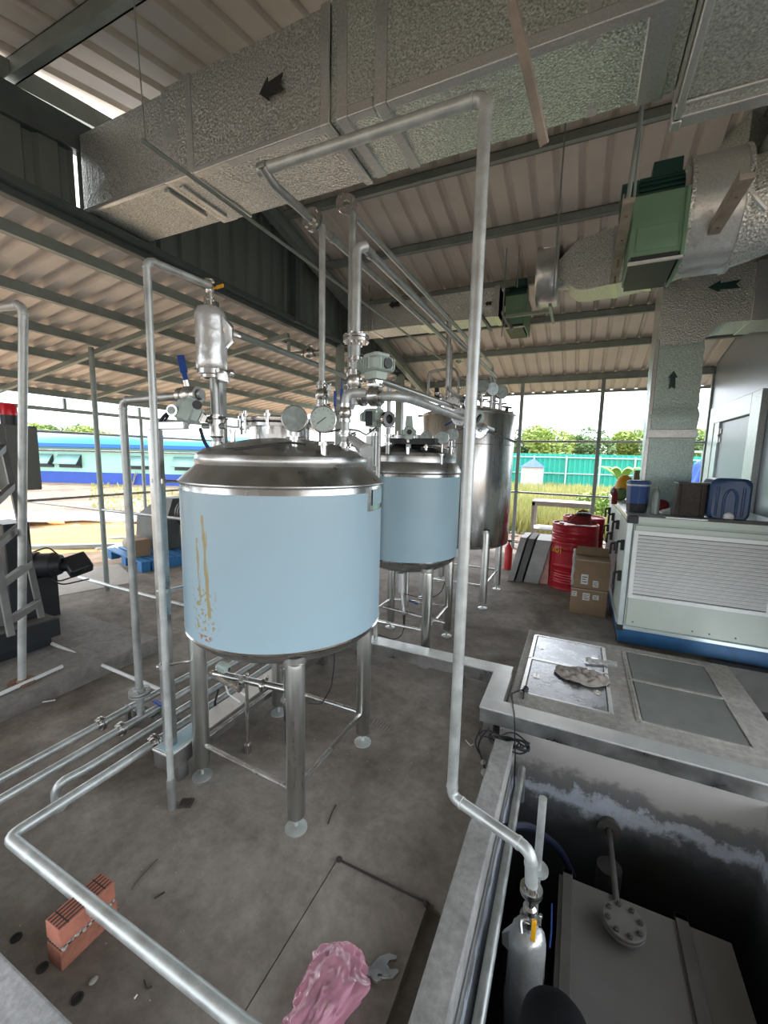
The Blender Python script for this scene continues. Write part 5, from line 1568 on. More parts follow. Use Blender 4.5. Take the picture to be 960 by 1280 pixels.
# ================================================================ loose things on the near floor
# two red bricks, one on the other
def brick(x0, x1, y0, y1, z0, z1, label, mat):
    t = thing('brick', label, 'brick', ((x0 + x1) / 2, (y0 + y1) / 2, z0))
    part('body', MB().box(x0, x1, y0, y1, z0, z1), mat, t, bevel=.003)
    g = MB()
    w = (x1 - x0)
    for k in range(5):
        x = x0 + w * (.14 + .18 * k)
        g.box(x - .0018, x + .0018, y0 + .004, y1 - .004, z1 - .001, z1 + .0012)
    for y in (y0 + .03, y1 - .03): g.box(x0 + .003, x1 - .003, y - .0016, y + .0016, z1 - .001, z1 + .0014)
    part('score_lines', g, 'void', t)
    return t
brick(-1.488, -1.410, .615, .800, 0.0, .072, 'lower red hollow brick of the stack of two under the floor pipe', 'brick_dark')
brick(-1.492, -1.412, .618, .797, .084, .150, 'upper red brick with scored top, lying on another brick', 'brick')
b = MB()
random.seed(3)
for k in range(26):
    y = .62 + .175 * random.random(); x = -1.415 + random.random() * .004 - (.07 * (k % 3 == 0))
    b.ball((x, y, .078 + random.uniform(-.004, .004)), random.uniform(.004, .008), seg=6, rings=4)
b.box(-1.485, -1.418, .622, .792, .072, .084)
solo('mortar', b, 'mortar', 'crumbled grey mortar squeezed between the two red bricks', 'mortar')
# debris as separate pebbles and sticks
def pebble(px, r, label, flat=.5, mat='stone'):
    solo('pebble', MB().ball((px[0], px[1], r * flat * .9), r, sz=flat, sy=1.3, seg=9, rings=6), mat, label, 'pebble')
pebble((-1.293, 0.645, 0.000), .011, 'flat grey pebble right of the bricks')
pebble((-0.337, 2.105, 0.000), .022, 'grey stone against the outside of the pit curb', .7)
pebble((-0.362, 2.185, 0.000), .016, 'smaller stone by the end of the pit curb', .7)
solo('twig', MB().tube([(-1.452, 0.884, 0.004), (-1.471, 0.930, 0.004), (-1.477, 1.009, 0.004)], .0028, bend=.03, seg=6), 'trunk', 'thin curved twig on the floor above the bricks', 'twig')
solo('twig', MB().tube([(-1.347, 0.899, 0.004), (-1.331, 0.931, 0.006)], .003, seg=6), 'void', 'short dark twig on the floor right of the curved twig', 'twig')
solo('twig', MB().tube([(-1.149, 0.717, 0.004), (-1.121, 0.705, 0.004), (-1.111, 0.717, 0.004)], .0025, seg=6), 'void', 'small black v-shaped scrap on the floor', 'scrap')
solo('twig', MB().tube([(-0.931, 1.470, 0.003), (-0.946, 1.521, 0.003), (-0.954, 1.578, 0.003)], .0022, seg=6), 'void', 'thin dark twig just right of the nearest tank leg', 'twig')
solo('cable_tie', MB().tube([(-1.559, 0.828, 0.004), (-1.577, 0.851, 0.010)], .003, seg=6), 'pvc', 'white cable tie end beside the upper brick', 'tie')
solo('cable_tie', MB().tube([(-0.500, 2.333, 0.004), (-0.460, 2.289, 0.010), (-0.448, 2.320, 0.004)], .0025, seg=6), 'pvc', 'white cable tie near the pit curb end', 'tie')
solo('cable_tie', MB().tube([(-1.133, 0.673, 0.004), (-1.131, 0.682, 0.008)], .0025, seg=6), 'pvc', 'tiny white plastic scrap right of the flat pebble', 'tie')
# chips of litter: too many to count
random.seed(11)
b = MB()
for k in range(420):
    x = random.uniform(-3.0, -.45); y = random.uniform(.56, 5.0)
    r = random.uniform(.0012, .0035)
    b.box(x - r, x + r, y - r * .7, y + r * .7, 0, r * .8)
o = solo('litter', b, 'stone', 'tiny pale chips scattered over the concrete floor', 'grit'); o['kind'] = 'stuff'
# caulk line of the recessed strip
solo('rope', MB().tube([(-0.797, 1.341, 0.008), (-0.655, 1.339, 0.008), (-0.514, 1.341, 0.008), (-0.407, 1.340, 0.008)], .004, bend=.03, seg=6).ball((-0.793, 1.341, 0.010), .014, sz=.6, seg=8, rings=5).ball((-0.402, 1.334, 0.010), .013, sz=.6, seg=8, rings=5), 'void', 'dark tarred joint rope along the far edge of the near floor slab', 'rope')

# pink plastic bag with the wrench
t = thing('plastic_bag', 'crumpled translucent pink plastic bag on the floor', 'bag', (-0.588, 0.958, 0))
bx0 = Vector((-0.590, 0.966, 0.000))
E1, E2 = Vector((.906, .423, 0)), Vector((-.42, .906, 0))
BST = [(-.12, -.26, .02), (-.10, -.18, .045), (-.04, -.10, .082), (.0, -.03, .100), (.008, .03, .098), (.012, .08, .075), (.014, .105, .012)]
def bagp(u, v):
    a = 2 * PI * u
    i = min(int(v * 6), 5); f_ = v * 6 - i
    p, q = BST[i], BST[i + 1]
    e1, e2, r = (p[k] * (1 - f_) + q[k] * f_ for k in range(3))
    n_ = noise.noise(Vector((math.cos(a) * 2.3, math.sin(a) * 2.3, v * 5))) * .22 + noise.noise(Vector((math.cos(a) * 6, math.sin(a) * 6, v * 14))) * .16 + noise.noise(Vector((math.cos(a) * 15, math.sin(a) * 15, v * 6))) * .07
    r *= 1 + n_
    c = bx0 + E1 * (e1 + r * math.cos(a)) + E2 * e2
    return (c.x, c.y, max(.001, .030 + r * math.sin(a) * .45 + .02 * n_))
b = MB().grid(80, 56, bagp)
part('bag', b, 'bagpink', t, sharp=70)
b = MB().tube([bx0 + Vector((.0, -.02, .02)), bx0 + Vector((.03, .04, .03)), bx0 + Vector((-.02, .07, .02))], .012, bend=.04, seg=8)
part('contents', b, 'dirtsteel', t)
def wrench(c, ang, label, s=1.0):
    m = Matrix.Translation(c) @ Matrix.Rotation(ang, 4, 'Z')
    t = thing('wrench', label, 'wrench', c)
    k = s
    part('handle', MB(m).prism([(-.12 * k, -.009 * k), (-.02 * k, -.008 * k), (-.02 * k, .008 * k), (-.12 * k, .009 * k)], 0, .008), 'wrench', t, bevel=.002)
    jaw = [(-.025, -.010), (0, -.022), (.022, -.024), (.040, -.012), (.036, -.006), (.018, -.006), (.012, .004), (.018, .014), (.036, .014), (.040, .020), (.020, .028), (-.004, .024), (-.025, .010)]
    part('jaw', MB(m).prism([(x * k, y * k) for x, y in jaw], 0, .012), 'wrench', t, bevel=.0015)
    part('screw', MB(m).cyl((.002 * k, -.016 * k, .006), (.018 * k, -.018 * k, .006), .005 * k, seg=10), 'stainless', t)
wrench(Vector((-0.467, 1.078, 0.003)), math.radians(32), 'adjustable wrench poking out of the pink bag', 1.35)
wrench(Vector((-0.478, 1.041, 0.016)), math.radians(8), 'second small spanner lying over the adjustable wrench', .6)

# ================================================================ the pit
tz = -0.30
t = thing('buried_tank', 'dusty dark steel tank down in the pit with a bolted cover', 'tank', (.45, 1.3, -1.4))
part('tank_top', MB().box(.062, .735, .95, 2.0, tz - .01, tz), 'tanksteel', t, bevel=.003)
part('tank_body', MB().box(.072, .725, .96, 1.99, -1.4, tz - .01), 'dirtsteel', t)
for x0, x1 in ((.078, .122), (.535, .585)):
    part('strap', MB().box(x0, x1, .95, 2.03, tz, tz + .014).box(x0, x1, 2.0, 2.03, tz - .25, tz + .014), 'dirtsteel', t, bevel=.003)
# blind flange
cx_, cy_ = 0.320, 1.836
fl_ = part('flange', MB().cyl((cx_, cy_, tz), (cx_, cy_, tz + .05), .052, seg=28).cyl((cx_, cy_, tz + .035), (cx_, cy_, tz + .047), .082, seg=32).cyl((cx_, cy_, tz + .052), (cx_, cy_, tz + .066), .082, seg=32), 'tanksteel', t, bevel=.002, sharp=30)
for k in range(8):
    a = 2 * PI * k / 8 + .25
    x, y = cx_ + .064 * math.cos(a), cy_ + .064 * math.sin(a)
    link_mesh('bolt', MB().cyl((x, y, tz + .02), (x, y, tz + .084), .006, seg=6).cyl((x, y, tz + .066), (x, y, tz + .077), .0115, seg=6), 'dirtsteel', fl_)
# nozzle towards the far wall
q0, q1 = (cx_ - .02, cy_ + .06, tz + .05), (0.301, 2.2, -0.293)
t_ = thing('inlet_pipe', 'brown pipe with round flange at the far end of the buried tank', 'pipe', q1)
part('pipe', MB().cyl((cx_ - .015, 1.93, -.29), (q1[0], 2.43, q1[2] - .02), .014, seg=10), 'dirtsteel', t_)
part('flange', MB().ring((q1[0], 2.40, q1[2] - .02), (0, 1, 0), .06, .02, .014, 20).cyl((q1[0], 2.41, q1[2] - .02), (q1[0], 2.45, q1[2] - .02), .04, seg=16), 'dirtsteel', t_)
part('shaft', MB().cyl((q1[0], 2.25, -1.4), (q1[0], 2.25, q1[2] - .1), .06, seg=16), 'void', t_)

# pipe along the inside of the curb and the hose
solo('pit_pipe', MB().tube([(-.165, 2.38, -.30), (-.165, 2.30, -.03), (-.150, .95, -.03)], .020, bend=.03, seg=12), 'galv', 'grey pipe running along the inside of the pit curb', 'pipe')
solo('hose', MB().tube([(-0.202, 1.867, -0.050), (-0.096, 2.001, -0.100), (0.060, 2.146, -0.300), (0.132, 2.165, -0.450)], .018, bend=.1, seg=10), 'bluehose', 'dark blue hose curving across the far corner of the pit', 'hose')
solo('cable', MB().tube([(-0.284, 2.652, 0.200), (-0.262, 2.525, 0.200), (-0.231, 2.360, 0.227), (-0.210, 2.360, -0.045), (-0.199, 2.340, -0.390)], .0045, bend=.03, seg=6), 'rubber', 'black cable hanging from the tray edge down into the pit', 'cable')
# plug lying on the slab
t = thing('power_plug', 'black power plug lying on the slab corner with its lead', 'plug', (-0.221, 2.821, 0.150))
part('plug', MB().cyl((-0.211, 2.810, 0.170), (-0.226, 2.768, 0.165), .018, .012, seg=12).cyl((-0.220, 2.759, 0.160), (-0.217, 2.688, 0.160), .005, seg=6), 'rubber', t)
part('lead', MB().tube([(-0.228, 2.779, 0.170), (-0.265, 2.748, 0.165), (-0.290, 2.619, 0.205), (-0.263, 2.534, 0.205)], .005, bend=.02, seg=6), 'rubber', t)
# coil of cable under the tray end
t = thing('cable_coil', 'tangled coil of black cable under the tray at the pit corner', 'cable', (-.28, 2.36, .05))
random.seed(5)
b = MB()
for k in range(7):
    c = Vector((-.27 + random.uniform(-.05, .05), 2.36 + random.uniform(-.012, .012), .055 + .004 * k))
    rx_, ry_ = random.uniform(.07, .12), random.uniform(.035, .05)
    ph = random.uniform(0, 6)
    pts = [c + Vector((rx_ * math.cos(ph + 2 * PI * j / 18), ry_ * math.sin(ph + 2 * PI * j / 18) - .01, .012 * math.sin(3 * 2 * PI * j / 18 + k))) for j in range(18)]
    b.tube(pts, .0045, bend=.01, seg=6)
part('loops', b, 'rubber', t)
part('loose_end', MB().tube([(-.37, 2.38, .10), (-.41, 2.34, .05), (-.42, 2.30, .01), (-.38, 2.22, .008), (-.35, 2.15, .008)], .005, bend=.04, seg=6).tube([(-.42, 2.36, .09), (-.44, 2.30, .03), (-.40, 2.25, .01)], .004, bend=.03, seg=6), 'rubber', t)

# filter bottle in the pit under the low end of the tall pipe
ex, ey = -0.056 + .012, 1.545 - .01
t = thing('pit_filter', 'plastic-wrapped steel canister with yellow valve handle in the pit', 'filter', (ex, ey, -1.4))
flange(t, (ex, ey, .045), (0, 0, 1), .042, .02, .011, 4, 'stainless')
part('neck', MB().lathe([(.016, .03), (.016, -.02), (.026, -.03), (.026, -.05), (.018, -.06), (.018, -.10)], (ex, ey, 0), seg=16), 'stainless', t)
clamp(t, (ex, ey, -.075), (0, 0, 1), .02)
hv = part('valve', MB().lathe([(.018, -.02), (.028, -.015), (.028, .015), (.018, .02)], (ex, ey, -.105), seg=14).tube([(ex + .0, ey - .02, -.06), (ex - .03, ey - .03, -.065), (ex - .02, ey - .05, -.10)], .009, bend=.02, seg=8), 'stainless', t)
part('handle', MB().bar(Vector((-0.022, 1.400, 0.077)), Vector((-0.022, 1.400, -0.009)), .016, .010, up=(0, -1, .4)), 'yellow', hv, bevel=.003)
n = 30
secs = []
for r_, z_ in [(.02, -.12), (.045, -.125), (.062, -.145), (.070, -.18)] + [(.071, -.18 - .05 * k) for k in range(1, 24)]:
    secs.append([(ex + .0 + (r_ + .006 * noise.noise(Vector((math.cos(a) * 3, math.sin(a) * 3, z_ * 12)))) * math.cos(a), ey + (r_ + .006 * noise.noise(Vector((math.cos(a) * 3, math.sin(a) * 3, z_ * 12)))) * math.sin(a), z_) for a in [2 * PI * j / n for j in range(n)]])
b = MB(); b.loft(secs)
part('canister', b, 'wrap', t, sharp=60)
b = MB()
b.loft([[(ex - .06, ey - .01, -.16), (ex - .095, ey - .02, -.18), (ex - .09, ey - .02, -.23), (ex - .065, ey - .01, -.26)], [(ex - .06, ey + .02, -.16), (ex - .09, ey + .0, -.185), (ex - .088, ey + .0, -.225), (ex - .065, ey + .02, -.26)]])
part('plastic_fold', b, 'wrap', t, sharp=60)
solo('pit_stub', MB().tube([(ex + .012, 1.70, -.55), (ex + .012, 1.70, 0.313)], .0165, seg=12).ring((ex + .012, 1.70, -.02), (0, 0, 1), .045, .017, .012, 18), 'galv_light', 'capped upright pipe stub behind the pit canister', 'pipe')
solo('strap_tie', MB().tube([(0.038, 1.813, -0.280), (0.042, 1.690, -0.280), (0.040, 1.625, -0.280)], .004, seg=6), 'blue', 'thin blue strap edge on the buried tank beside the canister', 'strap')
# round black top that rises into the bottom edge of the view
kc = Vector((0.049, 0.915, 0.356))
t = thing('black_dome', 'round dark top of something black rising at the bottom edge beside the canister', 'cover', (kc.x, kc.y, .02))
part('dome', MB().lathe([(.07, .02), (.078, kc.z - .02), (.08, kc.z), (.074, kc.z + .035), (.055, kc.z + .062), (.03, kc.z + .076), (0.0001, kc.z + .08)], (kc.x, kc.y, 0), seg=32), 'dome', t, sharp=60)
# ================================================================ rag and wrap on the hatches
t = thing('rag', 'crumpled grey-brown rag lying on the foil hatches', 'rag', (0.129, 3.144, 0.160))
c0 = Vector((0.129, 3.169, 0.160))
def ragp(u, v):
    a = 2 * PI * u; r = v
    R_ = .165 * (1 + .22 * noise.noise(Vector((math.cos(a) * 1.5, math.sin(a) * 1.5, 3))))
    x = c0.x + R_ * r * math.cos(a) * 1.15; y = c0.y + R_ * r * math.sin(a) * .72
    h = .020 * (1 - r ** 3) + .030 * abs(math.sin(a * 3.5 + 2 * r)) * r * (1.15 - r) * 2 + .022 * abs(noise.noise(Vector((x * 22, y * 22, 1)))) + .002
    return (x, y, .158 + max(.0, h))
part('cloth', MB().grid(72, 26, ragp), 'cloth', t, sharp=70, solid=.002)
c1 = Vector((0.285, 3.432, 0.160))
def filmp(u, v):
    x = c1.x - .13 + .22 * u; y = c1.y - .03 + .07 * v + .03 * u
    return (x, y, .166 + .02 * abs(noise.noise(Vector((x * 20, y * 30, 2)))) + .012 * v)
solo('foil_scrap', MB().grid(30, 10, filmp), 'wrap', 'scrap of clear crinkled wrap lying behind the rag', 'wrap', sharp=70)

# ================================================================ air handling unit
ax0, ax1, ay0, ay1 = .430, 1.62, 4.30, 7.12
AZ0, AZ1 = .13, 1.22
t = thing('air_handler', 'big cream air handling unit with white louvred grille', 'air handling unit', ((ax0 + ax1) / 2, (ay0 + ay1) / 2, 0.0))
part('base_rail', MB().box(ax0 + .02, ax1, ay0 + .015, ay1 - .02, .035, .165), 'bluebase', t, bevel=.003)
part('base_block', MB().box(ax0 + .02, ax1, ay0 + .05, ay1 - .1, -.1, .035), 'dirtsteel', t)
part('casing', MB().box(ax0 + .03, ax1 - .01, ay0 + .02, ay1, .165, AZ1 - .02), 'ahu', t, bevel=.002)
part('frame_post', MB().box(ax0, ax0 + .045, ay0 - .004, ay0 + .04, .20, AZ1 - .06), 'ahu_frame', t, bevel=.004)
part('frame_rail', MB().box(ax0 + .045, ax1, ay0 - .004, ay0 + .04, AZ1 - .055, AZ1), 'ahu', t, bevel=.004)
part('frame_rail', MB().box(ax0 + .045, ax1, ay0 - .004, ay0 + .04, .165, .20), 'ahu_frame', t, bevel=.004)
part('corner_cap', MB().box(ax0 - .003, ax0 + .085, ay0 - .008, ay0 + .07, AZ1 - .065, AZ1 + .004), 'black', t, bevel=.006)
part('corner_cap', MB().box(ax0 - .003, ax0 + .05, ay0 - .008, ay0 + .07, .145, .20), 'black', t, bevel=.006)
part('front_panel', MB().box(ax0 + .065, ax1 - .02, ay0 - .012, ay0 + .02, .215, AZ1 - .075).box(ax0 + .052, ax0 + .062, ay0 - .008, ay0 + .02, .21, AZ1 - .07), 'ahu', t, bevel=.004)
gx0, gx1 = 0.488, 1.50
gz0, gz1 = 0.476, 1.098
part('grille_gap_shade', MB().box(gx0 + .03, gx1 - .03, ay0 - .0135, ay0 - .0125, gz0 + .03, gz1 - .03), 'cabinet', t)  # dark sheet added behind the slats to paint the shade in the gaps
gr = part('grille', MB().box(gx0, gx1, ay0 - .030, ay0 - .010, gz0, gz0 + .035).box(gx0, gx1, ay0 - .030, ay0 - .010, gz1 - .035, gz1).box(gx0, gx0 + .035, ay0 - .030, ay0 - .010, gz0 + .035, gz1 - .035).box(gx1 - .035, gx1, ay0 - .030, ay0 - .010, gz0 + .035, gz1 - .035), 'ahu_white', t, bevel=.002)
ns = 17
sh = None
for k in range(ns):
    z = gz0 + .045 + (gz1 - gz0 - .085) * (k + .5) / ns
    dz = (gz1 - gz0 - .085) / ns
    mb = MB().add([(gx0 + .033, ay0 - .034, z - dz * .30), (gx1 - .033, ay0 - .034, z - dz * .30), (gx1 - .033, ay0 - .012, z + dz * .36), (gx0 + .033, ay0 - .012, z + dz * .36),
                   (gx0 + .033, ay0 - .032, z - dz * .42), (gx1 - .033, ay0 - .032, z - dz * .42), (gx1 - .033, ay0 - .012, z + dz * .22), (gx0 + .033, ay0 - .012, z + dz * .22)],
                  [(0, 1, 2, 3), (7, 6, 5, 4), (0, 4, 5, 1), (2, 6, 7, 3), (1, 5, 6, 2), (3, 7, 4, 0)])
    link_mesh('slat', mb, 'ahu_white', gr, sharp=20)
sc = MB()
for x in (gx0 + .018, gx1 - .018, (gx0 + gx1) / 2):
    for z in (gz0 + .1, gz1 - .1) if x != (gx0 + gx1) / 2 else (gz0 + .018, gz1 - .018):
        sc.cyl((x, ay0 - .025, z), (x, ay0 - .020, z), .006, seg=8)
part('screws', sc, 'alu', gr)
sc = MB()
for x in (ax0 + .12, 1.0, 1.12, 1.3): sc.cyl((x, ay0 - .018, .25), (x, ay0 - .010, .25), .007, seg=8)
part('screws', sc, 'rust', t)
# side doors with black handles
ys = [4.42, 5.10, 5.80, 6.5, 7.05]
for k in range(4):
    d = part('side_door', MB().box(ax0 + .012, ax0 + .03, ys[k] + .02, ys[k + 1] - .02, .22, AZ1 - .08), 'ahu_frame' if k % 2 else 'ahu', t, bevel=.003)
    for z in ((1.02, .78) if k else (.62, .92)):
        hm = MB().box(ax0 - .02, ax0 + .012, ys[k] + .05, ys[k] + .085, z - .05, z + .05).tube([(ax0 - .01, ys[k] + .07, z + .03), (ax0 - .05, ys[k] + .06, z + .03), (ax0 - .05, ys[k] + .06, z - .09)], .012, bend=.02, seg=8)
        part('handle', hm, 'black', d)
part('frame_rail', MB().box(ax0, ax0 + .035, ay0 + .06, ay1, AZ1 - .05, AZ1), 'alu', t, bevel=.003)
part('frame_rail', MB().box(ax0, ax0 + .035, ay0 + .06, ay1, .165, .20), 'ahu_frame', t, bevel=.003)
part('top_panel', MB().box(ax0 + .035, ax1, ay0 + .04, ay1, AZ1 - .02, AZ1 - .004), 'ahu_frame', t)
solo('floor_sheet', MB().box(ax0 + .01, ax0 + .06, ay0 + .1, ay1 - .3, 0, .03), 'dirtsteel', 'dark strip on the floor along the left foot of the air handler', 'strip')
solo('concrete_foot', MB().box(1.15, 1.8, 4.20, 4.29, -.3, .03), 'dirtsteel', 'rough concrete footing below the right end of the air handler', 'footing')
solo('white_strip', MB().bar((0.912, 4.435, 0.007), (1.363, 4.415, 0.007), .02, .012), 'pvc', 'white strip lying at the foot of the air handler', 'strip')

# ---- things on top of it
zt = AZ1 + .001
cx0, cy0 = 0.539, 4.75
t = thing('cooler_box', 'blue cooler jug with dark base on the air handler corner', 'cooler', (cx0, cy0, zt))
rr = 0.639 - cx0
ch = 1.520 - zt
part('base', MB().lathe([(0.0001, 0), (rr * .86, 0), (rr * .95, ch * .28), (0.0001, ch * .28)], (cx0, cy0, zt), seg=8), 'black', t, bevel=.004)
part('body', MB().lathe([(rr * .95, ch * .28), (rr * 1.0, ch * .86), (0.0001, ch * .86)], (cx0, cy0, zt), seg=8), 'coolblue', t, bevel=.006)
part('rim', MB().lathe([(rr * 1.02, ch * .84), (rr * 1.04, ch * .90), (0.0001, ch * .90)], (cx0, cy0, zt), seg=8), 'ahu_frame', t, bevel=.003)
part('lid', MB().lathe([(rr * 1.06, ch * .90), (rr * 1.06, ch * .98), (rr * .9, ch * 1.02), (0.0001, ch * 1.02)], (cx0, cy0, zt), seg=8), 'coolblue', t, bevel=.004)
solo('spray_can', MB().lathe([(0.0001, 0), (.035, 0), (.035, .20), (.02, .235), (.012, .24), (.012, .26), (0.0001, .26)], (0.674, 4.62, zt), seg=16), 'bottlegreen' if 'bottlegreen' in M else 'purlin', 'grey-green bottle standing right of the blue cooler', 'bottle')
t = thing('cloth_hat', 'small red cloth cap behind the grey-green bottle', 'hat', (0.764, 4.9, zt))
part('dome', MB().ball((0.764, 4.9, zt + .06), .07, sz=.85, seg=14, rings=8), 'redbag', t)
solo('plastic_bag', MB().grid(24, 14, lambda u, v: (0.861 - .13 + .26 * u, 4.62 + .24 * v, zt + .005 + .06 * math.sin(PI * u) * math.sin(PI * v) * (1 + .9 * noise.noise(Vector((u * 6, v * 6, 4)))))), 'white', 'flattened white plastic bag behind the woven basket', 'bag', sharp=70, solid=.003)
# basket
t = thing('woven_basket', 'dark brown woven carrier basket between the cooler and the jerrycan', 'basket', (0.944, 4.60, zt))
bx0_, bx1_ = 0.815, 1.032
bh = 1.526 - zt
part('basket', MB().hull8([(bx0_ - .01, 4.5, zt), (bx1_, 4.5, zt), (bx1_, 4.68, zt), (bx0_ - .01, 4.68, zt)], [(bx0_ + .01, 4.51, zt + bh), (bx1_ + .005, 4.51, zt + bh), (bx1_ + .005, 4.67, zt + bh), (bx0_ + .01, 4.67, zt + bh)]), 'basket', t, bevel=.008)
part('rim', MB().box(bx0_, bx1_ + .01, 4.49, 4.69, zt + bh - .012, zt + bh + .006), 'black', t, bevel=.003)
part('straps', MB().box(bx0_ + .03, bx0_ + .04, 4.488, 4.5, zt + .02, zt + bh).box(bx1_ - .04, bx1_ - .03, 4.488, 4.5, zt + .02, zt + bh), 'basket', t)
# jerrycan lying on its side
t = thing('jerrycan', 'dark blue plastic jerrycan with recessed grip on the air handler', 'jerrycan', (1.17, 4.6, zt))
jx0, jx1 = 1.037, 1.325
jh = 1.581 - zt
def rr_(x0, x1, z0, z1, r, n=5):
    pts = []
    for (cx, cz_, a0) in ((x1 - r, z1 - r, 0), (x0 + r, z1 - r, PI / 2), (x0 + r, z0 + r, PI), (x1 - r, z0 + r, 1.5 * PI)):
        for k in range(n): pts.append((cx + r * math.cos(a0 + PI / 2 * k / (n - 1)), cz_ + r * math.sin(a0 + PI / 2 * k / (n - 1))))
    return pts
secs = []
for y, g in ((4.43, .02), (4.45, 0), (4.70, 0), (4.72, .02)):
    secs.append([(x, y, z) for x, z in rr_(jx0 + g, jx1 - g, zt + g * .4, zt + jh - g, .06)])
part('body', MB().loft(secs), 'jerry', t, sharp=40)
jw = jx1 - jx0
part('ribs', MB().tube([(jx0 + jw * .35, 4.43, zt + .03), (jx0 + jw * .35, 4.425, zt + jh * .62), (jx0 + jw * .5, 4.425, zt + jh * .78), (jx0 + jw * .65, 4.425, zt + jh * .62), (jx0 + jw * .65, 4.43, zt + .03)], .010, bend=.04, seg=8).tube([(jx0 + jw * .8, 4.43, zt + .04), (jx0 + jw * .8, 4.427, zt + jh * .8)], .010, seg=8).tube([(jx0 + jw * .18, 4.43, zt + .04), (jx0 + jw * .18, 4.427, zt + jh * .8)], .010, seg=8), 'jerry', t)
part('grip', MB().lathe([(0.0001, 0), (.04, 0), (.03, .02), (0.0001, .03)], (jx0 + jw * .5, 4.425, zt + .035), (0, -1, 0), 16), 'white', t)
solo('cardboard', MB().box(.72, 1.02, 4.32, 4.44, zt, zt + .010), 'ahu_frame', 'flat grey offcut lying on the front edge of the air handler', 'offcut')
solo('metal_strip', MB().box(.98, 1.62, 4.33, 4.42, zt, zt + .02), 'dirtsteel', 'long dark metal strip in front of the jerrycan', 'strip', bevel=.003)
# clutter at the far end of the unit
cl = [(745, 6.4, .10, 'black', 'black helmet-like lump at the far end of the air handler', 'helmet'), (754, 6.1, .09, 'leafdark', 'dark green bundled cloth on the far end of the air handler', 'bundle')]
for px, yy, r_, mt, lab, cat in cl:
    x = {745: 0.198, 754: 0.280}[px]
    x = max(x, .50)
    solo(cat, MB().ball((x, yy, zt + r_ * .8), r_, sz=.9, sy=1.2, seg=14, rings=9), mt, lab, cat)
solo('box', MB().box(0.650, 0.755, 6.2, 6.35, zt, 1.597), 'card', 'small grey-brown box behind the blue cooler', 'box')
solo('yellow_bag', MB().ball((0.552, 6.3, zt + .16), .12, sx=.9, sz=1.3, seg=14, rings=9), 'sandbag' if 'sandbag' in M else 'yellow', 'bright yellow bag standing behind the blue cooler', 'bag')
solo('red_bottle', MB().lathe([(0.0001, 0), (.03, 0), (.03, .12), (.012, .16), (.012, .18), (0.0001, .18)], (0.390, 5.4, zt), seg=12), 'redbag', 'small dark red bottle left of the blue cooler', 'bottle')

# ================================================================ drums, boxes, plates by the far edge
def drum(cx, cy, h, r, label, group, txt=False):
    t = thing('oil_drum', label, 'drum', (cx, cy, 0), group)
    prof = [(0.0001, .012), (r * .96, .012), (r, 0), (r * 1.01, .01)]
    n = 60
    for k in range(n + 1):
        z = .015 + (h - .03) * k / n
        u = k / n
        rib = 0
        for c_ in (.35, .64): rib += .012 * math.exp(-((u - c_) / .012) ** 2)
        if .07 < u < .30 or .70 < u < .93: rib += .0035 * math.sin(u * 150)
        prof.append((r + rib, z))
    prof += [(r * 1.01, h - .008), (r, h), (r * .96, h - .002), (r * .955, h - .02), (0.0001, h - .02)]
    part('barrel', MB().lathe(prof, (cx, cy, 0), seg=48), 'drum', t, sharp=35)
    part('bung', MB().cyl((cx - r * .6, cy, h - .02), (cx - r * .6, cy, h + .002), .03, seg=12), 'stain_bright', t)
    return t
D1x, D1y = .012, 6.10
dr = drum(D1x, D1y, .87, .285, 'red oil drum with yellow lettering beside the cardboard boxes', None)
# lettering wrapped on the shell: only its end shows
txt = 'trol'
fa = math.radians(-141)
for k, chh in enumerate(txt):
    a = fa - .24 + .19 * k
    n_ = Vector((math.cos(a), math.sin(a), 0))
    p = Vector((D1x, D1y, .53)) + n_ * (.285 + .004)
    x_ = Vector((-n_.y, n_.x, 0))
    m_ = Matrix(((x_.x, 0, n_.x, p.x), (x_.y, 0, n_.y, p.y), (0, 1, 0, p.z), (0, 0, 0, 1)))
    part('letter', text_mesh(chh, .13, m_), 'yellowink', dr, label='yellow letter ' + chh)
drum(.12, 6.95, .87, .285, 'second red drum standing behind the drum with lettering', None)
t = thing('red_bag', 'dark red and black cloth bag slumped on the red drum', 'bag', (.08, 6.1, .87))
def bagq(u, v):
    a = 2 * PI * u; r = .17 * math.sin(PI * min(1, v * .5 + .5))
    n_ = 1 + .25 * noise.noise(Vector((math.cos(a) * 2, math.sin(a) * 2, v * 3)))
    return (.08 + r * 1.05 * math.cos(a) * n_, 6.08 + r * .7 * math.sin(a) * n_, .872 + .17 * v * n_)
part('cloth', MB().grid(30, 12, bagq), 'redbag', t, sharp=70)
part('flap', MB().ball((.10, 6.02, 1.01), .075, sx=1.3, sz=.35, seg=14, rings=8), 'black', t)

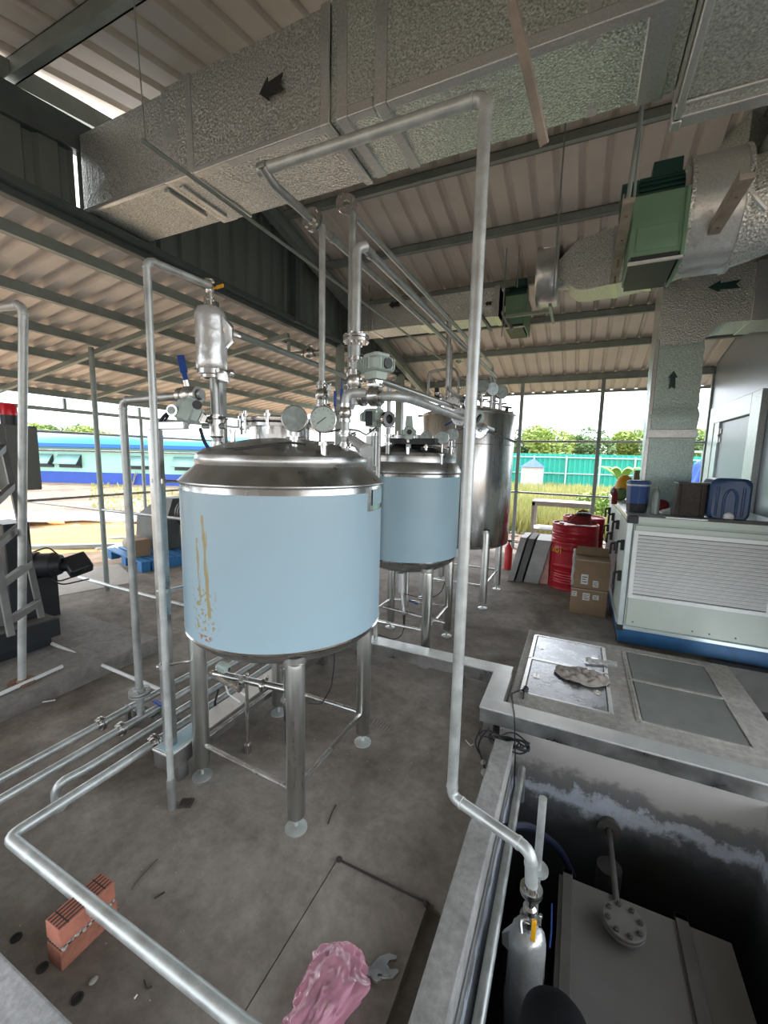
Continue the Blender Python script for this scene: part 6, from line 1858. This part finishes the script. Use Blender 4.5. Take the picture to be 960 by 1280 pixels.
def carton(x0, x1, y0, y1, z0, z1, label, open_top, labs):
    t = thing('cardboard_box', label, 'box', ((x0 + x1) / 2, (y0 + y1) / 2, z0))
    part('box', MB().box(x0, x1, y0, y1, z0, z1), 'card', t, bevel=.004)
    if open_top:
        part('flap', MB().hull8([(x0, y1 - .01, z1 - .01), (x1, y1 - .01, z1 - .01), (x1, y1, z1), (x0, y1, z1)], [(x0 + .01, y1 - .03, z1 + .10), (x1 - .02, y1 - .03, z1 + .10), (x1 - .02, y1 - .022, z1 + .10), (x0 + .01, y1 - .022, z1 + .10)]), 'card', t)
    part('tape', MB().box(x0, x1, y0 - .002, y0, z1 - .012, z1 - .004), 'sack', t)
    for (lx, lz, w, h_) in labs:
        l = part('paper_label', MB().box(lx, lx + w, y0 - .004, y0 - .001, lz, lz + h_), 'paper', t)
        ik = MB()
        for q in range(3): ik.box(lx + w * .15, lx + w * (.85 - .2 * (q % 2)), y0 - .006, y0 - .003, lz + h_ * (.2 + .25 * q), lz + h_ * (.28 + .25 * q))
        part('print', ik, 'ink', l)
    return t
bx0, bx1 = 0.021, 0.384
zm = .30
carton(bx0, bx1, 5.0, 5.30, 0.0, zm - .005, 'lower brown cardboard box beside the air handler', False, [(bx0 + .01, .20, .05, .055), (bx0 + .12, .17, .07, .08), (bx0 + .22, .19, .06, .05)])
carton(bx0 + .02, bx1 + .005, 5.0, 5.28, zm, .625, 'upper brown cardboard box with raised flap, on another box', True, [(bx0 + .09, zm + .05, .07, .11), (bx0 + .21, zm + .03, .055, .07)])
solo('clear_wrap', MB().grid(6, 20, lambda u, v: (bx0 - .01 + .025 * u + .01 * noise.noise(Vector((v * 6, u, 0))), 4.985 + .02 * u, zm + .02 + .42 * v)), 'wrap', 'strip of clear plastic wrap hanging on the left of the upper box', 'wrap', sharp=70, solid=.002)
# stack of leaning metal plates wrapped in plastic
for k in range(3):
    x = -.80 + .105 * k
    wd = (.085, .085, .20)[k]
    m_ = MB().hull8([(x, 5.93 + .02 * k, 0), (x + wd, 5.93 + .02 * k, 0), (x + wd + .02, 6.45, 0), (x + .02, 6.45, 0)],
                    [(x + .13, 5.97 + .02 * k, .63 - .01 * k), (x + .13 + wd, 5.97 + .02 * k, .63 - .01 * k), (x + .15 + wd, 6.45, .63), (x + .15, 6.45, .63)])
    solo('metal_plate', m_, ('plate', 'hopper', 'plate')[k], ['leftmost leaning grey metal panel by the far edge', 'middle leaning dark grey metal panel by the far edge', 'widest leaning metal panel, third from the left by the far edge'][k], 'panel', bevel=.006)
solo('metal_plate', MB().hull8([(-.40, 6.02, 0), (-.27, 6.02, 0), (-.27, 6.4, 0), (-.38, 6.4, 0)], [(-.315, 6.04, .60), (-.285, 6.04, .60), (-.285, 6.4, .60), (-.30, 6.4, .60)]), 'redtube', 'panel wrapped in pinkish glossy plastic between the leaning plates and the drum', 'panel', bevel=.006)
t = thing('fire_extinguisher', 'red extinguisher half hidden behind the tall tank leg', 'extinguisher', (-.90, 6.6, 0))
part('body', MB().lathe([(0.0001, 0), (.06, 0), (.06, .33), (.03, .38), (.015, .40), (.015, .43), (0.0001, .43)], (-.90, 6.6, 0), seg=18), 'red', t)
part('head', MB().box(-.92, -.86, 6.59, 6.62, .43, .46), 'black', t)
# table frame standing outside the far edge
t = thing('work_table', 'pale weathered table frame standing outside behind the drums', 'table', (-.2, 8.75, -.1))
tx0, tx1, ty0, ty1, tzz = -0.800, 0.306, 8.7, 9.3, 0.897
part('table_top', MB().box(tx0, tx1, ty0, ty1, tzz - .03, tzz), 'tablewood', t, bevel=.004)
part('apron', MB().box(tx0, tx1, ty0, ty0 + .03, tzz - .09, tzz - .03).box(tx0, tx1, ty1 - .03, ty1, tzz - .09, tzz - .03), 'tablewood', t)
for x in (tx0 + .03, tx1 - .03):
    for y in (ty0 + .03, ty1 - .03): part('leg', MB().box(x - .03, x + .03, y - .03, y + .03, -.1, tzz - .03), 'tablewood', t)
part('shelf_rail', MB().box(tx0, tx1, ty0 + .01, ty1, tzz - .58, tzz - .55), 'tarp', t)
# pink-wrapped tubes behind the doors
for k in range(3):
    x, y = .30 + .05 * k, 6.6 + .1 * k
    solo('wrapped_tube', MB().cyl((x - .02, y, 0), (x - .05, y + .1, .72 + .06 * k), .03, seg=10), 'redtube', ['left', 'middle', 'right'][k] + ' pinkish wrapped tube leaning by the air handler doors', 'tube')

# ================================================================ machine on the left plinth
pz = .12
t = thing('machine_skid', 'black painted stepped machine base on the left plinth', 'machine base', (-4.6, 1.3, pz))
sx1, sy1 = -3.74, 1.84
part('lower_step', MB().box(-6.4, sx1 + .0 - .04, .2, sy1 - .05, pz, pz + .07), 'blackpaint', t, bevel=.004)
part('upper_step', MB().box(-6.4, sx1, .2, sy1, pz + .072, 0.339), 'blackpaint', t, bevel=.006)
szt = 0.339
part('top_plate', MB().box(-6.3, sx1 - .02, .25, sy1 - .02, szt, szt + .004), 'dirtsteel', t)
cbx = -3.818, -3.523
t = thing('machine_column', 'black upright machine housing behind the ladder', 'machine', (cbx[0], 1.7, szt))
part('housing', MB().box(-4.2, -3.9, 1.597, 1.765, szt + .006, 1.124), 'blackpaint', t, bevel=.006)
part('steel_column', MB().box(-4.0, -3.9, 1.47, 1.55, szt + .006, 2.0), 'ladder', t, bevel=.004)
# control cabinet with beacon
kx0, kx1 = -3.985, -3.641
kz0, kz1 = 1.391, 1.861
kx0, kx1, kz0, kz1 = -4.05, -3.75, 1.387, 1.866
t = thing('control_cabinet', 'olive grey electrical cabinet with a red beacon on top', 'cabinet', ((kx0 + kx1) / 2, 1.85, kz0))
part('cabinet', MB().box(kx0, kx1, 1.59, 1.80, kz0, kz1), 'cabinet', t, bevel=.005)
part('door', MB().box(kx1 - .002, kx1 + .008, 1.60, 1.79, kz0 + .015, kz1 - .015), 'cabinet', t, bevel=.003)
bc = (-3.84, 1.670)
part('beacon_base', MB().cyl((bc[0], bc[1], kz1), (bc[0], bc[1], 1.939), .052, seg=18), 'black', t)
part('beacon', MB().lathe([(.052, 1.939), (.050, 2.009), (.045, 2.020), (0.0001, 2.020)], (bc[0], bc[1], 0), seg=20), 'beacon', t)
part('bracket', MB().box(-3.95, -3.90, 1.50, 1.62, kz0 + .02, kz0 + .06), 'black', t)
# ladder leaning
t = thing('ladder', 'aluminium ladder leaning at the far left edge', 'ladder', (-2.946, 1.350, 0.648))
L0, L1 = Vector((-3.162, 1.450, 0.587)), Vector((-3.471, 1.450, 1.853))
M0, M1 = Vector((-2.839, 1.150, 0.645)), Vector((-3.014, 1.150, 1.695))
part('rail', MB().bar(L0, L1, .022, .036, up=(0, 1, 0)), 'ladder', t, bevel=.003)
part('rail', MB().bar(M0, M1, .022, .036, up=(0, 1, 0)), 'ladder', t, bevel=.003)
for k in range(5):
    u = .08 + .2 * k
    part('rung', MB().bar(M0.lerp(M1, u), L0.lerp(L1, u), .03, .045), 'ladder', t, bevel=.003)
# motor wrapped in black
mc = Vector((-4.450, 2.167, 0.611))
t = thing('electric_motor', 'black motor with square hood and tangled leads behind the left pole', 'motor', (mc.x, mc.y, .12))
part('body', MB().tube([mc + Vector((-.30, -.28, 0)), mc + Vector((.0, .0, 0))], .115, seg=20), 'rubber', t)
part('end_bell', MB().cyl(mc + Vector((.0, .0, 0)), mc + Vector((.05, .05, 0)), .12, .09, seg=20).cyl(mc + Vector((.04, .04, -.02)), mc + Vector((.09, .09, -.02)), .05, seg=14), 'black', t)
part('rib', MB().lathe([(.118, -.02), (.13, -.02), (.13, .02), (.118, .02)], mc + Vector((-.1, -.095, 0)), (.3, .28, 0), 20), 'rubber', t)
hc = Vector((-4.350, 2.327, 0.588))
part('hood', MB(frame(hc, (.45, -.2, .55), (0, 1, 0))).box(-.10, .10, -.10, .10, -.05, .06), 'blackpaint', t, bevel=.02)
part('leads', MB().tube([mc + Vector((-.1, 0, -.1)), mc + Vector((.02, .02, -.17)), mc + Vector((.14, .10, -.12)), mc + Vector((.22, .16, -.05))], .008, bend=.05, seg=6).tube([mc + Vector((.0, -.05, -.11)), mc + Vector((.12, 0, -.18)), mc + Vector((.2, .2, -.16))], .007, bend=.05, seg=6).tube([mc + Vector((-.2, -.1, .1)), mc + Vector((-.05, 0, .17)), mc + Vector((.03, .03, .1))], .007, bend=.05, seg=6), 'rubber', t)
part('mount', MB().box(mc.x - .34, mc.x + .02, mc.y - .32, mc.y + .02, .12, mc.z - .10), 'blackpaint', t)
solo('floor_plate', MB().add([(*(-5.387, 2.646, 0.004)[:2], .006), (*(-5.122, 3.438, 0.004)[:2], .006), (*(-6.178, 3.864, 0.004)[:2], .006), (*(-6.573, 3.136, 0.004)[:2], .006), (*(-5.387, 2.646, 0.004)[:2], .0), (*(-5.122, 3.438, 0.004)[:2], .0), (*(-6.178, 3.864, 0.004)[:2], .0), (*(-6.573, 3.136, 0.004)[:2], .0)], [(0, 1, 2, 3), (7, 6, 5, 4), (0, 4, 5, 1), (1, 5, 6, 2), (2, 6, 7, 3), (3, 7, 4, 0)]), 'board', 'flattened pale board lying on the floor behind the motor', 'board')
# pallet with sack and hopper
t = thing('pallet', 'blue plastic pallet on the floor behind the tall pipes', 'pallet', (-6.0, 4.2, 0))
P0 = Vector((-5.704, 3.791, 0.000)); 
u1 = (Vector((-7.109, 4.117, 0.000)) - P0); u1.normalize(); u2 = Vector((-u1.y, u1.x, 0)) * (-1 if (-u1.y * 0 + u1.x * 1) < 0 else 1)
mp_ = Matrix(((u1.x, u2.x, 0, P0.x), (u1.y, u2.y, 0, P0.y), (0, 0, 1, 0), (0, 0, 0, 1)))
for k in range(6):
    link_mesh('slat', MB(mp_).box(-.25, 1.05, k * .17, k * .17 + .13, .125, .15), 'pallet', t, bevel=.004)
for k in range(3):
    link_mesh('block', MB(mp_).box(-.25 + .55 * k, -.10 + .55 * k, 0, .12, .0, .125), 'pallet', t, bevel=.004)
    link_mesh('runner', MB(mp_).box(-.25 + .55 * k, -.10 + .55 * k, .14, .98, .0, .125), 'pallet', t, bevel=.004)
solo('sack', MB(mp_).ball((.62, .25, .27), .16, sx=1.3, sy=1.0, sz=.72, seg=18, rings=10), 'sack', 'pale brown sack lying on the blue pallet', 'sack', sharp=70)
solo('cardboard_box', MB(mp_).box(.10, .32, .03, .28, .151, .40), 'card', 'small torn cardboard box on the blue pallet', 'box', bevel=.006)
hp = Vector((-5.852, 4.249, 0.150))
hx_, hy_ = hp.x - .05, hp.y + .15
t = thing('hopper', 'dark grey steel hopper with sloping side on the pallet', 'hopper', (hx_, hy_, .15))
yh = hy_
h0 = [(-6.556, 4.4, .152), (-5.817, 4.4, .152), (-5.817, 5.0, .152), (-6.556, 5.0, .152)]
h1 = [(-6.480, 4.4, 0.672), (-5.757, 4.4, 0.672), (-5.757, 5.0, 0.672), (-6.480, 5.0, 0.672)]
h2 = [(-5.992, 4.45, 0.977), (-5.681, 4.45, 0.977), (-5.681, 4.95, 0.977), (-5.992, 4.95, 0.977)]
part('body', MB().loft([h0, h1]), 'hopper', t, bevel=.006)
part('chute', MB().loft([h1, h2]), 'hopper', t, bevel=.006)
for k in range(3):
    link_mesh('ring', MB().ring((h2[1][0] + .12 + .05 * k, 4.6, .75 + .0 * k), (1, 0, 0), .22, .12, .03, 20), 'blackpaint', t)
part('stand', MB().box(h2[1][0] + .05, h2[1][0] + .30, 4.5, 4.8, .152, .6), 'blackpaint', t)

# ================================================================ outdoors
# ---- long low house on the left
HA, HB = Vector((-26.58, 12.72, 0)), Vector((-20.64, 14.96, 0))
hu = (HB - HA).normalized(); hn = Vector((hu.y, -hu.x, 0))        # hn points towards the camera
HM = Matrix(((hu.x, -hn.x, 0, HA.x), (hu.y, -hn.y, 0, HA.y), (0, 0, 1, 0), (0, 0, 0, 1)))
t = thing('house', 'long low pale green house with bright blue roof beyond the open ground', 'house', (-20, 15, -.1))
part('wall', MB(HM).box(-9, 13.5, 0.0, 5.0, .48, 1.86), 'house', t)
part('skirting', MB(HM).box(-9.03, 13.53, -.05, 5.05, -.1, .50), 'houseblue', t)
part('roof', MB(HM).add([(-9.5, -.45, 1.98), (14, -.45, 1.98), (14, 2.5, 2.62), (-9.5, 2.5, 2.62), (-9.5, 5.5, 1.98), (14, 5.5, 1.98)], [(0, 1, 2, 3), (3, 2, 5, 4)]), 'roofblue', t, solid=.05)
part('gutter', MB(HM).box(-9.5, 14, -.55, -.42, 1.80, 2.02), 'gutter', t, bevel=.03)
for k in range(6):
    s = (-2.0, .42, 1.80, 5.85, 8.3, 12.0, 15.5)[k]
    w = .42 if k < 2 else .65
    fr = part('window', MB(HM).box(s - w, s + w, -.02, .02, .72, 1.42), 'darkglass', t)
    part('shutter', MB(HM).add([(s - w, -.04, 1.42), (s + w, -.04, 1.42), (s + w, -.42, .92), (s - w, -.42, .92)], [(0, 1, 2, 3)]), 'shutter', fr, solid=.03)
    part('side_flap', MB(HM).add([(s + w, -.04, 1.42), (s + w, -.42, .92), (s + w, -.02, .75)], [(0, 1, 2)]), 'darkglass', fr, solid=.02)
# rusty fence bars in front of the house
t = thing('railing', 'brown upright bars of a small railing before the green house', 'railing', (-15, 12, 0))
for k in range(7):
    x, y = -14.2 + .42 * k, 12.2 + .16 * k
    link_mesh('bar', MB().cyl((x, y, -.1), (x, y, 1.45 - .1 * (k % 2)), .035, seg=6), 'channel', t)
part('top_bar', MB().cyl((-14.2, 12.2, 1.4), (-11.6, 13.2, 1.4), .03, seg=6).cyl((-14.2, 12.2, .7), (-11.6, 13.2, .7), .03, seg=6), 'channel', t)

# ---- sand heap, sheets and rubble on the left
def mound(name, cx, cy, rx, ry, h, mat, label, cat, seed=0, rot=0):
    def fn(u, v):
        a = 2 * PI * u
        x, y = rx * v * math.cos(a), ry * v * math.sin(a)
        z = h * (1 - v * v) ** 1.4 * (1 + .5 * noise.noise(Vector((x * .8 + seed, y * .8, seed)))) + .04 * noise.noise(Vector((x * 3, y * 3, seed)))
        c, s = math.cos(rot), math.sin(rot)
        return (cx + x * c - y * s, cy + x * s + y * c, -.10 + max(-.02, z))
    return solo(name, MB().grid(40, 16, fn), mat, label, cat, sharp=80)
mound('sand_heap', -9.083, 5.093, 3.4, 1.5, .16, 'sand', 'low heap of bright yellow sand left of the tall pipes', 'sand', 2, .9)
mound('sand_heap', -10.510, 6.681, 2.2, 1.0, .22, 'sand', 'smaller sand heap nearer the blue pallet', 'sand', 7, .7)
solo('white_sheet', MB().grid(20, 8, lambda u, v: (-11.094 - 1.9 + 4.2 * u - .5 * v, 5.543 - 1.6 + 3.1 * u + .8 * v, .02 + .10 * noise.noise(Vector((u * 6, v * 4, 3))) + .16 * math.sin(PI * v))), 'tarp', 'crumpled white sheet spread behind the sand heap', 'sheet', sharp=80, solid=.02)
solo('white_sheet', MB().grid(20, 8, lambda u, v: (-6.607 - .8 + 1.6 * u - .2 * v, 4.236 + .1 + .7 * u + .5 * v, -.06 + .05 * abs(noise.noise(Vector((u * 6, v * 4, 8)))) + .05 * math.sin(PI * v))), 'tarp', 'white crumpled sheet at the edge of the floor before the pallet', 'sheet', sharp=80, solid=.02)
solo('orange_scrap', MB().ball((-10.326, 5.158, .1), .14, sx=1.9, sy=.8, sz=.3, seg=12, rings=6), 'orange', 'orange scrap on top of the sand heap', 'scrap')
for k, (px, lab) in enumerate((((-8.968, 4.321, -0.050), 'long grey timber lying in front of the sand heap, upper'), ((-8.386, 4.032, -0.050), 'long grey timber lying in front of the sand heap, lower'))):
    p = Vector(px)
    solo('timber', MB().bar(p + Vector((-1.6, -1.1, 0)), p + Vector((1.5, 1.3, 0.02)), .12, .08), 'purlin', lab, 'timber', bevel=.01)
random.seed(21)
b = MB()
for k in range(900):
    if k % 2: x, y = random.uniform(-12, -6.3), random.uniform(2.5, 12)
    else: x, y = random.uniform(-3.5, 1.5), random.uniform(8.7, 11.5)
    r = random.uniform(.02, .09)
    b.ball((x, y, -.1 + r * .3), r, sx=random.uniform(.7, 1.5), sy=random.uniform(.7, 1.5), sz=.55, seg=6, rings=4)
o = solo('rubble', b, 'mortar', 'broken rubble strewn along the edges of the concrete floor', 'rubble', sharp=20); o['kind'] = 'stuff'

# ---- meadow grass: far too many blades to count
def grass(name, n, region, hmin, hmax, mat, label, seed):
    random.seed(seed)
    b = MB()
    for k in range(n):
        x, y = region()
        h = random.uniform(hmin, hmax); w = random.uniform(.02, .05) * (1 + y * .02)
        a = random.uniform(0, PI); dx, dy = math.cos(a) * w, math.sin(a) * w
        lx, ly = random.uniform(-.2, .2) * h, random.uniform(-.2, .2) * h
        i = len(b.v)
        b.v += [Vector((x - dx, y - dy, -.1)), Vector((x + dx, y + dy, -.1)), Vector((x + lx, y + ly, -.1 + h))]
        b.f.append([i, i + 1, i + 2])
    o = solo(name, b, mat, label, 'grass', sharp=180); o['kind'] = 'stuff'
    return o
def reg_r():
    y = 10.5 + (random.random() ** 1.3) * 18
    return random.uniform(-.33, .62) * y - .5, y
grass('meadow_grass', 42000, reg_r, .18, .55, 'grass', 'tall yellow-green meadow grass beyond the far edge', 4)
def reg_l():
    y = random.uniform(5.5, 14); return -random.uniform(1.0, 1.75) * y, y
grass('meadow_grass', 900, reg_l, .05, .16, 'grass', 'thin yellow grass tufts on the open ground at left', 6)
def tuft(px, n, h, label):
    random.seed(int(px[0] * 100) % 97)
    b = MB()
    for k in range(n):
        a = random.uniform(0, 2 * PI)
        p = Vector((px[0], px[1], -.1)); q = p + Vector((math.cos(a) * h * .35, math.sin(a) * h * .35, h * random.uniform(.7, 1)))
        b.tube([p, p.lerp(q, .5) + Vector((0, 0, h * .12)), q], .018, bend=.1, seg=4)
    solo('dry_weed', b, 'sack', label, 'weed')
tuft((-28.410, 15.621, -0.100), 7, 1.0, 'dry pale weed in front of the green house wall, left one')
tuft((-21.470, 14.450, -0.100), 7, .9, 'dry pale weed before the house, beside the thick stand pipe')

# ---- green sheet fence with posts
FA, FB = Vector((-11, 27.5, 0)), Vector((13, 31.5, 0))
fu = (FB - FA); FL = fu.length; fu.normalize()
FM = Matrix(((fu.x, -fu.y, 0, FA.x), (fu.y, fu.x, 0, FA.y), (0, 0, 1, 0), (0, 0, 0, 1)))
t = thing('fence', 'tall green corrugated sheet fence across the meadow', 'fence', (0, 29, -.1))
b = MB(FM)
corrug(b, int(FL / .3), .3, .08, .04, .05, lambda u, d, e: (u, d, (-.05, 2.12)[e]))
part('sheeting', b, 'teal', t, sharp=15)
part('rail', MB(FM).box(0, FL, -.09, -.03, 1.86, 1.94), 'fencepost', t)
part('rail', MB(FM).box(0, FL, -.09, -.03, .85, .92), 'fencepost', t)
k = 0
x = .6
while x < FL:
    link_mesh('fence_post', MB(FM).box(x - .05, x + .05, -.14, -.04, -.1, 2.0), 'fencepost', t)
    x += 1.95; k += 1
# gate frame right of the fence
t = thing('gate_frame', 'pale open frame gate at the right end of the green fence view', 'gate', (3.2, 24, -.1))
for x in (3.0, 5.2):
    part('gate_post', MB().box(x - .06, x + .06, 24, 24.12, -.1, 2.3), 'fencepost', t)
part('top_bar', MB().box(3.0, 8.2, 24, 24.1, 2.2, 2.3), 'fencepost', t)
part('brace', MB().bar((3.9, 24.05, 0), (3.2, 24.05, 1.2), .06).bar((3.0, 24.05, 1.1), (5.2, 24.05, 1.0), .05), 'fencepost', t)

# ---- little white shed with blue roof
c = Vector((-2.603, 26.773, -0.100)); s = c.y / 24
t = thing('shed', 'small white shed with a pointed blue roof before the green fence', 'shed', (c.x, c.y, -.1))
w = .55 * s; hh = 1.05 * s + .1
part('walls', MB().box(c.x - w, c.x + w, c.y, c.y + 1.0, -.1, hh), 'tarp', t)
part('roof', MB().add([(c.x - w * 1.1, c.y - .1, hh), (c.x + w * 1.1, c.y - .1, hh), (c.x + w * 1.1, c.y + 1.1, hh), (c.x - w * 1.1, c.y + 1.1, hh), (c.x + .0, c.y + .5, hh + .52)], [(0, 1, 4), (1, 2, 4), (2, 3, 4), (3, 0, 4), (3, 2, 1, 0)]), 'tarpblue', t)
# ---- blue tarpaulin mound at right
c = Vector((2.599, 12.000, 1.322))
def tp_(u, v):
    a = 2 * PI * u; r = 1.0 * math.cos(v * PI / 2)
    n_ = 1 + .18 * noise.noise(Vector((math.cos(a) * 2, math.sin(a) * 2, v * 4)))
    return (c.x + .35 + r * .75 * math.cos(a) * n_, 12.3 + r * .6 * math.sin(a) * n_, -.1 + 2.0 * math.sin(v * PI / 2) * n_)
solo('tarpaulin', MB().grid(40, 18, tp_), 'tarpblue', 'heap covered by a bright blue tarpaulin behind the foil drop duct', 'tarpaulin', sharp=70)

# ---- foliage
def leaf_cloud(n, R, sz, seed, flat=.85):
    random.seed(seed)
    b = MB()
    lobes = [(random.uniform(-.6, .6) * R, random.uniform(-.6, .6) * R, random.uniform(-.35, .45) * R, random.uniform(.35, .6) * R) for _ in range(9)]
    for k in range(n):
        lx, ly, lz, lr = random.choice(lobes)
        v = Vector((random.gauss(0, 1), random.gauss(0, 1), random.gauss(0, 1))).normalized() * lr * random.uniform(.75, 1.05)
        p = Vector((lx, ly, lz)) + v; p.z *= flat
        a = Vector((random.gauss(0, 1), random.gauss(0, 1), random.gauss(0, .5))).normalized() * sz * random.uniform(.6, 1.3)
        c_ = a.cross(Vector((random.gauss(0, 1), random.gauss(0, 1), random.gauss(0, 1)))).normalized() * sz * .45
        i = len(b.v)
        b.v += [p - a, p + c_, p + a, p - c_]
        b.f.append([i, i + 1, i + 2, i + 3])
    return b
def make_tree(loc, R, H, n, sz, seed, mat, label, group):
    t = thing('tree', label, 'tree', loc, group)
    org = Vector(loc)
    b = leaf_cloud(n, R, sz, seed)
    b.v = [v + org + Vector((0, 0, H)) for v in b.v]
    part('crown', b, mat, t, sharp=180)
    part('trunk', MB().cyl(org, org + Vector((.1, 0, H)), R * .07, R * .03, seg=8), 'trunk', t)
    return t
protoA = make_tree((-9.5, 44, -.1), 2.6, 3.2, 2600, .22, 1, 'leaf', 'light green tree behind the green fence at its far left', 'trees behind the green fence')
protoB = make_tree((-5.5, 46, -.1), 2.8, 3.0, 2600, .22, 2, 'leafdark', 'darker tree behind the green fence just right of the tall tank', 'trees behind the green fence')
labs = ['pale bushy tree above the small white shed', 'darker tree left of the eave post by the drop duct', 'light green tree behind the eave post by the drop duct', 'dark tree right of the eave post by the drop duct',
        'pale tree next to the left edge of the drop duct', 'dark tree hidden mostly by the drop duct', 'pale green tree in the gap right of the drop duct', 'darker tree at the end of the treeline behind the panel wall']
for k, lab in enumerate(labs):
    src = (protoA, protoB)[k % 2]
    dup(src, (-2.6 + 3.1 * k, 43 + 3 * ((k * 7) % 3), -.1), lab, rotz=k * 1.3)
labs = ['tree above the blue roof just right of the left pole', 'second tree above the blue roof from the left pole', 'third tree above the blue roof, in the middle of the row', 'tree above the blue roof left of the lean-to post', 'small tree above the blue roof right of the lean-to post', 'tree above the blue roof behind the stand pipe', 'tree above the roof by the left actuator']
for k, lab in enumerate(labs):
    src = (protoA, protoB)[k % 2]
    p = [(-49.803, 24.000, 1.756), (-49.516, 25.000, 1.787), (-48.860, 26.000, 1.823), (-48.134, 27.000, 1.860), (-46.240, 27.500, 1.729), (-45.273, 29.000, 1.779), (-44.487, 31.000, 1.838)][k]
    o = dup(src, (p[0], p[1], -.4 - (.9 if k > 4 else 0)), lab, rotz=k * 1.9, group='trees behind the blue roofed house')
    sc_ = 0.95 - .05 * (k % 3)
    o.scale = (sc_, sc_, sc_)
# banana plant
t = thing('banana_plant', 'banana plant with broad torn leaves before the green fence', 'plant', (1.466, 17, -.1))
c = Vector((1.367, 17, -.1))
part('stem', MB().cyl(c, c + Vector((0, 0, 1.3)), .12, .07, seg=10), 'banana', t)
random.seed(9)
for k in range(8):
    a = 2 * PI * k / 8 + .3
    L_, w = random.uniform(.8, 1.2), .12
    def lf(u, v):
        s_ = u; r = L_ * s_
        z = 1.0 + .8 * math.sin(s_ * 1.9) - .35 * s_
        off = (v - .5) * 2 * w * math.sin(PI * min(1, s_ * .9 + .08))
        return (c.x + r * math.cos(a) * .8 - off * math.sin(a), c.y + r * math.sin(a) * .8 + off * math.cos(a), z - abs(off) * .5)
    link_mesh('leaf', MB().grid(10, 4, lf), 'banana', t, solid=.008)
# yellow-green bush beside it
for k in range(3):
    loc = [(0.777, 13, -.1), (0.504, 13.5, -.1), (1.409, 14, -.1)][k]
    t = thing('bush', ['yellow-green bush left of the banana plant', 'low bright bush in front of the gate frame', 'bush behind the blue cooler under the banana leaves'][k], 'bush', loc)
    b = leaf_cloud(900, .55, .07, 30 + k)
    b.v = [v + Vector(loc) + Vector((0, 0, .55)) for v in b.v]
    part('leaves', b, 'leaf', t, sharp=180)
    part('stem', MB().cyl(loc, Vector(loc) + Vector((0, 0, .5)), .03, seg=6), 'trunk', t)
